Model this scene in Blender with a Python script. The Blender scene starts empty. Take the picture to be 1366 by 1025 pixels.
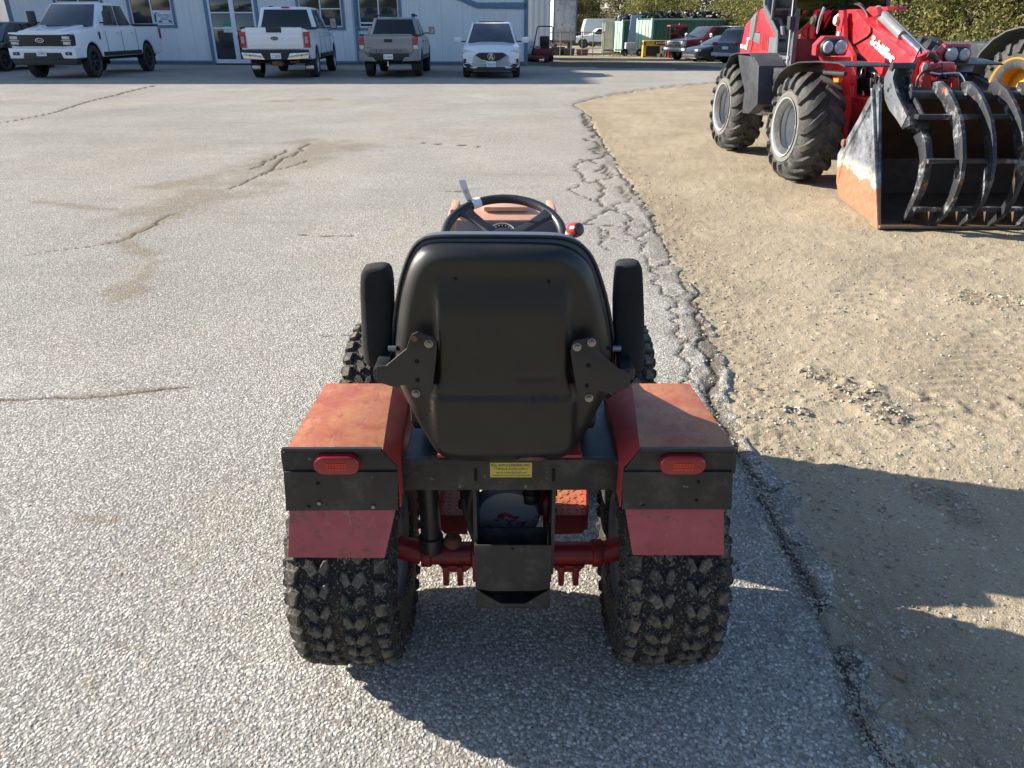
import bpy, bmesh, math, random
import numpy as np
from mathutils import Vector, Matrix, Euler

# ------------------------------------------------------------------ camera, sky, sun, exposure
sc = bpy.context.scene
COL = sc.collection
H = 1.5
FPX = 985.0
PITCH = math.atan(476.5 / FPX)
CP, SP = math.cos(PITCH), math.sin(PITCH)
cd = bpy.data.cameras.new('camera')
cam = bpy.data.objects.new('camera', cd)
COL.objects.link(cam)
sc.camera = cam
cam.location = (0, 0, H)
cam.rotation_euler = (math.pi / 2 - PITCH, 0, 0)
cd.sensor_fit = 'HORIZONTAL'
cd.sensor_width = 36.0
cd.lens = FPX / 1366 * 36.0
cd.clip_start = 0.05
cd.clip_end = 3000

SUN_EL = math.radians(25.0)
SUN_AZ = math.atan2(0.275, -0.961)            # direction towards the sun in the ground plane
to_sun = Vector((math.cos(SUN_AZ) * math.cos(SUN_EL), math.sin(SUN_AZ) * math.cos(SUN_EL), math.sin(SUN_EL)))
world = bpy.data.worlds.new('World')
sc.world = world
world.use_nodes = True
_t = world.node_tree
_s = _t.nodes.new('ShaderNodeTexSky')
_s.sky_type = 'NISHITA'
_s.sun_disc = False
_s.sun_elevation = SUN_EL
_s.sun_rotation = -(math.atan2(-to_sun.x, to_sun.y))
_s.altitude = 200
_s.dust_density = 0.7
_s.ozone_density = 2.2
_t.links.new(_s.outputs[0], _t.nodes['Background'].inputs[0])
_t.nodes['Background'].inputs[1].default_value = 0.085
sl = bpy.data.lights.new('sun', 'SUN')
sl.energy = 4.6
sl.angle = math.radians(0.53)
sl.color = (1.0, 0.925, 0.80)
so = bpy.data.objects.new('sun', sl)
COL.objects.link(so)
so.rotation_euler = (-to_sun).to_track_quat('-Z', 'Y').to_euler()
sc.view_settings.view_transform = 'Standard'
sc.view_settings.look = 'None'
sc.view_settings.exposure = 1.53
sc.view_settings.gamma = 1.0
sc.view_settings.use_curve_mapping = False
sc.render.engine = 'CYCLES'
sc.cycles.max_bounces = 6
sc.cycles.use_denoising = True

random.seed(7)
NPR = np.random.RandomState(5)

# ------------------------------------------------------------------ measuring helpers (photo ray meets a real plane)
def ray(px, py):
    a, b = (px - 683.0) / FPX, -(py - 512.5) / FPX
    return Vector((a, CP + b * SP, -SP + b * CP))

def PY(px, py, Y):
    d = ray(px, py); t = Y / d.y
    return Vector((d.x * t, Y, H + d.z * t))

def PZ(px, py, z=0.0):
    d = ray(px, py); t = (z - H) / d.z
    return Vector((d.x * t, d.y * t, z))

def PN(px, py, p, n):
    d = ray(px, py); p = Vector(p); n = Vector(n)
    t = (p - Vector((0, 0, H))).dot(n) / d.dot(n)
    return Vector((0, 0, H)) + d * t

# ------------------------------------------------------------------ materials
MATS = {}
class NT:
    def __init__(s, name):
        s.m = bpy.data.materials.new(name); s.m.use_nodes = True
        s.t = s.m.node_tree; s.n = s.t.nodes; s.p = s.n['Principled BSDF']
        s.tc = s.n.new('ShaderNodeTexCoord').outputs['Object']
    def link(s, a, b): s.t.links.new(a, b)
    def val(s, sock, v):
        if hasattr(v, 'is_output') or isinstance(v, bpy.types.NodeSocket): s.link(v, sock)
        else: sock.default_value = v
    def noise(s, scale, detail=4, rough=.6, vec=None, dist=0):
        n = s.n.new('ShaderNodeTexNoise'); n.inputs['Scale'].default_value = scale
        n.inputs['Detail'].default_value = detail; n.inputs['Roughness'].default_value = rough
        n.inputs['Distortion'].default_value = dist
        s.link(vec or s.tc, n.inputs['Vector']); return n.outputs['Fac']
    def vor(s, scale, feat='F1', vec=None, out='Distance', rand=1):
        n = s.n.new('ShaderNodeTexVoronoi'); n.inputs['Scale'].default_value = scale; n.feature = feat
        if 'Randomness' in n.inputs: n.inputs['Randomness'].default_value = rand
        s.link(vec or s.tc, n.inputs['Vector']); return n.outputs[out]
    def ramp(s, f, a, b, lo=0., hi=1.):
        n = s.n.new('ShaderNodeMapRange'); n.inputs[1].default_value = a; n.inputs[2].default_value = b
        n.inputs[3].default_value = lo; n.inputs[4].default_value = hi
        s.link(f, n.inputs[0]); return n.outputs[0]
    def mix(s, f, a, b, mode='MIX'):
        n = s.n.new('ShaderNodeMix'); n.data_type = 'RGBA'; n.blend_type = mode
        s.val(n.inputs[0], f)
        for sock, v in ((n.inputs[6], a), (n.inputs[7], b)):
            if isinstance(v, tuple): sock.default_value = (v + (1,))[:4]
            else: s.link(v, sock)
        return n.outputs[2]
    def math(s, op, a, b=0.):
        n = s.n.new('ShaderNodeMath'); n.operation = op
        s.val(n.inputs[0], a); s.val(n.inputs[1], b); return n.outputs[0]
    def attr(s, name):
        n = s.n.new('ShaderNodeAttribute'); n.attribute_name = name; return n.outputs['Fac']
    def scale(s, sx, sy, sz, vec=None):
        n = s.n.new('ShaderNodeMapping'); n.inputs['Scale'].default_value = (sx, sy, sz)
        s.link(vec or s.tc, n.inputs[0]); return n.outputs[0]
    def bump(s, h, strength, dist, prev=None):
        n = s.n.new('ShaderNodeBump'); n.inputs['Strength'].default_value = strength
        n.inputs['Distance'].default_value = dist; s.link(h, n.inputs['Height'])
        if prev: s.link(prev, n.inputs['Normal'])
        return n.outputs[0]
    def out(s, col=None, rough=None, normal=None, metal=None, **kw):
        if col is not None:
            if isinstance(col, tuple): s.p.inputs['Base Color'].default_value = (col + (1,))[:4]
            else: s.link(col, s.p.inputs['Base Color'])
        if rough is not None: s.val(s.p.inputs['Roughness'], rough)
        if metal is not None: s.val(s.p.inputs['Metallic'], metal)
        if normal is not None: s.link(normal, s.p.inputs['Normal'])
        for k, v in kw.items(): s.val(s.p.inputs[k], v)
        return s.m

def mat(name, col, rough=.5, metal=0., var=.12, vs=7., dirt=None, damt=.5, ds=4., dth=.5, coat=0., bump=0., bs=150., spec=None, speck=None, spth=.7, sps=60., rv=1., **kw):
    if name in MATS: return MATS[name]
    s = NT(name)
    lo = tuple(c * (1 - var) for c in col); hi = tuple(min(1, c * (1 + var)) for c in col)
    c = s.mix(s.ramp(s.noise(vs, 5), .3, .7), lo, hi)
    r = s.ramp(s.noise(vs * 2.3, 3), .3, .7, max(.02, rough - .07 * rv), min(1, rough + .09 * rv))
    if dirt:
        f = s.ramp(s.noise(ds, 8, .68), dth - .05, dth + .2, 0, damt)
        c = s.mix(f, c, dirt)
    if speck:
        f = s.ramp(s.noise(sps, 3, .6), spth, spth + .06, 0, .75)
        c = s.mix(f, c, speck)
    nrm = None
    if bump: nrm = s.bump(s.noise(bs, 3), min(1, bump), .002)
    if coat: kw['Coat Weight'] = coat; kw['Coat Roughness'] = .05
    if spec is not None: kw['Specular IOR Level'] = spec
    MATS[name] = s.out(c, r, nrm, metal, **kw)
    return MATS[name]

# ------------------------------------------------------------------ mesh builder and object bookkeeping
XF = [Matrix()]
class MB:
    def __init__(s): s.v = []; s.f = []
    def add(s, vs, fs):
        b = len(s.v); s.v += [Vector(v) for v in vs]; s.f += [tuple(b + i for i in f) for f in fs]; return s
    def box(s, c, size, rot=None):
        x, y, z = (k / 2 for k in size); c = Vector(c)
        vs = [Vector((i * x, j * y, k * z)) for i in (-1, 1) for j in (-1, 1) for k in (-1, 1)]
        if rot is not None:
            R = Euler(rot).to_matrix() if not isinstance(rot, Matrix) else rot
            vs = [R @ v for v in vs]
        return s.add([v + c for v in vs], [(0, 1, 3, 2), (4, 6, 7, 5), (0, 4, 5, 1), (2, 3, 7, 6), (0, 2, 6, 4), (1, 5, 7, 3)])
    def bb(s, x0, x1, y0, y1, z0, z1):
        return s.box(((x0 + x1) / 2, (y0 + y1) / 2, (z0 + z1) / 2), (abs(x1 - x0), abs(y1 - y0), abs(z1 - z0)))
    def plate(s, pts, off):
        """polygon (3-D points) thickened by vector off (front face at pts)"""
        n = len(pts); off = Vector(off)
        a = [Vector(p) for p in pts]; b = [p + off for p in a]
        return s.add(a + b, [tuple(range(n)), tuple(range(2 * n - 1, n - 1, -1))] + [(i, i + n, (i + 1) % n + n, (i + 1) % n) for i in range(n)])
    def loft(s, rings, cap=True, closed=False):
        n = len(rings[0]); vs = [p for r in rings for p in r]; m = len(rings); fs = []
        for i in range(m if closed else m - 1):
            for j in range(n):
                a, b = i * n + j, i * n + (j + 1) % n
                c, d = ((i + 1) % m) * n + (j + 1) % n, ((i + 1) % m) * n + j
                fs.append((a, b, c, d))
        if cap and not closed: fs += [tuple(range(n - 1, -1, -1)), tuple(range((m - 1) * n, m * n))]
        return s.add(vs, fs)
    def tube(s, pts, r, n=10, closed=False, cap=True):
        pts = [Vector(p) for p in pts]; m = len(pts); rings = []; up = None
        for i, p in enumerate(pts):
            if closed: d = pts[(i + 1) % m] - pts[i - 1]
            else: d = pts[min(i + 1, m - 1)] - pts[max(i - 1, 0)]
            d.normalize()
            if up is None: up = d.orthogonal().normalized()
            u = (up - d * up.dot(d)).normalized(); up = u; w = d.cross(u)
            rr = r[i] if isinstance(r, (list, tuple)) else r
            rings.append([p + (u * math.cos(k * 2 * math.pi / n) + w * math.sin(k * 2 * math.pi / n)) * rr for k in range(n)])
        return s.loft(rings, cap, closed)
    def cyl(s, a, b, r, n=16, r2=None):
        return s.tube([a, b], [r, r if r2 is None else r2], n)
    def lathe(s, prof, c=(0, 0, 0), axis='x', n=32, cap=False):
        """prof: (offset along axis, radius)"""
        rings = []; c = Vector(c)
        for o, r in prof:
            ring = []
            for k in range(n):
                t = 2 * math.pi * k / n; a, b = r * math.cos(t), r * math.sin(t)
                ring.append(c + Vector({'x': (o, a, b), 'y': (b, o, a), 'z': (a, b, o)}[axis]))
            rings.append(ring)
        return s.loft(rings, cap)
    def mirror(s):
        k = len(s.v); s.v += [Vector((-v.x, v.y, v.z)) for v in s.v[:k]]
        s.f += [tuple(i + k for i in reversed(f)) for f in s.f[:]]; return s
    def build(s, name, m, parent=None, bevel=0., seg=2, ang=35., recalc=True, kind=None, label=None, sub=0):
        me = bpy.data.meshes.new(name)
        X = XF[-1]
        me.from_pydata([tuple(X @ v) for v in s.v], [], s.f)
        bm = bmesh.new(); bm.from_mesh(me)
        if recalc: bmesh.ops.recalc_face_normals(bm, faces=bm.faces)
        if bevel > 0:
            es = [e for e in bm.edges if len(e.link_faces) == 2 and e.calc_face_angle(0) > math.radians(28)]
            if es: bmesh.ops.bevel(bm, geom=es, offset=bevel, segments=seg, profile=.6, affect='EDGES', clamp_overlap=True)
        if sub:
            bmesh.ops.subdivide_edges(bm, edges=bm.edges, cuts=sub, use_grid_fill=True)
        th = math.radians(ang)
        for f in bm.faces: f.smooth = True
        for e in bm.edges:
            if len(e.link_faces) == 2 and e.calc_face_angle(0) > th: e.smooth = False
        bm.to_mesh(me); bm.free()
        return link(name, me, m, parent, kind, label)

def link(name, me, m, parent=None, kind=None, label=None):
    if m and not me.materials: me.materials.append(m)
    o = bpy.data.objects.new(name, me); COL.objects.link(o)
    if parent is not None: o.parent = parent
    if kind: o['kind'] = kind
    if label: o['label'] = label
    return o

def thing(name, label, cat, loc=(0, 0, 0), rz=0., group=None, world=False):
    """an Empty at the thing's base; its parts are then modelled in its own frame, or in world metres when world=True"""
    o = bpy.data.objects.new(name, None); COL.objects.link(o)
    o.empty_display_size = .1
    o.location = loc; o.rotation_euler = (0, 0, rz)
    tag(o, label, cat, group)
    XF[-1] = (Matrix.Translation(loc) @ Matrix.Rotation(rz, 4, 'Z')).inverted() if world else Matrix()
    return o

def tag(o, label, cat, group=None, kind=None):
    o['label'] = label; o['category'] = cat
    if group: o['group'] = group
    if kind: o['kind'] = kind
    return o

def dup(o, loc, rz=0., scl=None, label=None):
    def rec(a, par):
        c = a.copy(); COL.objects.link(c)
        if par is not None: c.parent = par
        for ch in list(a.children): rec(ch, c)
        return c
    c = rec(o, None); c.location = loc; c.rotation_euler = (0, 0, rz)
    if scl: c.scale = scl
    if label: c['label'] = label
    return c

def text_mb(s, origin, xdir, zdir, height, depth=.002, width=None, shear=0., bold=0.):
    """flat printed lettering as real thin geometry; origin = lower left corner"""
    cu = bpy.data.curves.new('lettering', 'FONT'); cu.body = s; cu.size = 1.0
    cu.shear = shear; cu.offset = bold; cu.resolution_u = 2
    o = bpy.data.objects.new('lettering', cu); COL.objects.link(o)
    dg = bpy.context.evaluated_depsgraph_get()
    me = bpy.data.meshes.new_from_object(o.evaluated_get(dg))
    bpy.data.objects.remove(o)
    co = np.array([tuple(v.co) for v in me.vertices])
    mn, mx = co.min(0), co.max(0)
    sc_ = height / (mx[1] - mn[1]); sx = sc_ if width is None else width / (mx[0] - mn[0])
    xd, zd, og = Vector(xdir).normalized(), Vector(zdir).normalized(), Vector(origin)
    nrm = xd.cross(zd).normalized()
    mb = MB()
    vs = [og + xd * float((c[0] - mn[0]) * sx) + zd * float((c[1] - mn[1]) * sc_) + nrm * depth for c in co]
    mb.add(vs, [tuple(p.vertices) for p in me.polygons])
    return mb

# ------------------------------------------------------------------ numpy noise
_TAB = np.random.RandomState(3).rand(65536)
def vnoise(x, y, seed=0):
    xi = np.floor(x).astype(np.int64); yi = np.floor(y).astype(np.int64)
    fx = x - xi; fy = y - yi
    fx = fx * fx * (3 - 2 * fx); fy = fy * fy * (3 - 2 * fy)
    def h(a, b): return _TAB[((a * 7919 + b * 104729 + seed * 1299709) ^ (a * b * 31 + (b >> 3))) & 65535]
    return (h(xi, yi) * (1 - fx) + h(xi + 1, yi) * fx) * (1 - fy) + (h(xi, yi + 1) * (1 - fx) + h(xi + 1, yi + 1) * fx) * fy
def fbm(x, y, f, o=4, seed=0, g=.5):
    r = 0; a = 1; t = 0
    for i in range(o):
        r = r + a * vnoise(x * f, y * f, seed + i); t += a; a *= g; f *= 2.03
    return r / t - .5
def sstep(a, b, x):
    t = np.clip((x - a) / (b - a), 0, 1); return t * t * (3 - 2 * t)
def seg_dist(X, Y, pts, reach):
    """distance of grid points to a polyline, worked out only within reach"""
    D = np.full(X.shape, reach * 1.0)
    for (ax, ay), (bx, by) in zip(pts[:-1], pts[1:]):
        lo_x, hi_x = min(ax, bx) - reach, max(ax, bx) + reach
        lo_y, hi_y = min(ay, by) - reach, max(ay, by) + reach
        r0, r1 = np.searchsorted(Y[:, 0], [lo_y, hi_y])
        if r0 >= r1: continue
        sx, sy = X[r0:r1], Y[r0:r1]
        m = (sx > lo_x) & (sx < hi_x)
        if not m.any(): continue
        px, py = sx[m], sy[m]; dx, dy = bx - ax, by - ay
        t = np.clip(((px - ax) * dx + (py - ay) * dy) / max(1e-9, dx * dx + dy * dy), 0, 1)
        d = np.hypot(px - ax - t * dx, py - ay - t * dy)
        sub = D[r0:r1]; sub[m] = np.minimum(sub[m], d)
    return D
def jag(pts, amp, it=3, rnd=random.Random(11)):
    pts = [tuple(p) for p in pts]
    for k in range(it):
        q = [pts[0]]
        for a, b in zip(pts[:-1], pts[1:]):
            L = math.hypot(b[0] - a[0], b[1] - a[1]); nx, ny = -(b[1] - a[1]) / (L + 1e-9), (b[0] - a[0]) / (L + 1e-9)
            o = rnd.uniform(-1, 1) * L * amp
            q += [((a[0] + b[0]) / 2 + nx * o, (a[1] + b[1]) / 2 + ny * o), b]
        pts = q
    return pts
def gnd(pp): return [tuple(PZ(x, y)[:2]) for x, y in pp]
def terrain(X, Y):
    return -0.4 * sstep(32., 52., Y) * sstep(-1., 3., X)

# ================================================================== THE GROUND
EDGE = gnd([(1290, 1120), (1227, 1015), (1186, 944), (1165, 885), (1132, 845), (1103, 766), (1072, 697), (1056, 655), (1022, 610), (992, 556),
            (970, 495), (950, 440), (926, 388), (903, 345), (884, 310), (864, 276), (840, 240), (815, 205), (800, 178), (786, 152), (764, 139),
            (800, 130), (850, 121), (900, 115), (960, 110), (1060, 106)])
TOP = [tuple(PZ(960, 93)[:2]), tuple(PZ(860, 90)[:2]), tuple(PZ(760, 89)[:2])]
pe = EDGE[-1]
POLY = [(-80, -3), (EDGE[0][0] + .15, -3)] + EDGE + [(32, pe[1] - 1), (32, TOP[0][1] - .5)] + TOP + [(.7, 36.0), (.7, 60), (-80, 60)]

nu, rows = 830, [0.55]
while rows[-1] < 62: rows.append(rows[-1] + max(.0095, .0011 * rows[-1] ** 2))
Yr = np.array(rows)
U = np.linspace(-1.3, 1.3, nu)
GY = np.repeat(Yr[:, None], nu, 1)
GX = U[None, :] * (.8 * GY + 1.25)
warp = .05
def in_poly(X, Y, poly):
    r = np.zeros(X.shape, bool); n = len(poly)
    for i in range(n):
        (ax, ay), (bx, by) = poly[i], poly[(i + 1) % n]
        if ay == by: continue
        c = ((ay > Y) != (by > Y)) & (X < (bx - ax) * (Y - ay) / (by - ay) + ax)
        r ^= c
    return r
wx = fbm(GX, GY, 5, 4, 21, .62) * .17; wy = fbm(GX, GY, 5, 4, 31, .62) * .17
inside = in_poly(GX + wx, GY + wy, POLY)
ring = POLY + [POLY[0]]
SD = np.full(GX.shape, 1.2)
for a, b in zip(ring[:-1], ring[1:]):
    dx, dy = b[0] - a[0], b[1] - a[1]
    px, py = GX + wx - a[0], GY + wy - a[1]
    t = np.clip((px * dx + py * dy) / (dx * dx + dy * dy + 1e-9), 0, 1)
    SD = np.minimum(SD, np.hypot(px - t * dx, py - t * dy))
SD = np.where(inside, SD, -SD)

crack_px = [   # (photo polyline on the ground, width m, jaggedness)
    ([(1198, 1025), (1169, 994), (1149, 957), (1145, 932), (1128, 890), (1111, 840), (1087, 799), (1066, 757), (1044, 716), (1030, 684), (1015, 653), (998, 628), (984, 600), (973, 572), (952, 540), (947, 516), (954, 495), (952, 477), (940, 440), (925, 405), (914, 367), (898, 346), (880, 312), (869, 293), (856, 275), (845, 256), (830, 230), (812, 205), (798, 180), (783, 160)], .017, .16),
    ([(882, 391), (905, 400), (900, 430), (922, 454), (907, 467), (912, 479), (922, 488), (915, 502), (930, 512), (952, 530)], .011, .22),
    ([(861, 341), (868, 362), (872, 375), (882, 391)], .009, .25),
    ([(781, 151), (783, 164), (795, 180), (798, 193), (808, 220), (816, 235), (803, 246), (802, 256), (795, 268), (806, 283)], .018, .22),
    ([(806, 283), (795, 290), (782, 299), (760, 301)], .010, .2), ([(806, 283), (830, 279)], .008, .2),
    ([(831, 254), (834, 262), (827, 270), (840, 288), (841, 301), (849, 317), (847, 338)], .010, .25),
    ([(861, 299), (857, 312), (849, 317)], .008, .25), ([(782, 299), (845, 306)], .006, .12), ([(797, 303), (806, 316), (846, 322)], .006, .15),
    ([(803, 306), (808, 320), (800, 326), (812, 334)], .005, .3), ([(770, 214), (783, 212), (768, 226), (775, 234), (803, 246)], .012, .2),
    ([(771, 247), (764, 256), (790, 268), (795, 268)], .009, .2), ([(806, 220), (825, 234), (831, 254)], .009, .2),
    ([(306, 252), (329, 241), (366, 223), (395, 205), (417, 191)], .016, .12), ([(335, 225), (352, 215), (380, 200)], .012, .15), ([(355, 232), (385, 222), (410, 214)], .012, .2),
    ([(234, 285), (215, 293), (194, 307), (178, 314), (157, 323)], .012, .15), ([(157, 323), (120, 329), (73, 334), (30, 341)], .006, .08),
    ([(0, 535), (60, 532), (130, 530), (190, 524), (255, 517)], .007, .08),
    ([(0, 164), (77, 149), (146, 129), (205, 115)], .004, .03), ([(400, 313), (470, 315)], .004, .06), ([(425, 449), (478, 447)], .003, .06), ([(566, 254), (620, 255)], .004, .06),
    ([(925, 640), (940, 700), (985, 760)], .001, .1),
    ([(955, 560), (935, 540), (915, 502)], .007, .25), ([(973, 572), (1000, 580), (1015, 600)], .010, .25), ([(1015, 653), (1040, 650), (1056, 640)], .009, .25),
    ([(952, 477), (965, 470), (968, 450)], .009, .25), ([(1044, 716), (1070, 722)], .010, .25), ([(1087, 799), (1110, 800)], .010, .25), ([(1128, 890), (1150, 880)], .009, .25),
    ([(898, 346), (885, 352), (868, 362)], .006, .25), ([(922, 454), (940, 440)], .007, .25),
    ([(560, 190), (640, 196)], .006, .08)]
CR = np.zeros(GX.shape)
for pl, w, a in crack_px:
    pts = jag(gnd(pl), a, 4)
    w *= (.5 if w >= .017 else .36)
    reach = .0004 * max(q[1] for q in pts) ** 2 + w * 2.2 + .003 * max(1, .35 * (max(q[1] for q in pts) + 1)) + .004
    d = seg_dist(GX, GY, pts, reach)
    wv = w * (.55 + .9 * vnoise(GX * 14, GY * 14, 5))
    CR = np.maximum(CR, np.where(d < reach * .999, np.clip(1.25 - d / (wv + .0018 * np.maximum(GY * .35, 1) + .00013 * GY ** 2), 0, 1), 0))
# brown silt stains with their own outline
ST = np.zeros(GX.shape)
stain_px = [([(228, 272), (262, 258), (306, 245), (350, 222), (395, 205), (440, 195)], .62), ([(215, 250), (270, 238), (310, 230)], .3), ([(51, 270), (90, 274), (135, 279), (190, 281), (240, 282)], .085),
            ([(161, 323), (198, 338), (205, 352), (160, 400)], .14), ([(235, 285), (200, 303), (160, 322)], .12), ([(0, 535), (130, 529), (255, 517)], .03), ([(380, 135), (430, 133)], .4), ([(395, 190), (455, 200)], .45),
            ([(100, 690), (150, 694)], .03), ([(120, 905), (125, 930)], .025), ([(170, 860), (200, 880)], .03)]
for pl, w in stain_px:
    d = seg_dist(GX, GY, gnd(pl), w * 2.2)
    d = d + w * 2.4 * fbm(GX, GY, 1.6 / max(.3, w ** .5), 6, 9, .6)
    ST = np.maximum(ST, 1 - sstep(w * .1, w * 1.15, d))
ST = ST * (.7 + .6 * (fbm(GX, GY, 9, 4, 2) + .5) * .8)
frag = 1 - sstep(.0, .34, SD)                        # the broken strip along the yard side
broken = frag * sstep(.43, .56, fbm(GX, GY, 9, 4, 77, .6) + .5)
ASD = np.clip(ST, 0, 1)
md = seg_dist(GX, GY, jag(gnd(crack_px[0][0]), .05, 3), .09)
erode = 1 - sstep(.010, .056, md + .05 * fbm(GX, GY, 22, 4, 66, .6) + .03 * (vnoise(GX * 4, GY * 4, 3) - .4))
AFR = np.clip(np.maximum(broken, erode), 0, 1)

T = terrain(GX, GY)
ZA = T + fbm(GX, GY, 2.2, 3, 4) * .010 + fbm(GX, GY, 60, 2, 14) * .0035 * (GY < 8) - CR * .010 - AFR * .009
ZA = ZA - .05 * sstep(.03, -.05, SD)
# yard surface: soft humps, wheel marks, ridges pressed by lugs
ZD = T - .011 + fbm(GX, GY, .9, 4, 40) * .035 + fbm(GX, GY, 7, 4, 44, .55) * .011 + np.maximum(0, fbm(GX, GY, 16, 4, 144, .6) - .14) * .04 + fbm(GX, GY, 45, 3, 47, .6) * .0085 * (GY < 14)
ZD -= fbm(np.array([0.0]), np.array([0.0]), .9, 1, 40)[0] * 0
for pl, w, k, am, sl_ in (([(1400, 420), (1330, 470), (1290, 520), (1270, 560)], .16, 85, .005, .8), ([(1440, 500), (1330, 548), (1180, 512), (1090, 500)], .05, 55, .010, 0.1),
                         ([(1400, 350), (1300, 330), (1215, 350), (1130, 420)], .17, 60, .007, .8), ([(1230, 560), (1080, 590), (1040, 600)], .12, 80, .004, .5)):
    g = gnd(pl); d = seg_dist(GX, GY, jag(g, .03, 2), w * 2)
    m = 1 - sstep(w * .8, w * 1.3, d)
    wav = np.clip(np.sin((GX * (1 - sl_) + GY * sl_ + .4 * d) * k), -.3, 1)
    ZD += m * (wav * am * (.35 + .9 * (fbm(GX, GY, 6, 2, 3) + .5)) - .006)
RUB = np.zeros(GX.shape)
for pl, w in (([(1090, 500), (1125, 512), (1165, 535), (1180, 545)], .13), ([(1290, 395), (1366, 400)], .2), ([(1040, 545), (1070, 548)], .05), ([(1250, 660), (1300, 690)], .12)):
    d = seg_dist(GX, GY, gnd(pl), w * 2) + w * fbm(GX, GY, 9, 3, 8)
    RUB = np.maximum(RUB, 1 - sstep(w * .4, w * 1.1, d))
ZD += RUB * (.006 + .04 * np.abs(fbm(GX, GY, 26, 3, 88, .6)))
near_e = sstep(-.5, -.02, SD)
ZD += near_e * (fbm(GX, GY, 30, 3, 90, .6) * .016)
ZD -= .035 * sstep(.02, .1, SD)
# a ridge of grader marks further out
ZD += .018 * (fbm(GX * .25, GY * 1.4, 1.2, 3, 63)) * sstep(6, 12, GY)

def grid_obj(name, keep, Z, attrs, m):
    nr, nc = GX.shape
    fk = keep[:-1, :-1] | keep[1:, :-1] | keep[:-1, 1:] | keep[1:, 1:]
    idx = np.arange(nr * nc).reshape(nr, nc)
    q = np.stack([idx[:-1, :-1], idx[:-1, 1:], idx[1:, 1:], idx[1:, :-1]], -1)[fk]
    used = np.zeros(nr * nc, bool); used[q.ravel()] = True
    new = np.cumsum(used) - 1
    co = np.stack([GX.ravel()[used], GY.ravel()[used], Z.ravel()[used]], -1).astype(np.float32)
    q = new[q].astype(np.int32)
    me = bpy.data.meshes.new(name)
    me.vertices.add(len(co)); me.vertices.foreach_set('co', co.ravel())
    me.loops.add(q.size); me.loops.foreach_set('vertex_index', q.ravel())
    me.polygons.add(len(q)); me.polygons.foreach_set('loop_start', np.arange(0, q.size, 4, dtype=np.int32))
    me.polygons.foreach_set('use_smooth', np.ones(len(q), bool))
    for k, A in attrs.items():
        at = me.attributes.new(k, 'FLOAT', 'POINT'); at.data.foreach_set('value', A.ravel()[used].astype(np.float32))
    me.update(calc_edges=True)
    return link(name, me, m, kind='structure')

# --- exposed-aggregate asphalt
s = NT('weathered_asphalt')
pos = s.tc
wob = s.n.new('ShaderNodeVectorMath'); wob.operation = 'ADD'
nz = s.n.new('ShaderNodeTexNoise'); nz.inputs['Scale'].default_value = 70; s.link(pos, nz.inputs['Vector'])
scl = s.n.new('ShaderNodeVectorMath'); scl.operation = 'SCALE'; scl.inputs[3].default_value = .008; s.link(nz.outputs['Color'], scl.inputs[0])
s.link(pos, wob.inputs[0]); s.link(scl.outputs[0], wob.inputs[1]); wv = wob.outputs[0]
cell = s.vor(104, 'F1', wv, 'Color'); dist = s.vor(104, 'F1', wv)
sep = s.n.new('ShaderNodeSeparateColor'); s.link(cell, sep.inputs[0])
cell2 = s.vor(210, 'F1', wv, 'Color'); dist2 = s.vor(210, 'F1', wv)
sep2 = s.n.new('ShaderNodeSeparateColor'); s.link(cell2, sep2.inputs[0])
stone = s.mix(s.ramp(sep.outputs[0], .0, 1), (.25, .238, .212), (.54, .508, .452))
stone = s.mix(s.ramp(sep.outputs[1], .86, .9), stone, (.66, .63, .57))
stone = s.mix(s.ramp(sep.outputs[2], .93, .95, 0, .8), stone, (.16, .10, .07))
fine = s.mix(sep2.outputs[0], (.15, .145, .135), (.36, .34, .31))
isst = s.math('MULTIPLY', s.ramp(dist, .60, .45), s.ramp(sep2.outputs[1], .0, .35, .55, 1))
c = s.mix(isst, fine, stone)
big = s.ramp(s.noise(.55, 6, .62), .35, .65)
c = s.mix(big, c, s.mix(1, c, (.86, .855, .85), 'MULTIPLY'))
c = s.mix(s.ramp(s.noise(1.7, 6, .7, dist=.6), .56, .72, 0, .38), c, (.33, .285, .215))
c = s.mix(s.ramp(s.noise(.35, 5, .6, dist=.7), .48, .62, 0, .5), c, s.mix(1, c, (1.10, 1.05, .97), 'MULTIPLY'))
c = s.mix(s.ramp(s.noise(.23, 4, .6), .5, .7, 0, .5), c, s.mix(1, c, (.8, .8, .82), 'MULTIPLY'))
c = s.mix(s.math('MULTIPLY', s.attr('stain'), s.ramp(s.noise(25, 5, .7), .3, .7, .25, .78)), c, (.19, .145, .095))
c = s.mix(s.ramp(s.noise(7, 6, .7), .66, .74, 0, .5), c, (.10, .085, .07))
c = s.mix(s.ramp(s.noise(.9, 3, .5, vec=s.scale(.35, 2.2, 1), dist=1.5), .60, .70, 0, .28), c, (.20, .185, .16))
c = s.mix(s.ramp(s.vor(.9, 'F1', wv), .035, .0, 0, .7), c, (.07, .06, .05))
c = s.mix(s.ramp(s.noise(2.6, 7, .75), .68, .72, 0, .45), c, (.17, .14, .11))
c = s.mix(s.ramp(s.noise(.45, 5, .7), .30, .42, .22, 0), c, (.55, .53, .49))
c = s.mix(s.math('MULTIPLY', s.attr('rubble'), s.ramp(s.noise(60, 4, .7), .35, .65, .15, .85)), c, (.17, .14, .105))
c = s.mix(s.ramp(s.attr('crack'), .05, .8, 0, .85), c, (.07, .058, .042))
hh = s.math('ADD', s.math('MULTIPLY', s.ramp(dist, .0, .62, 1, 0), 1.), s.math('MULTIPLY', s.ramp(dist2, 0, .6, 1, 0), .42))
hh = s.math('ADD', hh, s.math('MULTIPLY', sep.outputs[0], .7))
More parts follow.
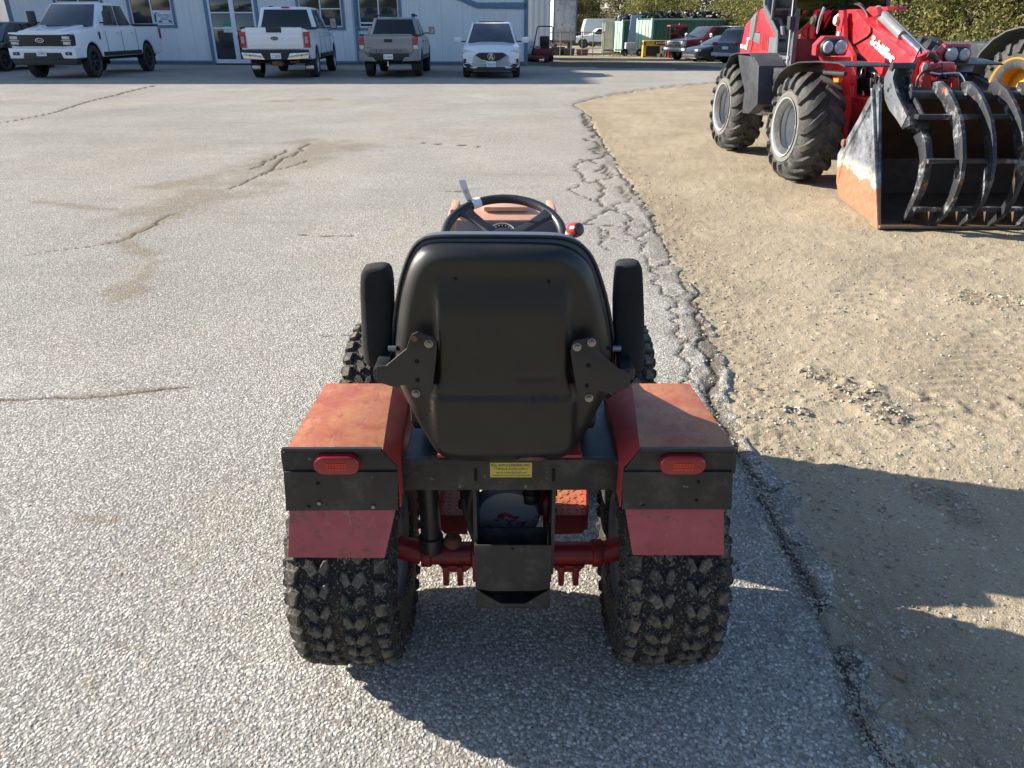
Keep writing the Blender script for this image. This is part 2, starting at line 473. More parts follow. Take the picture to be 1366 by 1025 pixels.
M_ASPH = s.out(c, .9, s.bump(hh, .68, .0044), **{'Specular IOR Level': 0.})

# --- compacted sand and gravel yard
s = NT('sandy_gravel')
cell = s.vor(150, 'F1', None, 'Color'); dist = s.vor(150)
sep = s.n.new('ShaderNodeSeparateColor'); s.link(cell, sep.inputs[0])
base = s.mix(s.ramp(s.noise(1.1, 7, .62), .32, .68), (.252, .200, .136), (.400, .326, .225))
base = s.mix(s.ramp(s.noise(2.4, 7, .72, dist=.8), .55, .68, 0, .5), base, (.20, .165, .115))
base = s.mix(s.ramp(s.noise(14, 6, .7), .35, .7, 0, .6), base, (.295, .252, .182))
gr = s.mix(sep.outputs[0], (.12, .10, .075), (.52, .46, .36))
c = s.mix(s.ramp(dist, .5, .3, 0, .55), base, gr)
pb = s.vor(46, 'F1', None, 'Color'); pd = s.vor(46)
sp2 = s.n.new('ShaderNodeSeparateColor'); s.link(pb, sp2.inputs[0])
isp = s.math('MULTIPLY', s.ramp(pd, .36, .26), s.ramp(sp2.outputs[0], .72, .76))
c = s.mix(isp, c, s.mix(sp2.outputs[1], (.20, .18, .15), (.50, .47, .40)))
c = s.mix(s.ramp(s.attr('rubble'), 0, 1, 0, .45), c, (.20, .155, .105))
c = s.mix(s.attr('lane_dark'), c, (.115, .10, .085))  # darker tone mixed in inside the lane outline
hh = s.math('ADD', s.math('MULTIPLY', s.ramp(dist, 0, .6, 1, 0), .5), s.math('MULTIPLY', isp, 1.6))
hh = s.math('ADD', hh, s.math('MULTIPLY', s.noise(38, 6, .7), 2.2))
M_DIRT = s.out(c, .95, s.bump(hh, .6, .005), **{'Specular IOR Level': 0.})

grid_obj('asphalt_lot', SD > -.06, ZA, {'stain': ASD, 'crack': np.clip(np.maximum(CR, .62 * erode * (GY < 4)), 0, 1), 'rubble': AFR}, M_ASPH)
# darker drive lane between the paved strip and the containers
lane = in_poly(GX + wx * 6, GY + wy * 6, [tuple(PZ(700, 89)[:2]), tuple(PZ(700, 74)[:2]), tuple(PZ(760, 70)[:2]), tuple(PZ(835, 72)[:2]), tuple(PZ(915, 84)[:2]), tuple(PZ(985, 92)[:2]), tuple(PZ(990, 95)[:2])]).astype(float) * .85
grid_obj('gravel_yard', SD < .16, ZD, {'rubble': np.clip(RUB + near_e * .5 * (SD < 0), 0, 1), 'lane_dark': np.clip(lane, 0, 1)}, M_DIRT)

def height_at(x, y):
    i = int(np.clip(np.searchsorted(Yr, y), 1, len(Yr) - 1)); u = x / (.8 * Yr[i] + 1.25)
    j = int(np.clip(round((u + 1.3) / 2.6 * (nu - 1)), 0, nu - 1))
    return (ZA[i, j] if SD[i, j] > 0 else ZD[i, j]), SD[i, j], RUB[i, j]

mb = MB()
mb.add([(-900, -900, -.55), (900, -900, -.55), (900, 1500, -.55), (-900, 1500, -.55)], [(0, 1, 2, 3)])
s = NT('field_ground')
c = s.mix(s.ramp(s.noise(.12, 6), .35, .65), (.20, .165, .115), (.30, .26, .19))
mb.build('ground', s.out(c, .95), kind='structure')

# loose chips and pebbles
ico = [(0, 0, 1)] + [(math.cos(k * 1.2566) * .894, math.sin(k * 1.2566) * .894, .447) for k in range(5)] + [(math.cos(k * 1.2566 + .628) * .894, math.sin(k * 1.2566 + .628) * .894, -.447) for k in range(5)] + [(0, 0, -1)]
icf = [(0, 1 + k, 1 + (k + 1) % 5) for k in range(5)] + [(1 + k, 6 + k, 1 + (k + 1) % 5) for k in range(5)] + [(1 + (k + 1) % 5, 6 + k, 6 + (k + 1) % 5) for k in range(5)] + [(6 + k, 11, 6 + (k + 1) % 5) for k in range(5)]
ico = np.array(ico); icf = np.array(icf)
def pebbles(name, spots, m, label):
    V = []; F = []
    for k, (x, y, z, r) in enumerate(spots):
        a = NPR.rand() * 6.28; ca, sa = math.cos(a), math.sin(a)
        v = ico * (1 + .35 * (NPR.rand(12, 1) - .5)) * np.array([1, .55 + .4 * NPR.rand(), .4 + .35 * NPR.rand()]) * r
        v = np.stack([v[:, 0] * ca - v[:, 1] * sa + x, v[:, 0] * sa + v[:, 1] * ca + y, v[:, 2] + z + r * .12], -1)
        V.append(v); F.append(icf + 12 * k)
    me = bpy.data.meshes.new(name); me.from_pydata(np.concatenate(V).tolist(), [], np.concatenate(F).tolist())
    o = link(name, me, m, kind='stuff'); o['label'] = label; o['category'] = 'gravel'
    return o
spots = []
tries = 0
while len(spots) < 10500 and tries < 120000:
    tries += 1
    y = 1.0 * (9.5 / 1.0) ** random.random(); x = random.uniform(-.1, 1.0) * (.8 * y + 1.2)
    z, sd, rb = height_at(x, y)
    if sd > .32: continue
    pr = .16 + .5 * rb + (.5 * math.exp(-((sd + .05) / .25) ** 2)) + (.25 if 4 < y < 8 and .8 < x < 2.4 else 0)
    if sd > 0: pr = .22 if random.random() < .6 else 0
    if random.random() > pr: continue
    r = .0022 + .0055 * random.random() ** 3 + (.005 * random.random() if rb > .4 else 0)
    r *= (1 + .08 * y)
    spots.append((x, y, z, r))
mc = gnd(crack_px[0][0])
for k in range(2600):
    i = random.randrange(12) if random.random() < .75 else random.randrange(len(mc) - 1); t = random.random(); a, b = mc[i], mc[i + 1]
    x = a[0] + (b[0] - a[0]) * t + random.gauss(.012, .022); y = a[1] + (b[1] - a[1]) * t + random.gauss(0, .02)
    z, sd, rb = height_at(x, y); r = .0018 + .0055 * random.random() ** 2.5; spots.append((x, y, z, r * (1 + .05 * y)))
s = NT('pebble_stone')
oi = s.vor(22, 'F1', None, 'Color'); sp3 = s.n.new('ShaderNodeSeparateColor'); s.link(oi, sp3.inputs[0])
M_PEB = s.out(s.mix(sp3.outputs[0], (.17, .145, .11), (.46, .42, .34)), .9, s.bump(s.noise(300, 2), .4, .001))
pebbles('loose_gravel', spots, M_PEB, 'loose chips and pebbles scattered over the sandy yard edge')
spots = []
for k in range(260):
    y = 1.0 * 7 ** random.random(); x = random.uniform(-1.2, 1) * (.7 * y + .9)
    z, sd, rb = height_at(x, y)
    if sd < .4: continue
    spots.append((x, y, z, .0015 + .003 * random.random() ** 2))
pebbles('loose_grit', spots, mat('dark_grit', (.10, .085, .07), .9), 'fine dark grit lying on the pale asphalt')
M_RK = mat('fieldstone', (.34, .31, .26), .9, bump=.5, bs=60)
for k, (px, py, r, lab) in enumerate(((1068, 495, .022, 'small pale stone lying alone on the sandy yard'), (1048, 546, .017, 'small flat stone near the broken asphalt edge on sand'), (1177, 537, .017, 'grey stone at the right end of the rubble patch'))):
    p = PZ(px, py); z, _, _ = height_at(p.x, p.y)
    me = bpy.data.meshes.new('stone'); v = ico * (1 + .3 * (NPR.rand(12, 1) - .5)) * np.array([1, .7, .6]) * r
    me.from_pydata(v.tolist(), [], icf.tolist()); o = link('stone', me, M_RK); o.location = (p.x, p.y, z + r * .3)
    md = o.modifiers.new('s', 'SUBSURF'); md.levels = md.render_levels = 1
    tag(o, lab, 'stone')
# the one dry leaf
p = PZ(1200, 901); z, _, _ = height_at(p.x, p.y)
pts = [(-.030, 0, .002), (-.015, .010, .005), (.004, .012, .008), (.018, .007, .006), (.032, 0, .002), (.018, -.006, .003), (0, -.010, .002), (-.016, -.008, .002)]
mb = MB(); mb.add([Vector(q) for q in pts] + [Vector((0, .001, .000))], [(i, (i + 1) % 8, 8) for i in range(8)])
o = mb.build('dry_leaf', mat('dry_leaf', (.30, .16, .07), .8)); o.location = (p.x, p.y, z + .004); o.rotation_euler = (0, .1, -.8); o.scale = (.62, .62, .8)
tag(o, 'curled brown dry leaf on the shaded gravel beside the tractor', 'leaf')

# ================================================================== TYRES (shared builders)
def tyre(R, W, b, nexp, lugs, m, name='tyre', n=56, bev=0.):
    """lugs: list of (path [(s,t)...] in metres over the tread, base half width, top half width, height)"""
    Rm = R - b
    def sec(ph, h=0.):
        def raw(p):
            s_, c_ = math.sin(p), math.cos(p)
            return Vector((W / 2 * math.copysign(abs(s_) ** (2 / nexp), s_), Rm + b * math.copysign(abs(c_) ** (2 / nexp), c_)))
        p0 = raw(ph)
        if not h: return p0
        d = raw(ph + .01) - raw(ph - .01); d.normalize()
        return p0 + Vector((-d.y, d.x)) * h
    # arc-length table
    phs = [(-2.35 + 4.7 * k / 240) for k in range(241)]
    L = [0.]
    for a, c in zip(phs[:-1], phs[1:]): L.append(L[-1] + (sec(c) - sec(a)).length)
    mid = L[120]
    def ph_of(s_):
        return float(np.interp(s_ + mid, L, phs))
    def pt(s_, t, h):
        q = sec(ph_of(s_), h); th = t / R
        return Vector((q.x, q.y * math.sin(th), q.y * math.cos(th)))
    mb = MB()
    prof = [sec(p) for p in [-2.3 + 4.6 * k / 26 for k in range(27)]]
    mb.lathe([(p.x, p.y) for p in prof], n=n)
    for path, w0, w1, h in lugs:
        rings = []; m_ = len(path)
        for i, (s0, t0) in enumerate(path):
            a = path[max(0, i - 1)]; c = path[min(m_ - 1, i + 1)]
            dx, dy = c[0] - a[0], c[1] - a[1]; l_ = math.hypot(dx, dy); nx, ny = -dy / l_, dx / l_
            e = 1.
            if i == 0 or i == m_ - 1: e = .86
            sh = 0
            if i == 0: sh = (w0 - w1) * .8
            if i == m_ - 1: sh = -(w0 - w1) * .8
            ux, uy = dx / l_ * sh, dy / l_ * sh
            rings.append([pt(s0 + nx * w0, t0 + ny * w0, -.004), pt(s0 + nx * w1 * e + ux, t0 + ny * w1 * e + uy, h), pt(s0 - nx * w1 * e + ux, t0 - ny * w1 * e + uy, h), pt(s0 - nx * w0, t0 - ny * w0, -.004)])
        mb.loft(rings)
    return mesh_only(mb, name, m, ang=30, bevel=bev, seg=1)

def mesh_only(mb, name, m, **k):
    XF.append(Matrix()); o = mb.build(name, m, **k); XF.pop(); me = o.data; bpy.data.objects.remove(o); return me

def turf_lugs(R, W, N, h=.016):
    C = 2 * math.pi * R; p = C / N; out = []
    rnd = random.Random(4)
    for k in range(N):
        t = k * p
        for sg in (-1, 1):
            o = 0 if sg < 0 else p / 2
            j = rnd.uniform(-.002, .002)
            out.append(([(sg * W * .335, t + o), (sg * W * .40, t + o + .002 + j), (sg * W * .48, t + o - .002)], p * .46, p * .30, h))                     # shoulder knob
            out.append(([(sg * W * .54, t + o + p * .5), (sg * W * .62, t + o + p * .5), (sg * W * .72, t + o + p * .5)], p * .34, p * .16, h * .75))     # side biter
            out.append(([(sg * W * .29, t + o + p * .62), (sg * W * .235, t + o + p * .52), (sg * W * .175, t + o + p * .10)], p * .30, p * .19, h * .95))
            out.append(([(sg * W * .125, t + o + p * .12), (sg * W * .07, t + o + p * .55), (sg * W * .018, t + o + p * .60)], p * .30, p * .19, h * .95))
    return out

# ================================================================== THE COMPACT TRACTOR (centre)
s = NT('worn_tyre_rubber')
sx = s.n.new('ShaderNodeSeparateXYZ'); s.link(s.tc, sx.inputs[0])
rr_ = s.math('SQRT', s.math('ADD', s.math('MULTIPLY', sx.outputs[1], sx.outputs[1]), s.math('MULTIPLY', sx.outputs[2], sx.outputs[2])))
xx_ = s.math('MULTIPLY', sx.outputs[0], sx.outputs[0])
rr_ = s.math('ADD', rr_, s.math('MULTIPLY', xx_, .45))
c = s.mix(s.noise(25, 4), (.011, .011, .011), (.022, .021, .020))
tp = s.math('MULTIPLY', s.ramp(rr_, .284, .291), s.ramp(s.noise(24, 5, .7), .38, .60, .12, .85))
c = s.mix(tp, c, (.15, .125, .095))
c = s.mix(s.math('MULTIPLY', s.ramp(s.noise(150, 2), .56, .64), .65), c, (.21, .185, .15))
c = s.mix(s.math('MULTIPLY', s.ramp(rr_, .287, .275), s.ramp(s.noise(12, 5, .7), .5, .65, 0, .6)), c, (.06, .045, .03))
M_TYRE = s.out(c, .8, s.bump(s.noise(170, 3), .5, .003), **{'Specular IOR Level': .3})
M_RIM = mat('pale_grey_rim', (.42, .42, .42), .5, dirt=(.15, .12, .09), damt=.6, ds=9)
M_BLK = mat('black_powder_coat', (.012, .012, .0125), .52, dirt=(.11, .10, .088), damt=.55, ds=14, dth=.55, speck=(.16, .15, .14), spth=.66, sps=45, bump=.25)
M_BLK2 = mat('clean_black_steel', (.010, .011, .0135), .42, dirt=(.06, .055, .05), damt=.2, ds=8, bump=.2)
M_RED = mat('faded_tractor_red', (.33, .030, .028), .42, vs=9, dirt=(.16, .05, .035), damt=.6, ds=16, speck=(.24, .13, .09), spth=.68, sps=70)
M_REDG = mat('greasy_red_casting', (.36, .016, .016), .42, vs=12, dirt=(.045, .02, .016), damt=.75, ds=12, dth=.48)
s = NT('sunburnt_fender_paint')
c = s.mix(s.ramp(s.noise(7, 7, .72, dist=.4), .4, .6), (.30, .072, .036), (.37, .128, .056))
c = s.mix(s.ramp(s.noise(11, 8, .78), .44, .66, 0, .85), c, (.40, .195, .085))
c = s.mix(s.ramp(s.noise(60, 5, .8, vec=s.scale(1, .35, 1)), .55, .66, 0, .7), c, (.22, .05, .035))
ln = s.ramp(s.noise(6, 2, .5, vec=s.scale(14, 1, 1), dist=.8), .665, .69, 0, .3)
c = s.mix(ln, c, (.15, .035, .03))
c = s.mix(s.ramp(s.noise(26, 6, .8), .60, .68, 0, .55), c, (.20, .055, .035))
c = s.mix(s.ramp(s.noise(170, 2), .66, .71, 0, .6), c, (.12, .05, .03))
c = s.mix(s.ramp(s.noise(4, 7, .75, dist=.9), .56, .66, 0, .6), c, (.29, .055, .035))
ln = s.ramp(s.noise(9, 2, .5, vec=s.scale(1, 9, 1), dist=1.2), .68, .70, 0, .45)
c = s.mix(ln, c, (.16, .045, .035))
M_FEND = s.out(c, s.ramp(s.noise(14, 6), .3, .7, .34, .6), s.bump(s.noise(90, 4), .12, .002))
s = NT('faded_pink_flap')
c = s.mix(s.ramp(s.noise(6, 5, .65), .35, .65), (.26, .040, .060), (.36, .075, .095))
c = s.mix(s.ramp(s.noise(34, 7, .8), .54, .63, 0, .85), c, (.13, .055, .045))
c = s.mix(s.ramp(s.noise(9, 7, .8), .57, .66, 0, .7), c, (.10, .07, .055))
c = s.mix(s.ramp(s.noise(28, 5, .8, vec=s.scale(1, 1, .3)), .58, .66, 0, .5), c, (.42, .15, .16))
M_PINK = s.out(c, .55, s.bump(s.noise(80, 4), .2, .002))
M_SHELL = mat('seat_shell_plastic', (.0088, .0085, .0075), .42, var=.05, dirt=(.03, .027, .024), damt=.30, ds=5, dth=.58, bump=.12, bs=400, speck=(.06, .055, .05), spth=.78, sps=35)
M_VINYL = mat('grey_seat_vinyl', (.085, .10, .125), .55, bump=.4, bs=500)
M_FABRIC = mat('black_armrest_cloth', (.010, .010, .010), .95, bump=.6, bs=600)
M_ZINC = mat('zinc_bolt', (.26, .26, .255), .42, metal=.9, dirt=(.25, .14, .08), damt=.4, ds=60)
M_LENS = mat('red_reflector_lens', (.25, .008, .009), .22, spec=.6, var=.08)
M_RUST = mat('rusty_steel', (.19, .075, .035), .8, var=.35, vs=40, dirt=(.05, .03, .02), damt=.7, ds=20)
M_WHEELB = mat('steering_wheel_plastic', (.020, .021, .023), .38)

tr = thing('compact_tractor', 'red compact tractor seen from behind with black seat and knobbly tyres', 'tractor', (-.01, 1.55, 0), world=True)

# wheels
RW, WW = .281, .240
ty = tyre(RW, WW, .078, 4.8, turf_lugs(RW, WW, 34, .0125), M_TYRE)
rim = MB().lathe([(-.105, .148), (-.095, .150), (-.085, .137), (-.02, .130), (-.01, .07), (.02, .055), (.02, .0001)], n=40)
rim.lathe([(.105, .148), (.095, .150), (.085, .137), (-.02, .130)], n=40)
for k in range(5):
    a = k * 2 * math.pi / 5; rim.cyl((-.02, .045 * math.cos(a), .045 * math.sin(a)), (.035, .045 * math.cos(a), .045 * math.sin(a)), .009, 6)
rim_me = mesh_only(rim, 'rim', M_RIM)
def wheel_at(parent, root_loc, x, y, z, flip=1, rx=0., rz=0., tyre_me=None, rim_me_=None, extra=None):
    w = bpy.data.objects.new('wheel', None); COL.objects.link(w); w.parent = parent; w.empty_display_size = .1
    w.location = Vector((x, y, z)) - Vector(root_loc); w.rotation_euler = (rx, 0, rz)
    a = link('tyre', tyre_me, None, w); c_ = link('rim', rim_me_, None, w); c_.scale = (flip, 1, 1)
    if extra is not None:
        e = link('hub', extra, None, w); e.scale = (flip, 1, 1)
    return w
L0 = (-.01, 1.55, 0)
CYR = 1.545
wheel_at(tr, L0, -.392, CYR, .288, -1, .05, tyre_me=ty, rim_me_=rim_me)
wheel_at(tr, L0, .374, CYR, .288, 1, .31, tyre_me=ty, rim_me_=rim_me)
wheel_at(tr, L0, -.432, 2.36, .288, -1, .2, -.03, tyre_me=ty, rim_me_=rim_me)
wheel_at(tr, L0, .352, 2.36, .288, 1, .5, -.03, tyre_me=ty, rim_me_=rim_me)

# fenders: folded sheet with lip, chamfer and inner wall
def fender(sg, rear, front, lbl=None):
    """rear/front: X of outer edge, inner top edge, foot of chamfer; both in metres"""
    def ring(Y, o, i, ch, zt, zl, zc, zb):
        t = .003
        outer = [(o, zl), (o, zt), (i, zt)]
        inner = [(i, zt - t), (o - sg * t, zt - t), (o - sg * t, zl)]
        return [Vector((x, Y, z)) for x, z in outer + inner]
    mb = MB()
    rings = [ring(1.272, *rear, .74, .712, .697, .50), ring(1.42, *[(a + b) / 2 for a, b in zip(rear, front)], .741, .713, .699, .46), ring(1.574, *front, .74, .712, .70, .42)]
    f2 = ring(1.70, *front, .655, .63, .62, .36); f3 = ring(1.83, *front, .45, .43, .42, .33)
    mb.loft(rings + [f2, f3])
    fo = mb.build('fender', M_FEND, tr, bevel=.0025)
    mb = MB(); rr = []
    for Y, a, dz in ((1.272, 0, 0), (1.574, 1, 0), (1.70, 1, -.085), (1.83, 1, -.29)):
        o_, i, ch = (rear, front)[a]; zt = .7395 + dz
        rr.append([Vector((i, Y, zt)), Vector((ch, Y, zt - .042)), Vector((ch, Y, min(.60, zt - .06))), Vector((ch + sg * .003, Y, min(.60, zt - .06))), Vector((ch + sg * .003, Y, zt - .043)), Vector((i + sg * .003, Y, zt - .002))])
    mb.loft(rr).build('inner_panel', M_RED, fo, bevel=.001)
    return fo
fl = fender(-1, (-.452, -.258, -.230), (-.440, -.281, -.247))
fr = fender(1, (.447, .256, .224), (.420, .283, .226))
def px_plate(pts, Y, th, name, m, parent, bevel=.0015, **k):
    mb = MB(); mb.plate([PY(x, y, Y) for x, y in pts], (0, th, 0)); return mb.build(name, m, parent, bevel=bevel, **k)
def stadium(cx, cy, w, h, n=10):
    r = h / 2; out = []
    for k in range(n + 1):
        a = math.pi / 2 + math.pi * k / n; out.append((cx - w / 2 + r + r * math.cos(a), cy + r * math.sin(a)))
    for k in range(n + 1):
        a = -math.pi / 2 + math.pi * k / n; out.append((cx + w / 2 - r + r * math.cos(a), cy + r * math.sin(a)))
    return out
up_l = [(374, 606), (381, 602), (508, 601), (530.5, 624), (531, 632), (378, 632)]
up_r = [(831, 632), (832, 628), (854, 600), (975, 602), (983, 607), (981, 632)]
pl = px_plate(up_l, 1.266, .004, 'light_panel', M_BLK, fl)
pr = px_plate(up_r, 1.266, .004, 'light_panel', M_BLK, fr)
px_plate([(378, 630), (531, 630), (530.5, 681), (381.5, 682)], 1.261, .004, 'rear_plate', M_BLK, tr)
px_plate([(831, 630), (978, 630), (976, 680), (830, 680)], 1.261, .004, 'rear_plate', M_BLK, tr)
px_plate([(386, 681), (528, 680), (513, 745), (384, 744)], 1.268, .003, 'mud_flap', M_PINK, tr)
px_plate([(834, 679), (966, 679), (966, 741), (844, 741)], 1.268, .003, 'mud_flap', M_PINK, tr)
for x0, x1, pp in ((376, 509, fl), (854, 980, fr)):        # rubber edge strip and its teeth
    a, b = PY(x0, 601, 1.262), PY(x1, 600, 1.262)
    mb = MB(); mb.box((a + b) / 2 + Vector((0, .001, .001)), ((b - a).x, .008, .006))
    k = 0; x = a.x
    while x < b.x: mb.box((x, 1.262, a.z - .003), (.003, .004, .007)); x += .0062
    mb.build('edge_strip', M_BLK2, pp)
for cx, pp in ((450.5, tr), (909.5, tr)):
    c0 = PY(cx, 617.5, 1.262); W_, H_ = .093, .042
    ol = stadium(0, 0, W_, H_)
    mb = MB(); rings = []
    for sc_, dy in ((1, 0), (1, -.010), (.93, -.014), (.8, -.0155)):
        rings.append([Vector((c0.x + x * (sc_ if sc_ == 1 else 1 - (1 - sc_) * .5), c0.y + dy, c0.z + z * sc_)) for x, z in ol])
    mb.loft(rings); tl = mb.build('tail_light', M_LENS, tr, ang=50)
    mb = MB()
    for i in range(7):
        for j in range(3): mb.box((c0.x + (i - 3) * .0058, c0.y - .0162, c0.z + (j - 1) * .0058), (.0048, .0016, .0048))
    mb.build('reflector_grid', mat('reflector_grid', (.55, .03, .02), .15), tl)
for (px, py) in ((424, 645), (932, 643), (929, 667.5)):
    c0 = PY(px, py, 1.261); MB().cyl((c0.x, 1.2615, c0.z), (c0.x, 1.2598, c0.z), .0042, 12).build('bolt_hole', mat('hole_black', (.002, .002, .002), 1), tr)
for (px, py) in ((426, 671), (411, 677), (498, 676), (858, 676)):
    c0 = PY(px, py, 1.261); MB().cyl((c0.x, 1.2615, c0.z), (c0.x, 1.2575, c0.z), .0042, 10).build('rivet', M_ZINC if px in (426, 498) else M_BLK2, tr, bevel=.001)

# deck and rear cross member
mb = MB(); mb.bb(-.236, .236, 1.33, 1.345, .602, .680); mb.build('cross_member', M_BLK, tr, bevel=.004)
mb = MB(); mb.bb(-.228, .224, 1.345, 1.80, .668, .678); mb.build('deck_plate', M_BLK2, tr, bevel=.003)
for px in (634.5, 738.5):
    c0 = PY(px, 634, 1.329); MB().bb(c0.x - .003, c0.x + .003, 1.3275, 1.335, .655 - .028, .655 + .002).build('slot', mat('hole_black', (.002, .002, .002), 1), tr)
mb = MB(); mb.bb(-.158, .148, 1.335, 1.52, .679, .688); mb.build('seat_base', M_RED, tr, bevel=.002)
a, b = PY(653.5, 618, 1.327), PY(709.5, 637.5, 1.327)
stk = MB().bb(a.x, b.x, 1.3285, 1.3295, b.z, a.z).build('sticker', mat('yellow_sticker', (.50, .40, .07), .5, dirt=(.2, .16, .06), damt=.4, ds=60), tr)
w_, h_ = b.x - a.x, a.z - b.z
M_INK = mat('black_ink', (.02, .018, .01), .6)
for txt, fx, wx_, fz, fh in (('FILL WITH STEINER/TRC', .03, .92, .74, .17), ('TORQUE FLUID ONLY', .09, .82, .49, .16), ('USE OF OTHER OILS WILL VOID', .14, .74, .27, .10), ('WARRANTY AND MAY DAMAGE PUMPS', .04, .92, .08, .10)):
    text_mb(txt, (a.x + w_ * fx, 1.3285, b.z + h_ * fz), (1, 0, 0), (0, 0, 1), h_ * fh, .0006, width=w_ * wx_).build('lettering', M_INK, stk, recalc=False)

# hanging frame plates, hitch pocket
for px in (634, 738):
    c0 = PY(px, 690, 1.35); mb = MB(); mb.bb(c0.x - .004, c0.x + .004, 1.345, 1.50, .36, .602); mb.build('side_plate', M_BLK2, tr, bevel=.001)
zt, zm, zb_ = PY(684, 727, 1.335).z, PY(684, 789, 1.335).z, PY(684, 811, 1.335).z
xl, xr = PY(634, 770, 1.335).x, PY(734.5, 770, 1.335).x
mb = MB()
mb.bb(xl, xl + .005, 1.335, 1.42, zb_, zt); mb.bb(xr - .005, xr, 1.335, 1.42, zb_, zt)
mb.plate([(xl + .006, 1.40, zt - .003), (xr - .006, 1.40, zt - .003), (xr - .006, 1.38, zb_ + .004), (xl + .006, 1.38, zb_ + .004)], (0, .005, 0))
mb.bb(xl + .001, xr - .001, 1.336, 1.415, zb_ + .001, zb_ + .005)
mb.build('hitch_bracket', M_BLK, tr, bevel=.0015)
mb = MB()
mb.plate([(xl, 1.333, zt), (xr, 1.333, zt), (xr, 1.333, zb_ + .060), (xr - .03, 1.333, zb_ + .052), (xl + .03, 1.333, zb_ + .052), (xl, 1.333, zb_ + .060)], (0, .004, 0))
mb.plate([(xl, 1.333, zb_), (xr, 1.333, zb_), (xr, 1.333, zb_ + .0595), (xr - .004, 1.333, zb_ + .055), (xr - .058, 1.333, zb_ + .014), (xl + .058, 1.333, zb_ + .014), (xl + .004, 1.333, zb_ + .055), (xl, 1.333, zb_ + .0595)], (0, .004, 0))
mb.build('hitch_plate', M_BLK, tr, bevel=.0012)
c0 = PY(684, 733, 1.331); MB().cyl((c0.x, 1.3335, c0.z), (c0.x, 1.3322, c0.z), .0035, 10).build('bolt_hole', mat('hole_black', (.002, .002, .002), 1), tr)

# gearbox with flaking grey-blue paint
s = NT('flaking_gearbox_paint')
f = s.ramp(s.math('ADD', s.noise(9, 5, .7), s.math('MULTIPLY', s.noise(34, 4), .25)), .60, .63)
s.n.new('ShaderNodeSeparateXYZ'); sx = s.n[-1]; s.link(s.tc, sx.inputs[0])
top = s.ramp(s.math('ADD', sx.outputs[2], s.math('MULTIPLY', s.noise(30, 3), .06)), .468, .474)
c = s.mix(s.math('MAXIMUM', f, top), (.30, .010, .012), (.24, .245, .25))
M_GBX = s.out(c, .45, s.bump(s.noise(40, 3), .3, .003))
mb = MB().tube([(-.01, 1.46, .435), (-.01, 1.52, .438), (-.01, 1.75, .44)], [.075, .086, .09], 28); mb.build('gearbox', M_GBX, tr, bevel=.008)
mb = MB().tube([(.075, 1.55, .42), (.10, 1.55, .42)], .075, 24); mb.cyl((.068, 1.50, .52), (.075, 1.50, .42), .012, 10); mb.build('gearbox_flange', M_REDG, tr, bevel=.004)
for k in range(3):
    MB().cyl((.10, 1.53 + .0 * k, .36 + .05 * k), (.112, 1.53, .36 + .05 * k), .008, 6).build('flange_bolt', M_BLK2, tr)
mb = MB().bb(-.012, .062, 1.50, 1.58, .505, .60); mb.cyl((.045, 1.47, .50), (.045, 1.47, .60), .018, 14); mb.cyl((.045, 1.47, .478), (.045, 1.47, .505), .022, 14); mb.build('pump_housing', M_BLK2, tr, bevel=.006)
# hoses
for nm, pts, r in (('hose', [(-.055, 1.52, .62), (-.075, 1.48, .55), (-.10, 1.47, .46), (-.088, 1.50, .36), (-.06, 1.56, .31)], .010), ('hose', [(.08, 1.56, .62), (.085, 1.52, .55), (.078, 1.50, .48), (.06, 1.56, .44)], .008),
                   ('hose', [(-.09, 1.62, .60), (-.12, 1.56, .52), (-.115, 1.52, .42), (-.09, 1.50, .33)], .009), ('hose', [(.095, 1.62, .6), (.10, 1.50, .53), (.09, 1.47, .42), (.095, 1.5, .34)], .007)):
    P_ = [Vector(p) for p in pts]; q = []
    for i in range(len(P_) - 1):
        a0, a1, a2, a3 = P_[max(0, i - 1)], P_[i], P_[i + 1], P_[min(len(P_) - 1, i + 2)]
        for k in range(5):
            t = k / 5; q.append(.5 * ((2 * a1) + (a2 - a0) * t + (2 * a0 - 5 * a1 + 4 * a2 - a3) * t * t + (3 * a1 - a0 - 3 * a2 + a3) * t ** 3))
    MB().tube(q, r, 8).build(nm, mat('black_hose', (.015, .015, .016), .55), tr)
mb = MB()
for k in range(5): mb.box((-.118 + .006 * (k % 2), 1.50 + .01 * k, .56 - k * .035), (.03, .025, .022), (.3 * k, .2, .4))
mb.build('linkage', M_BLK2, tr, bevel=.003)
# filter canister
x0 = PY(573, 690, 1.48).x
mb = MB().cyl((x0, 1.49, .338), (x0, 1.49, .61), .0255, 24); mb.cyl((x0, 1.49, .318), (x0, 1.49, .362), .0305, 24); mb.cyl((x0, 1.49, .312), (x0, 1.49, .32), .024, 24)
mb.build('filter_canister', mat('filter_black', (.018, .018, .019), .4, dirt=(.08, .07, .06), damt=.4, ds=20), tr, bevel=.0035)
mb = MB().lathe([(0, .0001), (.004, .014), (.012, .0215), (.024, .0235), (.036, .018), (.042, .0001)], c=(x0 + .052, 1.50, .315), axis='z', n=18); mb.build('fuel_cap', M_RUST, tr)
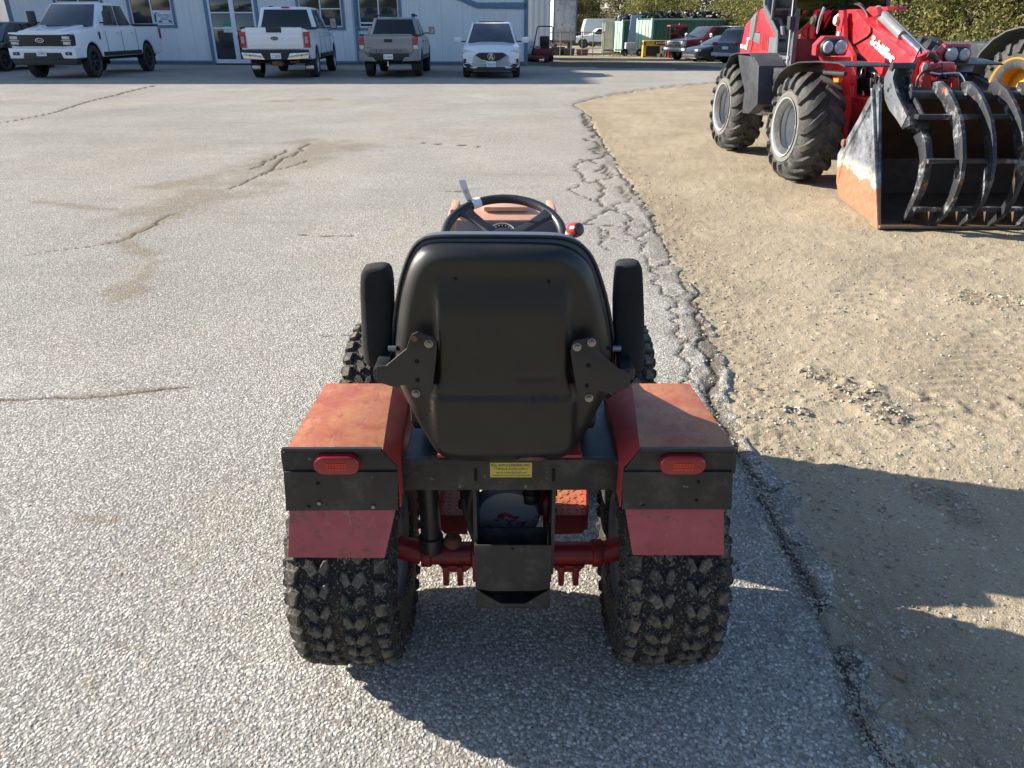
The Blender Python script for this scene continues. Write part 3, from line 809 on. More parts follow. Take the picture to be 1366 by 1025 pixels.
# rear axle tubes with their cast lugs
zc = .262
for sg in (-1, 1):
    mb = MB()
    x_in, x_out = (.085, .235)
    mb.tube([(sg * x_in, CYR, zc), (sg * (x_in + .018), CYR, zc), (sg * (x_in + .022), CYR, zc), (sg * (x_out - .028), CYR, zc), (sg * (x_out - .024), CYR, zc), (sg * x_out, CYR, zc)], [.041, .041, .030, .030, .036, .036], 26)
    mb.build('axle_tube', M_REDG, tr, bevel=.002)
    mb = MB()
    for xx in (.128, .166) if sg > 0 else (.135, .172):
        mb.plate([(sg * (xx - .008), CYR - .034, zc - .02), (sg * (xx + .009), CYR - .034, zc - .02), (sg * (xx + .008), CYR - .034, zc - .082), (sg * (xx - .007), CYR - .034, zc - .082)], (0, .05, 0))
    mb.plate([(sg * .10, CYR - .03, zc - .018), (sg * .19, CYR - .03, zc - .018), (sg * .175, CYR - .03, zc - .04), (sg * .12, CYR - .03, zc - .04)], (0, .04, 0))
    mb.bb(sg * .088, sg * .102, CYR - .045, CYR + .04, zc - .06, zc + .03)
    mb.build('axle_bracket', M_REDG, tr, bevel=.004)
    mb = MB().tube([(sg * .235, CYR, zc), (sg * .30, CYR, .284)], .03, 16); mb.build('axle_hub', M_REDG, tr)
# diamond plate foot rests
for sg, xa, xb in ((1, .108, .205), (-1, .125, .20)):
    mb = MB(); mb.bb(sg * xa, sg * xb, 1.66, 1.85, .296, .300)
    k = 0
    for i in range(10):
        for j in range(5):
            mb.box((sg * (xa + .010 + j * .0195), 1.672 + i * .0175, .3005), (.013, .004, .0022), (0, 0, .8 if (i + j) % 2 else -.8))
    mb.build('foot_plate', M_FEND, tr, recalc=True)
    mb = MB(); mb.plate([(sg * xa, 1.658, .299), (sg * xb, 1.658, .299), (sg * xb, 1.67, .245), (sg * (xb - .012), 1.675, .225), (sg * xa, 1.675, .222)], (0, .003, 0))
    mb.bb(sg * xb, sg * (xb + .003), 1.66, 1.85, .25, .335); mb.build('foot_plate_edge', M_RED, tr)

# seat: outline in the plane of the shell
def smooth_loop(pts, n):
    P_ = [Vector(p) for p in pts]; m = len(P_); q = []
    for i in range(m):
        a0, a1, a2, a3 = P_[i - 1], P_[i], P_[(i + 1) % m], P_[(i + 2) % m]
        for k in range(8):
            t = k / 8; q.append(.5 * ((2 * a1) + (a2 - a0) * t + (2 * a0 - 5 * a1 + 4 * a2 - a3) * t * t + (3 * a1 - a0 - 3 * a2 + a3) * t ** 3))
    L = [0.]
    for i in range(len(q)): L.append(L[-1] + (q[(i + 1) % len(q)] - q[i]).length)
    out = []
    for k in range(n):
        d = L[-1] * k / n; i = int(np.searchsorted(L, d, 'right')) - 1; i = min(i, len(q) - 1)
        out.append(q[i].lerp(q[(i + 1) % len(q)], (d - L[i]) / max(1e-9, L[i + 1] - L[i])))
    return out
YS = 1.325
shell_px = [(669, 330), (720, 331), (751, 334), (772, 344), (786, 358), (796, 378), (806, 412), (814, 450), (817, 482), (814, 515), (806, 538), (796, 555), (783, 580), (770, 598), (755, 610), (730, 614), (669, 616), (615, 615), (594, 612), (578, 600), (562, 576), (551, 556), (541, 538), (530, 515), (526, 480), (528, 445), (534, 400), (541, 372), (550, 350), (563, 336), (583, 331), (620, 330)]
ol = smooth_loop([PY(x, y, YS) for x, y in shell_px], 120)
cen = Vector((PY(671, 470, YS).x, YS, PY(671, 470, YS).z))
def seat_y(x, z, s_):
    """relief of the moulded shell: curled rim, raised middle panel, crease"""
    dx = x - cen.x
    y = 0.018 * max(0, (s_ - .88) / .12) ** 2 + .014 * (dx / .21) ** 2
    zt_, zb2 = PY(0, 400, YS).z, PY(0, 608, YS).z
    hw = .122 + .014 * np.clip((PY(0, 495, YS).z - z) / .05, 0, 1)
    pan = sstep(hw + .009, hw, abs(dx)) * sstep(zt_ + .06, zt_ - .03, z) * sstep(zb2 - .005, zb2 + .03, z)
    y -= .0125 * float(pan)
    top = sstep(.5, 1, (z - 1.03) / .1)
    y -= .006 * float(top) * (1 - min(1, (dx / .17) ** 2))
    zc_ = PY(0, 523, YS).z
    y += .0045 * math.exp(-((z - zc_) / .0028) ** 2) * (1 if abs(dx) < .15 else 0)
    if z < zc_ and abs(dx) < .15: y -= .004
    y += .004 * math.exp(-((z - PY(0, 497, YS).z) / .004) ** 2) * float(sstep(.02, .03, dx) * sstep(.118, .105, dx))
    return y
rings = []
for s_ in [0.02] + [.06 + .94 * k / 34 for k in range(35)]:
    r = []
    for p in ol:
        q = cen + (p - cen) * s_
        r.append(Vector((q.x, YS + seat_y(q.x, q.z, s_) - .014, q.z)))
    rings.append(r)
rings.append([Vector((cen.x + (p.x - cen.x) * 1.004, YS + .035 + .014 * ((p.x - cen.x) / .21) ** 2, cen.z + (p.z - cen.z) * 1.004)) for p in ol])
M = MB(); M.loft(rings, cap=True); M.build('seat_shell', M_SHELL, tr, ang=60)
cush_px = [(669, 324), (725, 325), (755, 328), (777, 338), (791, 354), (801, 378), (811, 412), (818, 450), (821, 482), (817, 515), (808, 536), (780, 560), (669, 570), (565, 560), (538, 540), (526, 515), (522, 480), (523, 445), (529, 400), (536, 372), (546, 346), (560, 330), (583, 325), (620, 324)]
oc = smooth_loop([PY(x, y, YS) for x, y in cush_px], 100)
rings = []
for s_, dy in ((.95, .034), (1.0, .034), (1.012, .045), (1.015, .06), (1.005, .078), (.97, .094), (.90, .105), (.70, .10), (.3, .095)):
    rings.append([Vector((cen.x + (p.x - cen.x) * s_, YS + dy + .014 * ((p.x - cen.x) / .21) ** 2, cen.z + (p.z - cen.z) * s_)) for p in oc])
MB().loft(rings).build('backrest_cushion', M_VINYL, tr, ang=70)
mb = MB()
for s_, dy in ((.985, .024), (1.018, .030), (1.018, .040), (.985, .046)):
    pass
piping = [Vector((cen.x + (p.x - cen.x) * 1.012, YS + .034 + .014 * ((p.x - cen.x) / .21) ** 2, cen.z + (p.z - cen.z) * 1.012)) for p in oc]
MB().tube(piping, .004, 8, closed=True).build('seat_piping', M_BLK2, tr)
rings = []
for X_, dz in ((-.195, -.02), (-.185, 0), (0, -.012), (.185, 0), (.195, -.02)):
    rings.append([Vector((X_ + cen.x, y, z + (dz if z > .76 else 0))) for y, z in ((1.365, .75), (1.365, .95), (1.39, .955), (1.42, .90), (1.48, .85), (1.58, .81), (1.70, .795), (1.80, .79), (1.84, .765), (1.82, .72), (1.5, .70), (1.40, .715))])
MB().loft(rings).build('seat_cushion', mat('dark_seat_vinyl', (.02, .022, .026), .55, bump=.4, bs=500), tr, bevel=.006, ang=50)
for (px, py) in ((608, 371.5), (732, 375)):
    c0 = PY(px, py, 1.315); yy = YS - .014 + seat_y(c0.x, c0.z, .6)
    MB().cyl((c0.x, yy - .0012, c0.z), (c0.x, yy + .004, c0.z), .0034, 12).build('bolt_hole', mat('hole_black', (.002, .002, .002), 1), tr)
# wear mark on the lower edge
c0 = PY(708, 606, YS); MB().plate([(c0.x - .03, YS - .0205, c0.z - .003), (c0.x + .022, YS - .0205, c0.z - .003), (c0.x + .03, YS - .0205, c0.z + .002), (c0.x + .018, YS - .0205, c0.z + .005), (c0.x - .02, YS - .0205, c0.z + .004)], (0, .012, 0)).build('scuff_mark', mat('scuffed_plastic', (.10, .05, .03), .7, var=.4, vs=60), tr)

# armrests folded upright, bent carrier plates, hex bolts
for nm, pts, tilt in (('armrest', [(481, 360), (488, 354), (512, 353), (520, 366), (523, 400), (523.6, 425), (522, 468), (515, 486), (498, 488), (488, 474), (483, 423), (480, 380)], 0), ('armrest', [(826, 352), (832, 348), (851, 347), (858, 353), (859.5, 375), (859, 443), (856, 486), (850, 494), (828, 494), (821.5, 470), (820.5, 415), (823, 375)], 1)):
    a = smooth_loop([PY(x, y, 1.37) for x, y in pts], 56)
    c0 = sum(a, Vector()) / len(a); rings = []
    for s_, dy in ((.55, -.004), (.86, -.001), (.95, .004), (1, .013), (1.0, .034), (.95, .044), (.8, .048)):
        rings.append([Vector((c0.x + (-.004 if c0.x < 0 else .002) + (p.x - c0.x) * s_ * 1.06, 1.362 + dy + (p.z - .90) * .16, c0.z - .008 + (p.z - c0.z) * .94 * (1 - (1 - s_) * .3))) for p in a])
    o = MB().loft(rings).build(nm, M_FABRIC, tr, ang=60)
bl = [(545, 457), (549, 447), (557, 443), (577, 450), (582, 456), (583, 468.5), (577, 520), (573, 527), (566, 528), (540.6, 514), (523.6, 516.6), (501.6, 509.5), (501.6, 489.7), (515, 488), (542, 465.7)]
brp = [(762, 462), (766, 455), (791, 449), (798, 453), (800, 471), (825, 492.6), (841, 497), (840.4, 517), (822, 525), (798, 522), (793, 531), (784, 535), (771, 529), (768, 515), (761, 471)]
for pts, bolts, holes in ((bl, [(571.7, 459.5), (554.7, 526)], [(556, 482.6), (557, 507.5)]), (brp, [(770, 464), (789.5, 458), (786, 532)], [(785, 488), (783, 515)])):
    mb = MB(); P3 = []
    for x, y in pts:
        q = PY(x, y, 1.288); P3.append(q)
    mb.plate(P3, (0, .006, 0)); br = mb.build('armrest_bracket', M_BLK2, tr, bevel=.002)
    for x, y in bolts:
        q = PY(x, y, 1.285); mb = MB().cyl((q.x, 1.2885, q.z), (q.x, 1.2865, q.z), .0085, 20); mb.cyl((q.x, 1.2865, q.z), (q.x, 1.2805, q.z), .0062, 6); mb.build('bolt', M_ZINC, br, bevel=.0007)
    for x, y in holes:
        q = PY(x, y, 1.287); MB().cyl((q.x, 1.2885, q.z), (q.x, 1.2873, q.z), .0046, 14).build('bolt_hole', mat('hole_black', (.002, .002, .002), 1), br)
q = PY(553, 452.5, 1.287); MB().cyl((q.x, 1.2885, q.z), (q.x, 1.2868, q.z), .0058, 14).build('rust_spot', M_RUST, tr)
for sg in (-1, 1):   # spacer under the bracket, and side arm to the pad
    q = PY(566 if sg < 0 else 778, 490, 1.30)
    MB().bb(q.x - .012, q.x + .012, 1.292, 1.345, q.z - .045, q.z + .045).build('bracket_spacer', M_BLK2, tr, bevel=.003)
    q = PY(508 if sg < 0 else 838, 500, 1.292)
    MB().bb(q.x - .014, q.x + .012, 1.292, 1.40, q.z - .012, q.z + .012).build('armrest_arm', M_BLK2, tr, bevel=.003)
    q = PY(521 if sg < 0 else 825, 472, 1.31); MB().cyl((q.x - .008, 1.335, q.z), (q.x + .008, 1.335, q.z), .006, 8).build('pivot_bolt', M_ZINC, tr)

# steering wheel
C0 = Vector((PY(672, 300, 2.15).x, 2.13, .955)); Rr = .172
tl = math.radians(24)
ex = Vector((1, 0, 0)); ey = Vector((0, math.cos(tl), math.sin(tl))); en = ex.cross(ey)
swo = MB().tube([C0 + ex * Rr * math.cos(a) + ey * Rr * math.sin(a) for a in [2 * math.pi * k / 56 for k in range(56)]], .0135, 14, closed=True).build('steering_wheel', M_WHEELB, tr, ang=60)
for a in (math.radians(137), math.radians(35), math.radians(270)):
    d = ex * math.cos(a) + ey * math.sin(a); n_ = en.cross(d)
    rings = []
    for r_, w_, t_, dz in ((.03, .022, .012, -.02), (.08, .017, .010, -.016), (.135, .020, .010, -.006), (.168, .032, .011, 0)):
        c0 = C0 + d * r_ + en * dz
        rings.append([c0 + n_ * w_ + en * t_ * .2, c0 + n_ * w_ * .7 + en * t_, c0 - n_ * w_ * .7 + en * t_, c0 - n_ * w_ + en * t_ * .2, c0 - n_ * w_ * .7 - en * t_ * .6, c0 + n_ * w_ * .7 - en * t_ * .6])
    MB().loft(rings).build('spoke', M_WHEELB, swo, bevel=.003)
MB().cyl(C0 - en * .035, C0 - en * .003, .038, 24).build('wheel_hub', M_WHEELB, swo, bevel=.004)
MB().cyl(C0 - en * .03, C0 - en * .33 + Vector((0, .06, 0)), .018, 16).build('steering_column', M_BLK2, tr)
# dashboard and gauge
da, db = 2.38, 2.543
mb = MB(); mb.plate([(-.20, da, .80), (.175, da, .80), (.165, db, .896), (-.195, db, .896)], (0, .12, -.12)); mb.build('dashboard', mat('dash_blue_black', (.012, .014, .022), .5), tr, bevel=.006)
dn = (Vector((.37, 0, 0))).cross(Vector((0, db - da, .096))).normalized()
g0 = Vector((PY(670, 309, 2.49).x, 2.49, .866)); ey2 = Vector((0, db - da, .096)).normalized()
mb = MB(); mb.tube([g0 + dn * .003 + ex * .044 * math.cos(a) + ey2 * .044 * math.sin(a) for a in [2 * math.pi * k / 40 for k in range(40)]], .0028, 8, closed=True)
ga = mb.build('gauge', mat('gauge_bezel', (.45, .42, .36), .3, metal=.6), tr)
mb = MB()
for k in range(13):
    a = math.radians(-30 + 20 * k); c0 = g0 + dn * .0035 + ex * .034 * math.cos(a) + ey2 * .034 * math.sin(a)
    mb.box(c0, (.003, .003, .002))
mb.build('gauge_ticks', mat('white_print', (.7, .7, .68), .5), ga)
# hood
M_HOOD = mat('sun_faded_hood', (.50, .28, .19), .5, vs=5, dirt=(.42, .10, .06), damt=.75, ds=3.5, dth=.5, speck=(.6, .33, .2), spth=.62, sps=24)
zh = .905
def hx(px, Y, z): return PN(px, 300, (0, Y, 0), (0, 1, 0)).x
mb = MB(); rings = []
for Y, xl_, xr_, z in ((2.55, -.232, .165, .898), (2.62, -.228, .162, .915), (2.70, -.224, .160, .92), (2.72, -.22, .158, .89)):
    rings.append([Vector(v) for v in ((xl_ - .012, Y, .60), (xl_ - .012, Y, z - .055), (xl_ + .006, Y, z), (xr_ - .006, Y, z), (xr_ + .012, Y, z - .055), (xr_ + .012, Y, .60))])
mb.loft(rings); hood = mb.build('hood', M_HOOD, tr, bevel=.006)
MB().bb(-.10, .055, 2.60, 2.70, .915, .932).build('hood_bulge', M_HOOD, hood, bevel=.006)
MB().bb(-.215, -.19, 2.56, 2.72, .915, .932).build('hood_rib', M_HOOD, hood, bevel=.005)
MB().bb(.125, .15, 2.56, 2.72, .915, .932).build('hood_rib', M_HOOD, hood, bevel=.005)
MB().bb(-.22, .15, 2.0, 2.70, .33, .60).build('engine_frame', M_BLK2, tr, bevel=.01)
MB().bb(-.16, .10, 2.15, 2.45, .55, .79).build('pedestal', M_RED, tr, bevel=.01)
MB().bb(-.24, .17, 2.70, 2.73, .30, .60).build('front_bumper', M_BLK2, tr, bevel=.01)
MB().cyl((-.40, 2.36, .284), (.33, 2.36, .284), .03, 16).build('front_axle', M_REDG, tr)
MB().tube([(-.03, 1.72, .25), (-.03, 2.1, .25)], .045, 14).build('drive_shaft_cover', M_BLK2, tr)
# lever with red and black knob
k0 = PY(768, 307, 2.0)
MB().tube([(k0.x - .03, 2.02, .70), (k0.x - .028, 2.01, .93), (k0.x - .012, 2.0, k0.z - .006)], [.009, .010, .016], 12).build('lever', mat('beige_boot', (.33, .30, .25), .6), tr)
kn = Vector((.55, -.75, .30)).normalized()
MB().tube([k0 - kn * .022, k0 - kn * .014, k0, k0 + kn * .014], [.012, .020, .021, .018], 22).build('lever_knob', mat('knob_red', (.30, .008, .012), .35), tr, ang=50)
MB().tube([k0 + kn * .013, k0 + kn * .018, k0 + kn * .019], [.0165, .014, .010], 20).build('knob_cap', mat('knob_black', (.015, .015, .016), .35), tr)

# paper tag tied round the steering wheel rim
a = math.radians(120)
pc = C0 + ex * Rr * math.cos(a) + ey * Rr * math.sin(a)
tdir = (-ex * math.sin(a) + ey * math.cos(a)); nd = (ex * math.cos(a) + ey * math.sin(a))
tg = thing('paper_tag', 'white paper tag tied round the steering wheel rim with its loose end up', 'tag', tuple(pc), world=True)
M_PAP = mat('white_paper', (.72, .72, .74), .7, var=.05)
mb = MB(); rings = []
for k in range(20):
    t = 2 * math.pi * k / 20; e = nd * math.cos(t) + en * math.sin(t)
    w_ = .014
    rings.append([pc - tdir * w_ + e * .0150, pc + tdir * w_ + e * .0150, pc + tdir * w_ + e * .0158, pc - tdir * w_ + e * .0158])
mb.loft(rings, closed=True, cap=False); mb.build('band', M_PAP, tg, ang=60)
p0, p1 = PY(627, 268, pc.y), PY(616.5, 241, pc.y - .02)
d = (p1 - p0).normalized(); sd_ = d.cross(Vector((0, -1, 0))).normalized()
rings = []
for k in range(6):
    t = k / 5; c0 = p0.lerp(p1, t) + Vector((0, -.008 * math.sin(t * 3), 0)); w_ = .0085 + .0015 * t
    rings.append([c0 - sd_ * w_ + d * (.004 if k == 5 else 0), c0 + sd_ * w_ + d * (.016 if k == 5 else 0) * 0, c0 + sd_ * w_ + Vector((0, .0006, 0)), c0 - sd_ * w_ + Vector((0, .0006, 0)) + d * (.004 if k == 5 else 0)])
MB().loft(rings).build('tail_strip', M_PAP, tg, ang=60)
MB().box(p0.lerp(p1, .5) + Vector((0, -.011, 0)), (.003, .001, .012), (0, -.35, 0)).build('print_mark', mat('grey_print', (.3, .3, .32), .7), tg)

# ================================================================== ROAD VEHICLES
M_GLASS = mat('tinted_car_glass', (.012, .014, .017), .04, var=.05, spec=.6)
M_WSCR = mat('clear_windscreen', (.035, .045, .055), .05, var=.3, vs=2.2, spec=.7)
M_PLAS = mat('black_trim_plastic', (.018, .018, .019), .55)
M_CTYRE = mat('road_tyre', (.022, .022, .022), .8, dirt=(.07, .065, .055), damt=.5, ds=8)
M_CHROME = mat('dull_chrome', (.62, .62, .63), .18, metal=.95)
M_HEAD = mat('headlamp_glass', (.42, .45, .48), .08, spec=.7, var=.35, vs=18)
M_TAIL = mat('tail_lamp_red', (.36, .010, .012), .15, spec=.6)
M_PLATE = mat('licence_plate_white', (.66, .68, .72), .45)
M_BLUEINK = mat('plate_blue_ink', (.05, .10, .22), .5)
M_ARCH = mat('wheel_well_dark', (.008, .008, .008), .9)
M_AMBER = mat('amber_lens', (.55, .16, .02), .2)
M_RIMB = mat('black_alloy', (.03, .03, .032), .35)
M_RIMS = mat('silver_alloy', (.40, .41, .42), .3, metal=.6)
def carpaint(n, c, metal=0., rough=.28, dirt=None):
    return mat(n, c, rough, metal=metal, var=.01, vs=2, coat=.6, dirt=dirt, damt=.35, ds=3, rv=0.)
M_WHITE = carpaint('white_car_paint', (.70, .71, .73))
M_GREYP = carpaint('cement_grey_paint', (.24, .235, .23), rough=.33)
M_SILV = carpaint('pearl_white_paint', (.64, .66, .70))
M_MAROON = carpaint('ruby_red_paint', (.22, .012, .018), metal=.3)
M_NAVY = carpaint('dark_navy_paint', (.02, .024, .034))
M_SGREY = carpaint('slate_grey_paint', (.10, .115, .14), metal=.4)
M_BLACKP = carpaint('black_car_paint', (.008, .008, .010))

def road_wheel(R, W, spokes, m_rim, key, _c={}):
    if key in _c: return _c[key]
    mb = MB(); rr = R * .66
    prof = [(-W * .42, rr * .98), (-W * .5, rr + .03), (-W * .5, R - .05), (-W * .42, R - .012), (-W * .2, R), (W * .2, R), (W * .42, R - .012), (W * .5, R - .05), (W * .5, rr + .03), (W * .42, rr * .98)]
    mb.lathe(prof, n=36)
    for k in range(30):
        a = 2 * math.pi * k / 30
        for sg in (-1, 1):
            mb.box((sg * W * .22, (R + .003) * math.cos(a + sg * .05), (R + .003) * math.sin(a + sg * .05)), (W * .30, .02, .014), Matrix.Rotation(a, 3, 'X'))
    t = mesh_only(mb, 'tyre', M_CTYRE)
    mb = MB(); x0 = W * .30
    mb.lathe([(W * .46, rr), (W * .42, rr - .02), (-W * .1, rr - .03), (-W * .1, .0001)], n=36)
    mb.lathe([(x0 - .02, .055), (x0 + .01, .05), (x0 + .012, .0001)], n=20)
    for k in range(spokes):
        a = 2 * math.pi * k / spokes
        mb.loft([[Vector((x0 + dx, r_ * math.cos(a + da * w_), r_ * math.sin(a + da * w_))) for da, dx in ((-1, 0), (1, 0), (1, -.03), (-1, -.03))] for r_, w_ in ((.03, .5), (rr * .5, .16), (rr - .012, .13))])
    r = mesh_only(mb, 'rim', m_rim, bevel=.002)
    _c[key] = (t, r); return _c[key]

def pl(pts, y):
    return float(np.interp(y, [p[0] for p in pts], [p[1] for p in pts]))

def vehicle(name, label, cat, loc, rz, S):
    """shell from a side profile and a plan; the greenhouse, glass, lamps, wheels and trim are parts of their own. Front is +y."""
    root = thing(name, label, cat, loc, rz, S.get('group'))
    L, W, wb, R, zb = S['L'], S['W'], S['wb'], S['R'], S['zb']
    yr = S.get('yr', -wb / 2); yf = yr + wb; y0, y1 = S.get('y0', -L / 2), S.get('y0', -L / 2) + L
    hw = W / 2; paint = S['paint']; Ra = R * 1.17
    ys = set([y0, y0 + .02, y0 + .06, y0 + .14, y1 - .14, y1 - .06, y1 - .02, y1] + [p[0] for p in S['top']])
    ys |= set(np.linspace(y0 + .3, y1 - .3, 16))
    for c in (yr, yf):
        for k in range(17): ys.add(c - Ra * math.cos(math.pi * k / 16))
        ys.add(c - Ra - .012); ys.add(c + Ra + .012)
    ys = sorted(ys); rings = []
    plan = S.get('plan', [(y0, .90), (y0 + .05, .955), (y0 + .25, 1), (y1 - .6, 1), (y1 - .2, .93), (y1 - .05, .84), (y1, .78)])
    low = S.get('low', [(y0, zb + .12), (y0 + .2, zb), (y1 - .3, zb), (y1, zb + .06)])
    for y in ys:
        w = hw * pl(plan, y); zt = pl(S['top'], y); b = pl(low, y)
        for c in (yr, yf):
            if abs(y - c) < Ra: b = max(b, R + math.sqrt(max(0, Ra * Ra - (y - c) ** 2)))
        b = min(b, zt - .12)
        zs = S.get('shoulder', zt - .16) if False else zt - S.get('sh', .14)
        zs = max(zs, b + .05)
        zm = b + (zs - b) * .45
        rings.append([Vector(v) for v in ((-w * .97, y, b), (-w, y, b + .03), (-w * 1.0, y, zm), (-w * .985, y, zs), (-w * .955, y, zt - .03), (-w * .90, y, zt), (-w * .45, y, zt + S.get('crown', .03)), (0, y, zt + S.get('crown', .03) * 1.15),
                      (w * .45, y, zt + S.get('crown', .03)), (w * .90, y, zt), (w * .955, y, zt - .03), (w * .985, y, zs), (w, y, zm), (w, y, b + .03), (w * .97, y, b))])
    MB().loft(rings).build('body', paint, root, ang=38)
    mb = MB().bb(-hw * .8, hw * .8, y0 + .25, y1 - .25, zb - .09, zb + .25); mb.build('underbody', M_ARCH, root, bevel=.03)
    for c in (yr, yf):
        arc = [(c + Ra * f * math.cos(t), R + Ra * f * math.sin(t)) for f, rng in ((1.02, range(13)), (.975, range(12, -1, -1))) for t in [math.pi * k / 12 for k in rng]]
        MB().loft([[Vector((x, y, z)) for y, z in arc] for x in (-hw * .955, hw * .955)]).build('wheel_well', M_ARCH, root)
    # greenhouse
    g = S['cab']      # (y windscreen foot, y windscreen head, y roof tail, y rear glass foot, z belt, z roof, half width belt, half width roof)
    a0, a1, a2, a3, zB, zR, wB, wR = g
    ring = lambda z, ya, yb, w, r=.05: [Vector((x, y, z)) for x, y in ((-w + r, yb), (w - r, yb), (w, yb + r), (w, ya - r), (w - r, ya), (-w + r, ya), (-w, ya - r), (-w, yb + r))]
    rr = [ring(zB - .05, a0, a3, wB), ring(zR - .045, a1 + (a0 - a1) * .04 / max(.1, zR - zB), a2 + (a3 - a2) * .06, wR + .015), ring(zR - .015, a1 - .06, a2 + .05, wR - .04), ring(zR, a1 - .25, a2 + .2, wR - .25), ring(zR + .005, a1 - .5, a2 + .45, wR - .45)]
    MB().loft(rr).build('roof', paint, root, ang=50)
    def face(c4, u0, u1, v0, v1, off, th=.012):
        A, B, C_, D = [Vector(c) for c in c4]   # A low-left, B low-right, C up-right, D up-left
        f = lambda u, v: (A.lerp(B, u)).lerp(D.lerp(C_, u), v)
        q = [f(u0, v0), f(u1, v0), f(u1, v1), f(u0, v1)]
        n = (q[1] - q[0]).cross(q[3] - q[0]).normalized()
        return [p + n * off for p in q], -n * th
    def glass(c4, u0, u1, v0, v1, nm, m=None, off=.008):
        q, t = face(c4, u0, u1, v0, v1, off); mb = MB(); mb.plate(q, t); return mb.build(nm, m or M_GLASS, root, bevel=.002)
    zT = zR - .035
    wsf = [(-wB, a0, zB), (wB, a0, zB), (wR, a1 + .03, zT), (-wR, a1 + .03, zT)]; wsf = [wsf[1], wsf[0], wsf[3], wsf[2]]
    glass(wsf, .05, .95, .04, .96, 'windscreen', S.get('wsm', M_WSCR), .012)
    rgf = [(-wB, a3, zB), (wB, a3, zB), (wR, a2, zT), (-wR, a2, zT)]
    glass(rgf, .07, .93, .12, .92, 'rear_window', off=.012)
    for sg in (-1, 1):
        c4 = [(sg * wB, a3, zB), (sg * wB, a0, zB), (sg * wR, a1, zT), (sg * wR, a2, zT)]
        if sg < 0: pass
        for (u0, u1) in S['side']:
            if sg > 0: q = (u0, u1)
            A = [Vector(c) for c in c4]
            f = lambda u, v: (A[0].lerp(A[1], u)).lerp(A[3].lerp(A[2], u), v)
            Q = [f(u0, .07), f(u1, .07), f(u1, .93), f(u0, .93)]
            n = Vector((sg, 0, .25)).normalized()
            mb = MB(); mb.plate([p + n * .016 for p in Q], -n * .02); mb.build('side_window', M_GLASS, root, bevel=.003)
        # doors: shut lines as recessed dark gaps are built as slim dark strips sunk in the flank, handles proud
        for yd in S.get('doors', []):
            zt = pl(S['top'], yd)
            mb = MB(); mb.bb(sg * (hw - .004), sg * (hw + .0015), yd - .006, yd + .006, zb + .12, zt - .10); mb.build('door_gap', M_PLAS, root)
        for yd in S.get('handles', []):
            MB().bb(sg * (hw - .01), sg * (hw + .03), yd - .09, yd + .09, S['zh'] - .018, S['zh'] + .018).build('door_handle', S.get('hm', paint), root, bevel=.008)
        MB().bb(sg * (hw - .01), sg * (hw + .012), yr + Ra + .06, yf - Ra - .06, zb + .02, zb + .13).build('sill_trim', S.get('sillm', M_PLAS), root, bevel=.01)
        # door mirror
        mz = S.get('mz', zB + .10); my = a0 - S.get('mdy', .35)
        mb = MB(); mb.bb(sg * (wB - .02), sg * (hw + .10), my - .02, my + .02, mz - .06, mz - .02); mb.build('mirror_arm', M_PLAS, root, bevel=.01)
        mh = MB(); mh.bb(sg * (hw + .05), sg * (hw + .05 + S.get('mw', .2)), my - .05, my + .06, mz - .08, mz + S.get('mh', .13)); mh = mh.build('mirror', S.get('mm', paint), root, bevel=.035)
        gb = MB(); gb.bb(sg * (hw + .07), sg * (hw + .03 + S.get('mw', .2)), my - .056, my - .048, mz - .06, mz + S.get('mh', .13) - .02); gb.build('mirror_glass', M_CHROME, mh)
    # wheels
    t, r = road_wheel(R, S.get('tw', .25), S.get('spokes', 6), S.get('rimm', M_RIMB), S.get('wk', name + str(R)))
    tx = S.get('track', W - S.get('tw', .25) - .04) / 2
    for sg in (-1, 1):
        for c in (yr, yf):
            w = bpy.data.objects.new('wheel', None); COL.objects.link(w); w.parent = root; w.location = (sg * tx, c, R); w.empty_display_size = .1
            if c == yf: w.rotation_euler = (0, 0, S.get('steer', 0))
            link('tyre', t, None, w); q = link('rim', r, None, w); q.scale = (sg, 1, 1)
            mbf = None
    return root, dict(y0=y0, y1=y1, hw=hw, yr=yr, yf=yf, root=root)

def part(nm, m, root, x0, x1, ya, yb, z0, z1, bev=.006):
    return MB().bb(x0, x1, ya, yb, z0, z1).build(nm, m, root, bevel=bev)
def polyfront(nm, m, root, pts, y, th, bev=.004):
    return MB().plate([(x, y, z) for x, z in pts], (0, th, 0)).build(nm, m, root, bevel=bev)
def numberplate(root, x, y, z, txt, face=-1, w=.30, h=.15):
    """face -1: looks towards -y (rear)"""
    p = part('licence_plate', M_PLATE, root, x - w / 2, x + w / 2, y, y + .006 * face, z - h / 2, z + h / 2, .002)
    xd = (1, 0, 0) if face < 0 else (-1, 0, 0)
    text_mb(txt, (x - w * .42 * (1 if face < 0 else -1), y + .0065 * face, z - h * .28), xd, (0, 0, 1), h * .5, .001, width=w * .84).build('plate_lettering', M_BLUEINK, p, recalc=False)
    return p
def oval(root, x, y, z, w, h, face, txt=None, m=None, mt=None):
    mb = MB(); mb.plate([(x + w / 2 * math.cos(a), y, z + h / 2 * math.sin(a)) for a in [2 * math.pi * k / 24 for k in range(24)]], (0, -.012 * face, 0))
    e = mb.build('emblem', m or M_PLAS, root)
    mb = MB().tube([(x + w / 2 * math.cos(a), y + .002 * face, z + h / 2 * math.sin(a)) for a in [2 * math.pi * k / 24 for k in range(24)]], .008, 6, closed=True); mb.build('emblem_ring', M_CHROME, e)
    if txt: text_mb(txt, (x - w * .34 * (1 if face < 0 else -1), y + .002 * face, z - h * .22), (1, 0, 0) if face < 0 else (-1, 0, 0), (0, 0, 1), h * .45, .003, width=w * .68, shear=.3).build('emblem_lettering', mt or M_CHROME, e, recalc=False)
    return e

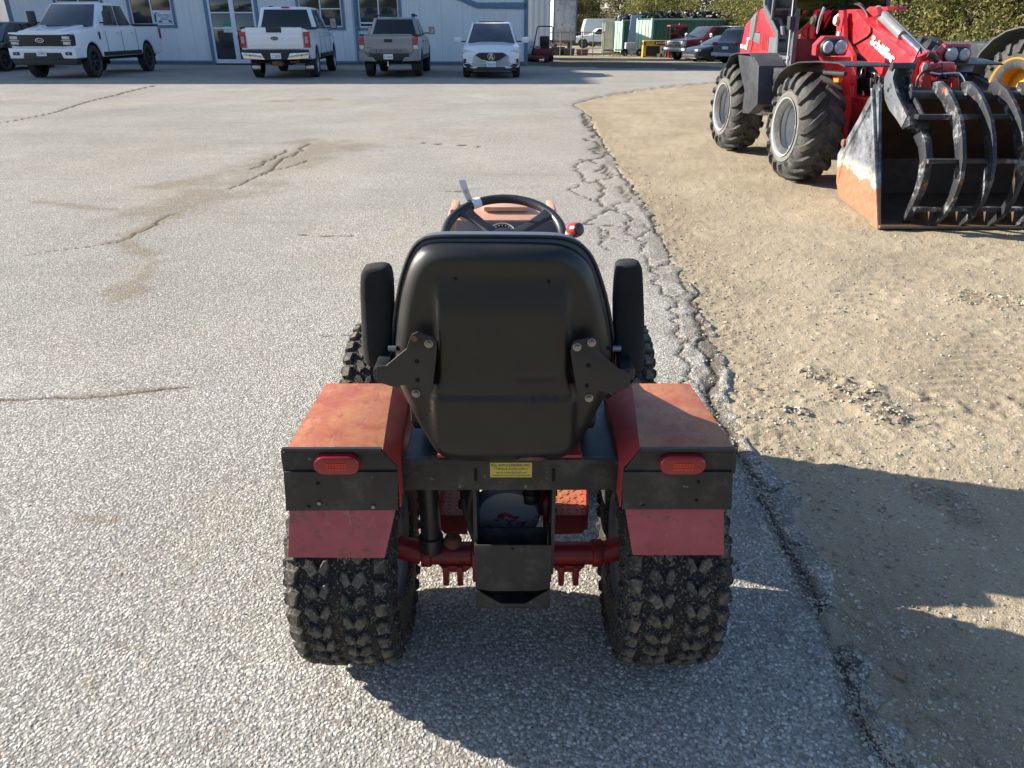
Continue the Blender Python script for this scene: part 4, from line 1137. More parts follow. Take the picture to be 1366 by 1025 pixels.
# ---- pickup shared numbers
def pickup_spec(paint, W=2.03, L=5.89, wb=3.70, R=.41, roof=1.93, **k):
    y0 = -L / 2 - .1; yr = y0 + 1.22
    S = dict(L=L, W=W, wb=wb, R=R, zb=.52, y0=y0, yr=yr, paint=paint,
             top=[(y0, 1.33), (y0 + 1.9, 1.33), (y0 + 1.95, 1.34), (y0 + 4.15, 1.30), (y0 + 4.4, 1.28), (y0 + L - .55, 1.20), (y0 + L - .12, 1.13), (y0 + L, 1.05)],
             plan=[(y0, .955), (y0 + .04, .975), (y0 + .3, .99), (y0 + L - .7, .99), (y0 + L - .2, .95), (y0 + L - .04, .90), (y0 + L, .87)],
             cab=(y0 + 4.42, y0 + 3.62, y0 + 2.12, y0 + 1.93, 1.29, roof, W / 2 * .93, W / 2 * .74),
             side=[(.07, .40), (.44, .80)], doors=[y0 + 1.96, y0 + 2.98, y0 + 4.02], handles=[y0 + 2.2, y0 + 3.2], zh=1.14, tw=.27, sh=.16)
    S.update(k); return S
def bed(root, y0, W, z=1.33, ln=1.86):
    part('cargo_bed', M_ARCH, root, -W / 2 * .86, W / 2 * .86, y0 + .07, y0 + ln, z - .3, z + .037, .01)
    for sg in (-1, 1): part('bed_rail', M_PLAS, root, sg * W / 2 * .87, sg * W / 2 * .965, y0 + .03, y0 + ln + .02, z - .01, z + .045, .012)
def ford_tail(root, y0, W):
    hw = W / 2
    tg = part('tailgate', M_WHITE, root, -hw * .80, hw * .80, y0 - .03, y0 + .05, .80, 1.36, .02)
    part('tailgate_crease', M_WHITE, tg, -hw * .74, hw * .74, y0 - .042, y0 - .02, .90, 1.16, .012)
    part('tailgate_handle', M_PLAS, tg, -.22, .22, y0 - .05, y0 - .01, 1.23, 1.365, .01)
    oval(root, 0, y0 - .05, 1.08, .23, .10, -1, 'Ford', mat('emblem_navy', (.02, .04, .12), .3))
    for sg in (-1, 1):
        part('tail_light', M_TAIL, root, sg * hw * .825, sg * hw * .99, y0 - .035, y0 + .16, .84, 1.25, .018)
        part('reverse_light', mat('reverse_lens', (.35, .30, .28), .2), root, sg * hw * .86, sg * hw * .955, y0 - .042, y0 - .02, .95, 1.13, .01)
    part('third_brake_light', M_TAIL, root, -.12, .12, y0 + 2.10, y0 + 2.16, 1.885, 1.925, .006)
    polyfront('bumper', M_CHROME, root, [(-hw * .97, .72), (-.42, .70), (-.32, .53), (-hw * .93, .55)], y0 - .16, .16, .012)
    polyfront('bumper', M_CHROME, root, [(hw * .97, .72), (.42, .70), (.32, .53), (hw * .93, .55)], y0 - .16, .16, .012)
    polyfront('bumper_step', M_PLAS, root, [(-hw * .95, .79), (hw * .95, .79), (hw * .95, .725), (.40, .71), (.31, .52), (-.31, .52), (-.40, .71), (-hw * .95, .725)], y0 - .15, .15, .008)
    for sg in (-1, 1): MB().cyl((sg * .75, y0 - .165, .64), (sg * .75, y0 - .155, .64), .02, 10).build('parking_sensor', M_PLAS, root)
    part('hitch_receiver', M_RUST, root, -.16, .14, y0 - .06, y0 + .3, .36, .50, .02)
    part('spare_wheel', M_CTYRE, root, -.35, .35, y0 + .5, y0 + 1.1, .36, .50, .05)
    MB().cyl((.35, y0 + .05, .46), (.62, y0 + .1, .47), .035, 12).build('exhaust_pipe', M_RUST, root)
    for sg in (-1, 1):
        part('mud_flap', M_PLAS, root, sg * .66, sg * .96, y0 + .70, y0 + .72, .22, .62, .006)
        part('mud_flap_badge', M_CHROME, root, sg * .69, sg * .93, y0 + .692, y0 + .70, .24, .34, .004)
    for sg in (-1, 1): part('roof_clip', M_PLAS, root, sg * .52 - .05, sg * .52 + .05, y0 + 2.4, y0 + 2.6, 1.925, 1.955, .01)

GC = terrain
def gp(px, py, z=0.): p = PZ(px, py, z); return p
# white pickup, rear towards the camera
rw = (gp(340, 103.5) + gp(420, 104.2)) / 2
S = pickup_spec(M_WHITE, wk='f', rimm=M_RIMS, mh=.24, mw=.22, mz=1.40, mm=M_PLAS)
hdg = .075
yr = S['yr']; c_, s_ = math.cos(hdg), math.sin(hdg)
loc = (rw.x + yr * s_ + .0, rw.y + .45 - yr * c_, 0)
root, d = vehicle('pickup_truck', 'white pickup parked tail towards the camera in front of the glass door', 'pickup truck', loc, hdg, S)
root.scale = (1.05, 1.05, 1.09)
bed(root, d['y0'], 2.03); ford_tail(root, d['y0'], 2.03)
numberplate(root, 0, d['y0'] - .155, .625, 'CC 58V56')
text_mb('4x4', (.0, 0, 0), (0, 1, 0), (0, 0, 1), .07, .002) if False else None
MB().tube([(-.35, d['y0'] + 4.2, 1.30), (-.36, d['y0'] + 4.1, 1.78)], .006, 6).build('aerial', M_PLAS, root)

# white pickup facing the camera, far left
fa = gp(126, 103.5)
S = pickup_spec(M_WHITE, wk='fb', rimm=M_RIMB, mh=.26, mw=.24, mz=1.44, mm=M_PLAS, hm=M_WHITE, R=.42, spokes=6)
hd = math.pi - .02
yf = S['yr'] + 3.70
loc = (fa.x - .86 + .0, fa.y + .12 + yf, 0)
root, d = vehicle('pickup_truck', 'white pickup with black grille facing the camera beside the left window', 'pickup truck', loc, hd, S)
root.scale = (1.06, 1.02, 1.16)
bed(root, d['y0'], 2.03)
y1 = d['y1']; hw = 1.015
polyfront('hood_power_bulge', M_WHITE, root, [(-.7, 1.10), (.7, 1.10), (.62, 1.20), (-.62, 1.20)], y1 - .02, -.5, .03)
for sg in (-1, 1):
    MB().loft([[Vector((sg * x, y, z)) for x, y, z in ((.34, y1 - .25, 1.17), (.60, y1 - .25, 1.17), (.60, y1 - .25, 1.225), (.40, y1 - .25, 1.225))], [Vector((sg * x, y, z)) for x, y, z in ((.40, y1 - 1.2, 1.28), (.72, y1 - 1.2, 1.28), (.70, y1 - 1.2, 1.345), (.46, y1 - 1.2, 1.345))]]).build('hood_ridge', M_WHITE, root, bevel=.012)
polyfront('grille_surround', M_WHITE, root, [(-.90, .78), (.90, .78), (.92, 1.16), (-.92, 1.16)], y1 + .05, -.25, .03)
gr = polyfront('grille', M_PLAS, root, [(-.62, .82), (.62, .82), (.66, 1.10), (-.66, 1.10)], y1 + .062, -.03, .006)
for k in range(5): part('grille_bar', M_BLK2, gr, -.60, .60, y1 + .055, y1 + .085, .845 + k * .056, .868 + k * .056, .004)
oval(root, 0, y1 + .095, .965, .24, .10, 1, 'Ford', M_PLAS)
for sg in (-1, 1):
    polyfront('headlight_housing', M_PLAS, root, [(sg * .60, .81), (sg * .93, .83), (sg * .95, 1.08), (sg * .90, 1.12), (sg * .60, 1.10)], y1 + .058, -.20, .01)
    part('headlight', M_HEAD, root, sg * .66, sg * .88, y1 + .045, y1 + .072, .985, 1.065, .012)
    part('headlight', M_HEAD, root, sg * .66, sg * .88, y1 + .045, y1 + .072, .855, .93, .012)
    part('turn_signal', mat('beige_lens', (.55, .42, .30), .2), root, sg * .62, sg * .91, y1 + .05, y1 + .075, .945, .97, .005)
    part('fog_light', M_HEAD, root, sg * .76, sg * .80, y1 + .10, y1 + .125, .625, .655, .005)
polyfront('bumper', M_WHITE, root, [(-.99, .52), (-.60, .52), (-.55, .66), (.55, .66), (.60, .52), (.99, .52), (.99, .775), (-.99, .775)], y1 + .11, -.3, .02)
for sg in (-1, 1): part('fog_light_bezel', M_PLAS, root, sg * .68, sg * .88, y1 + .095, y1 + .117, .60, .68, .008)
polyfront('lower_intake', M_PLAS, root, [(-.60, .50), (.60, .50), (.55, .70), (-.55, .70)], y1 + .10, -.2, .01)
polyfront('air_dam', M_PLAS, root, [(-.93, .36), (.93, .36), (.99, .53), (-.99, .53)], y1 + .08, -.25, .01)
numberplate(root, .03, y1 + .115, .655, 'CA 80AR2', 1)
part('fender_vent', M_PLAS, root, -hw - .004, -hw + .01, y1 - 1.52, y1 - 1.44, .98, 1.17, .01)
for sg in (-1, 1):
    part('tail_light', M_TAIL, root, sg * (hw - .03), sg * (hw + .002), d['y0'] - .01, d['y0'] + .12, .95, 1.25, .01)
    part('mud_flap', M_PLAS, root, sg * .70, sg * .96, d['y0'] + .70, d['y0'] + .72, .20, .58, .006)
part('wiper', M_PLAS, root, -.7, -.05, d['y0'] + 4.43, d['y0'] + 4.46, 1.30, 1.33, .005)
part('wiper', M_PLAS, root, .1, .7, d['y0'] + 4.43, d['y0'] + 4.46, 1.30, 1.33, .005)
for sg in (-1, 1): part('seat_headrest', mat('grey_seat', (.06, .065, .07), .8), root, sg * .4 - .12, sg * .4 + .12, d['y0'] + 4.0, d['y0'] + 4.06, 1.35, 1.36, .002) if False else None

# grey mid-size pickup, rear towards the camera
rw = (gp(489, 102.5) + gp(559, 102.5)) / 2
S = pickup_spec(M_GREYP, W=1.90, L=5.39, wb=3.24, R=.40, roof=1.80, wk='t', rimm=M_RIMB, mz=1.34, mh=.16, mw=.2, mm=M_PLAS, spokes=6)
hdg = .02
S['y0'] = -2.75; S['yr'] = -1.62
y0 = -2.75
S['top'] = [(y0, 1.24), (y0 + 1.65, 1.25), (y0 + 3.75, 1.24), (y0 + 4.0, 1.22), (y0 + 4.9, 1.12), (y0 + 5.3, 1.02), (y0 + 5.39, .95)]
S['plan'] = [(y0, .95), (y0 + .04, .975), (y0 + .3, 1), (y0 + 4.6, 1), (y0 + 5.2, .92), (y0 + 5.39, .84)]
S['cab'] = (y0 + 4.05, y0 + 3.25, y0 + 1.95, y0 + 1.68, 1.21, 1.80, .87, .68)
S['doors'] = [y0 + 1.72, y0 + 2.65, y0 + 3.65]; S['handles'] = [y0 + 1.95, y0 + 2.85]; S['zh'] = 1.07; S['low'] = [(y0, .60), (y0 + .2, .5), (y0 + 5, .5), (y0 + 5.39, .55)]
root, d = vehicle('pickup_truck', 'grey midsize pickup with roof bars parked tail towards the camera', 'pickup truck', (rw.x - .0, rw.y + .3 + 1.62, 0), hdg, S)
bed(root, y0, 1.9, 1.24, 1.6); hw = .95
tg = part('tailgate', M_GREYP, root, -hw * .80, hw * .80, y0 - .03, y0 + .05, .74, 1.28, .02)
part('tailgate_handle', M_PLAS, tg, -.13, .13, y0 - .045, y0 - .02, 1.06, 1.15, .01)
part('tailgate_spoiler', M_GREYP, tg, -hw * .78, hw * .78, y0 - .06, y0 + .02, 1.255, 1.29, .01)
polyfront('tailgate_recess', mat('grey_recess', (.17, .165, .16), .4), tg, [(-.68, .76), (.68, .76), (.60, .86), (.48, .875), (-.48, .875), (-.60, .86)], y0 - .036, .01, .003)
for i, ch in enumerate('TACOMA'):
    text_mb(ch, (-.44 + i * .155, y0 - .037, .785), (1, 0, 0), (0, 0, 1), .062, .002, width=.10).build('lettering', M_PLAS, tg, recalc=False)
for sg in (-1, 1):
    part('tail_light', mat('tail_lamp_smoked', (.34, .05, .05), .18), root, sg * hw * .825, sg * hw * .985, y0 - .03, y0 + .14, .98, 1.21, .015)
    part('reverse_light', mat('pale_lens', (.55, .52, .50), .2), root, sg * hw * .83, sg * hw * .975, y0 - .028, y0 + .10, .86, .975, .012)
    polyfront('bumper_corner', mat('grey_bumper', (.20, .20, .20), .4), root, [(sg * hw * .99, .52), (sg * .40, .50), (sg * .50, .62), (sg * .66, .64), (sg * .80, .80), (sg * hw, .80)], y0 - .13, .25, .02)
    part('roof_bar', M_PLAS, root, sg * .60, sg * .66, y0 + 2.05, y0 + 3.3, 1.83, 1.87, .012)
    MB().bb(sg * .57, sg * .69, y0 + 1.95, y0 + 2.13, 1.80, 1.90).build('roof_bar_foot', M_PLAS, root, bevel=.02)
part('bumper_middle', M_PLAS, root, -.62, .62, y0 - .11, y0 + .1, .56, .73, .02)
part('third_brake_light', M_PLAS, root, -.09, .09, y0 + 1.93, y0 + 2.0, 1.80, 1.85, .01)
numberplate(root, -.02, y0 - .115, .64, 'BT 98645')
MB().cyl((-.03, y0 - .22, .40), (-.03, y0 + .1, .40), .03, 10).build('hitch_bar', M_CHROME, root)
MB().tube([(-.03, y0 - .2, .36), (-.03, y0 - .2, .50)], [.02, .028], 10).build('tow_ball', M_CHROME, root)
for sg in (-1, 1): part('mud_flap', M_PLAS, root, sg * .62, sg * .90, y0 + .66, y0 + .68, .22, .56, .006)
text_mb('4X4', (-.70, y0 - .031, .885), (1, 0, 0), (0, 0, 1), .04, .002, width=.16).build('lettering', M_PLAS, tg, recalc=False)

# pearl white crossover facing the camera
fw = (gp(621, 103.5) + gp(687, 103.5)) / 2
y0 = -2.37; L = 4.74
S = dict(L=L, W=1.90, wb=2.75, R=.37, zb=.32, y0=y0, yr=-1.35, paint=M_SILV, top=[(y0, .95), (y0 + .1, 1.02), (y0 + .4, 1.06), (y0 + 3.2, 1.02), (y0 + 3.5, 1.0), (y0 + 4.2, .92), (y0 + 4.6, .80), (y0 + L, .68)],
         cab=(y0 + 3.55, y0 + 2.65, y0 + .55, y0 + .18, 1.0, 1.65, .86, .64), side=[(.08, .30), (.33, .58), (.61, .84)], doors=[y0 + 1.35, y0 + 2.25, y0 + 3.2], handles=[y0 + 1.6, y0 + 2.5], zh=.92, tw=.24, wk='rdx', rimm=M_RIMS,
         plan=[(y0, .86), (y0 + .1, .94), (y0 + .4, 1), (y0 + 3.9, 1), (y0 + 4.4, .93), (y0 + 4.65, .80), (y0 + L, .62)], crown=.05, mz=1.10, mw=.24, mh=.09, mm=M_SILV, mdy=.45)
root, d = vehicle('crossover_car', 'pearl white crossover car facing the camera near the building corner', 'car', (fw.x + .02, fw.y + .15 + 1.40, 0), math.pi + .015, S)
y1 = d['y1']
polyfront('front_fascia', M_SILV, root, [(-.60, .30), (.60, .30), (.86, .42), (.90, .72), (.74, .80), (-.74, .80), (-.90, .72), (-.86, .42)], y1 + .00, -.30, .05)
polyfront('grille', M_PLAS, root, [(0, .50), (.30, .56), (.50, .70), (.36, .755), (-.36, .755), (-.50, .70), (-.30, .56)], y1 + .02, -.05, .006)
mb = MB().tube([(x, y1 + .03, z) for x, z in ((0, .495), (.31, .555), (.515, .70), (.37, .765), (-.37, .765), (-.515, .70), (-.31, .555))], .012, 6, closed=True); mb.build('grille_frame', M_CHROME, root)
for k in range(4): part('grille_bar', M_BLK2, root, -.30 - .03 * k, .30 + .03 * k, y1 + .015, y1 + .028, .575 + k * .042, .588 + k * .042, .002)
e = MB().tube([(.105 * math.cos(a), y1 + .045, .645 + .10 * math.sin(a)) for a in [2 * math.pi * k / 24 for k in range(24)]], .012, 6, closed=True).build('emblem', M_CHROME, root)
mb = MB(); mb.plate([(-.07, y1 + .05, .56), (-.04, y1 + .05, .56), (.0, y1 + .05, .725), (-.025, y1 + .05, .73)], (0, -.01, 0)); mb.plate([(.07, y1 + .05, .56), (.04, y1 + .05, .56), (.0, y1 + .05, .725), (.025, y1 + .05, .73)], (0, -.01, 0))
mb.bb(-.045, .045, y1 + .038, y1 + .048, .61, .63); mb.build('emblem_letter', M_CHROME, e)
for sg in (-1, 1):
    polyfront('headlight', M_HEAD, root, [(sg * .42, .76), (sg * .55, .70), (sg * .80, .70), (sg * .89, .80), (sg * .86, .87), (sg * .60, .81)], y1 - .06, -.12, .01)
    for k in range(5): part('led_lens', M_CHROME, root, sg * (.54 + k * .062), sg * (.585 + k * .062), y1 - .062, y1 - .045, .735 + k * .008, .78 + k * .010, .004)
    polyfront('fog_light_bezel', M_PLAS, root, [(sg * .56, .36), (sg * .80, .36), (sg * .88, .44), (sg * .86, .60), (sg * .78, .58), (sg * .80, .50)], y1 + .012, -.06, .01)
    part('fog_light', M_CHROME, root, sg * .58, sg * .84, y1 + .01, y1 + .03, .445, .47, .006)
polyfront('lower_grille', M_PLAS, root, [(-.5, .27), (.5, .27), (.42, .36), (-.42, .36)], y1 + .03, -.15, .006)
part('skid_bar', M_PLAS, root, -.78, .78, y1 - .25, y1 + .0, .24, .31, .02)
numberplate(root, 0, y1 + .05, .435, 'CBXB 309', 1, .3, .16)
part('sunroof', M_GLASS, root, -.42, .42, -.35, .15, 1.652, 1.668, .01)
for sg in (-1, 1): part('roof_rail', M_CHROME, root, sg * .60, sg * .63, -1.4, .1, 1.655, 1.69, .01)
part('rear_view_mirror', M_PLAS, root, .02, .22, .3, .34, 1.42, 1.5, .01) if False else None

# near-black car at the left edge, seen from its left side
y0 = -2.4
S = dict(L=4.8, W=1.9, wb=2.8, R=.37, zb=.3, y0=y0, yr=-1.4, paint=M_BLACKP, top=[(y0, .98), (y0 + .15, 1.06), (y0 + 3.2, 1.0), (y0 + 3.5, .98), (y0 + 4.4, .85), (y0 + 4.8, .68)],
         cab=(y0 + 3.55, y0 + 2.6, y0 + .9, y0 + .15, .98, 1.68, .87, .66), side=[(.10, .30), (.34, .58), (.61, .84)], doors=[y0 + 1.4, y0 + 2.3, y0 + 3.2], handles=[y0 + 1.6, y0 + 2.5], zh=.9, tw=.24, wk='blk', rimm=M_RIMB)
p = gp(0, 96)
root, d = vehicle('dark_car', 'near black car cut off by the left picture edge beside the white pickup', 'car', (p.x - .75, p.y + .35 + 1.4, 0), math.pi - .02, S)
for sg in (-1, 1): part('tail_light', M_TAIL, root, sg * .72, sg * .93, y0 - .02, y0 + .2, .85, 1.0, .01)

# ---- far side of the yard
def far_loc(px, py, Y, dx=0):
    """ground point under the ray of column px at distance Y"""
    q = PY(px, py, Y); return Vector((q.x + dx, Y, float(terrain(np.array([q.x]), np.array([Y]))[0]) if Y < 61 else -.55))
# red pickup, front to the left and towards us
S = pickup_spec(M_MAROON, wk='red', rimm=M_RIMS, mm=M_CHROME, mh=.16, mz=1.38)
q = far_loc(946, 72, 52)
root, d = vehicle('pickup_truck', 'dark red pickup with chrome nose parked before the green container', 'pickup truck', tuple(q), math.radians(118), S)
bed(root, d['y0'], 2.03); y1 = d['y1']
polyfront('grille', M_CHROME, root, [(-.70, .78), (.70, .78), (.74, 1.12), (-.74, 1.12)], y1 + .05, -.12, .02)
for k in range(2): part('grille_bar', M_PLAS, root, -.6, .6, y1 + .04, y1 + .065, .85 + k * .12, .91 + k * .12, .01)
polyfront('bumper', M_CHROME, root, [(-.98, .50), (.98, .50), (.98, .74), (-.98, .74)], y1 + .10, -.3, .03)
for sg in (-1, 1): part('headlight', M_HEAD, root, sg * .70, sg * .94, y1 - .12, y1 + .05, .82, 1.10, .02)
# dark low car
y0 = -2.3
S = dict(L=4.6, W=1.8, wb=2.7, R=.33, zb=.22, y0=y0, yr=-1.38, paint=M_NAVY, top=[(y0, .85), (y0 + .2, .95), (y0 + .9, .98), (y0 + 3.0, .92), (y0 + 3.3, .90), (y0 + 4.2, .76), (y0 + 4.6, .58)],
         cab=(y0 + 3.4, y0 + 2.35, y0 + 1.1, y0 + .35, .93, 1.43, .80, .58), side=[(.14, .44), (.48, .80)], doors=[y0 + 1.6, y0 + 2.9], handles=[y0 + 1.9], zh=.82, tw=.22, wk='low', rimm=M_RIMB, spokes=5, mh=.08, mm=M_NAVY)
q = far_loc(962, 76, 48)
root, d = vehicle('low_car', 'low dark navy hatchback parked in front of the red pickup', 'car', tuple(q), math.radians(112), S)
y1 = d['y1']
for sg in (-1, 1): part('headlight', M_HEAD, root, sg * .52, sg * .82, y1 - .25, y1 - .02, .58, .70, .02)
part('lower_grille', M_PLAS, root, -.6, .6, y1 - .1, y1 + .02, .26, .42, .02)
part('front_lip', M_CHROME, root, -.7, .7, y1 - .1, y1 + .01, .21, .24, .01)
# slate grey crossover, tail towards us
y0 = -2.3
S = dict(L=4.6, W=1.86, wb=2.7, R=.36, zb=.3, y0=y0, yr=-1.38, paint=M_SGREY, top=[(y0, .95), (y0 + .12, 1.05), (y0 + 3.1, 1.0), (y0 + 3.4, .98), (y0 + 4.3, .85), (y0 + 4.6, .68)],
         cab=(y0 + 3.45, y0 + 2.5, y0 + .55, y0 + .12, 1.0, 1.66, .85, .62), side=[(.08, .30), (.34, .58), (.61, .84)], doors=[y0 + 1.35, y0 + 2.2, y0 + 3.1], handles=[y0 + 1.6, y0 + 2.4], zh=.9, tw=.23, wk='sg', rimm=M_RIMB)
q = far_loc(984, 80, 43)
root, d = vehicle('crossover_car', 'slate grey crossover car parked tail first behind the red loader', 'car', tuple(q + Vector((.9, 0, 0))), math.radians(-58), S)
for sg in (-1, 1): part('tail_light', M_TAIL, root, sg * .60, sg * .93, y0 - .02, y0 + .22, .88, 1.02, .02)
part('bumper', mat('silver_bumper', (.38, .38, .40), .4), root, -.88, .88, y0 - .08, y0 + .15, .36, .52, .03)
part('licence_panel', M_PLATE, root, -.2, .2, y0 - .03, y0, .68, .82, .01)
# white pickup behind the containers
S = pickup_spec(M_WHITE, wk='wp', rimm=M_RIMB, mh=.16, mm=M_WHITE, R=.44)
q = far_loc(800, 55, 86)
root, d = vehicle('pickup_truck', 'far white pickup with black wheels half hidden by the cream container end', 'pickup truck', tuple(q + Vector((.2, 0, 0))), math.radians(80), S)
bed(root, d['y0'], 2.03); y1 = d['y1']
polyfront('grille', M_PLAS, root, [(-.7, .85), (.7, .85), (.72, 1.05), (-.72, 1.05)], y1 + .02, -.1, .02)
part('door_decal', M_PLAS, root, 1.012, 1.022, .35, .75, .85, 1.15, .02)
for sg in (-1, 1): part('headlight', M_HEAD, root, sg * .72, sg * .96, y1 - .15, y1 + .02, .9, 1.08, .02)
# white van roof showing over the red pickup
y0 = -2.6
S = dict(L=5.2, W=1.95, wb=3.1, R=.36, zb=.3, y0=y0, yr=-1.6, paint=M_WHITE, top=[(y0, 1.05), (y0 + 3.8, 1.05), (y0 + 4.1, 1.0), (y0 + 5.0, .85), (y0 + 5.2, .7)],
         cab=(y0 + 4.1, y0 + 3.3, y0 + .4, y0 + .1, 1.03, 1.95, .92, .78), side=[(.08, .35), (.4, .62), (.66, .85)], doors=[y0 + 1.6, y0 + 3.5], handles=[y0 + 2.8], zh=.95, tw=.22, wk='van', rimm=M_RIMS)
q = far_loc(972, 60, 60)
root, d = vehicle('white_van', 'white van mostly hidden behind the dark red pickup', 'van', tuple(q), math.radians(118), S)

# ================================================================== WHEEL LOADER (right)
M_LRED = mat('loader_red_paint', (.55, .022, .030), .30, var=.05, vs=4, coat=.35, dirt=(.42, .20, .16), damt=.25, ds=7, dth=.55)
M_LGREY = mat('loader_grey_panel', (.10, .105, .115), .5)
M_LBLK = mat('loader_black_steel', (.022, .025, .032), .45, dirt=(.13, .12, .10), damt=.25, ds=6, bump=.15)
M_LTYRE = mat('dusty_loader_tyre', (.030, .031, .032), .85, vs=9, dirt=(.13, .12, .105), damt=.5, ds=7, dth=.48, bump=.4)
M_LWALL = mat('dusty_sidewall', (.13, .125, .112), .9, vs=6, dirt=(.05, .05, .05), damt=.5, ds=12)
M_LRIM = mat('silver_loader_rim', (.40, .42, .45), .38, metal=.3, dirt=(.2, .19, .18), damt=.35, ds=8)
s = NT('cab_glass')
gl = s.n.new('ShaderNodeBsdfGlossy'); gl.inputs['Roughness'].default_value = .03
tr_ = s.n.new('ShaderNodeBsdfTransparent'); tr_.inputs[0].default_value = (.20, .25, .26, 1)
fr_ = s.n.new('ShaderNodeLayerWeight'); fr_.inputs[0].default_value = .35
mx = s.n.new('ShaderNodeMixShader'); s.link(s.ramp(fr_.outputs['Facing'], 0, 1, .12, .8), mx.inputs[0]); s.link(tr_.outputs[0], mx.inputs[1]); s.link(gl.outputs[0], mx.inputs[2])
s.link(mx.outputs[0], s.n['Material Output'].inputs[0]); M_CABG = s.m
M_WHT = mat('white_lettering', (.78, .78, .78), .4)
s = NT('worn_bucket_steel')
sx = s.n.new('ShaderNodeSeparateXYZ'); s.link(s.tc, sx.inputs[0])
c = s.mix(s.ramp(s.noise(5, 7, .7), .40, .6), (.035, .04, .05), (.20, .215, .24))
c = s.mix(s.ramp(s.noise(3, 3, .8, vec=s.scale(1, 6, 14), dist=1.2), .57, .68, 0, .55), c, (.46, .47, .48))
zz = s.math('ADD', sx.outputs[2], s.math('MULTIPLY', s.noise(5, 6, .7), .22))
edge = s.ramp(zz, .43, .40)
c = s.mix(s.math('MULTIPLY', s.ramp(zz, .55, .42), s.ramp(s.noise(22, 4, .8), .42, .56, 0, .9)), c, (.55, .50, .40))
c = s.mix(edge, c, s.mix(s.ramp(s.noise(14, 6, .7), .35, .65), (.24, .10, .055), (.32, .155, .09)))
M_BKT = s.out(c, .55, s.bump(s.noise(30, 6), .2, .004), s.ramp(zz, .5, .55, 0, .35))
M_BKIN = mat('bucket_inside_soil', (.060, .034, .020), .7, vs=8, dirt=(.13, .065, .032), damt=.7, ds=3, bump=.4, bs=40)
s = NT('chipped_black_tine')
c = s.mix(s.ramp(s.noise(6, 8, .8), .53, .62), (.014, .016, .021), (.20, .21, .225))
c = s.mix(s.ramp(s.noise(5, 6, .7), .60, .72, 0, .8), c, (.32, .13, .05))
M_TINE = s.out(c, .5, s.bump(s.noise(30, 4), .2, .003))

def ag_lugs(R, W, N, h):
    C = 2 * math.pi * R; p = C / N; out = []
    for k in range(N):
        for sg in (-1, 1):
            t = k * p + (0 if sg < 0 else p / 2)
            out.append(([(sg * W * .03, t + p * 1.05), (sg * W * .16, t + p * .82), (sg * W * .32, t + p * .42), (sg * W * .46, t + p * .10), (sg * W * .58, t + p * .02), (sg * W * .70, t)], p * .205, p * .125, h))
    return out
RL, WL = .545, .43
Ll = (3.95, 8.8, 0.)
ld = thing('wheel_loader', 'red articulated wheel loader with grapple bucket standing on the sandy yard', 'loader', Ll, world=True)
lt = tyre(RL - .035, WL - .02, .165, 3.2, ag_lugs(RL - .035, WL - .02, 17, .036), M_LTYRE, n=64)
mb = MB(); mb.lathe([(.20, .36), (.216, .35), (.218, .32), (.212, .30), (.208, .285)], n=48); wallm = mesh_only(mb, 'sidewall', M_LWALL)
rmb = MB()
rmb.lathe([(.225, .298), (.222, .285), (.20, .272), (.15, .268), (.14, .255), (.10, .25), (.09, .235), (.05, .232), (.03, .222), (-.02, .215), (-.02, .10), (.03, .09), (.035, .0001)], n=48)
rmb.lathe([(-.225, .298), (-.2, .27), (.0, .25)], n=40)
for k in range(10):
    a = 2 * math.pi * k / 10; rmb.cyl((-.02, .13 * math.cos(a), .13 * math.sin(a)), (.005, .13 * math.cos(a), .13 * math.sin(a)), .014, 6)
rimm = mesh_only(rmb, 'rim', M_LRIM)
hubm = mesh_only(MB().cyl((.0, 0, 0), (.075, 0, 0), .075, 20, r2=.06).cyl((.07, 0, 0), (.09, 0, 0), .03, 12), 'hub', M_LRIM, bevel=.006)
def lwheel(x, y, flip, rz, rx):
    w = bpy.data.objects.new('wheel', None); COL.objects.link(w); w.parent = ld; w.location = Vector((x, y, RL)) - Vector(Ll); w.rotation_euler = (0, 0, rz); w.empty_display_size = .1
    t = link('tyre', lt, None, w); t.rotation_euler = (rx, 0, 0)
    if flip < 0: t.rotation_euler = (rx, 0, 0)
    for nm, me in (('sidewall', wallm), ('rim', rimm), ('hub', hubm)):
        q = link(nm, me, None, w); q.scale = (flip, 1, 1)
WF = Vector((3.09, 8.22, 0)); WB = Vector((2.99, 10.42, 0))
rzF, rzB = math.radians(4), math.radians(4)
lwheel(WF.x, WF.y, -1, rzF, .1); lwheel(WB.x, WB.y, -1, rzB, .35)
lwheel(WF.x + 1.55, WF.y + .06, 1, rzF, .2); lwheel(WB.x + 1.55, WB.y + .1, 1, rzB, .3)
# side plane of the chassis, hood and cab
ax = Vector((WF.x - WB.x, WF.y - WB.y, 0)).normalized()         # towards the front
sn = Vector((ax.y, -ax.x, 0)).normalized()
if sn.x > 0: sn = -sn                                             # outward, to the visible side
def LP(px, py, off): return PN(px, py, WB + (-sn) * off, sn)       # point on the plane 'off' metres inboard of the wheel centres
def lplate(pts, off, th, nm, m, bevel=.01, parent=None):
    mb = MB(); mb.plate([LP(x, y, off) for x, y in pts], -sn * th); return mb.build(nm, m, parent or ld, bevel=bevel)
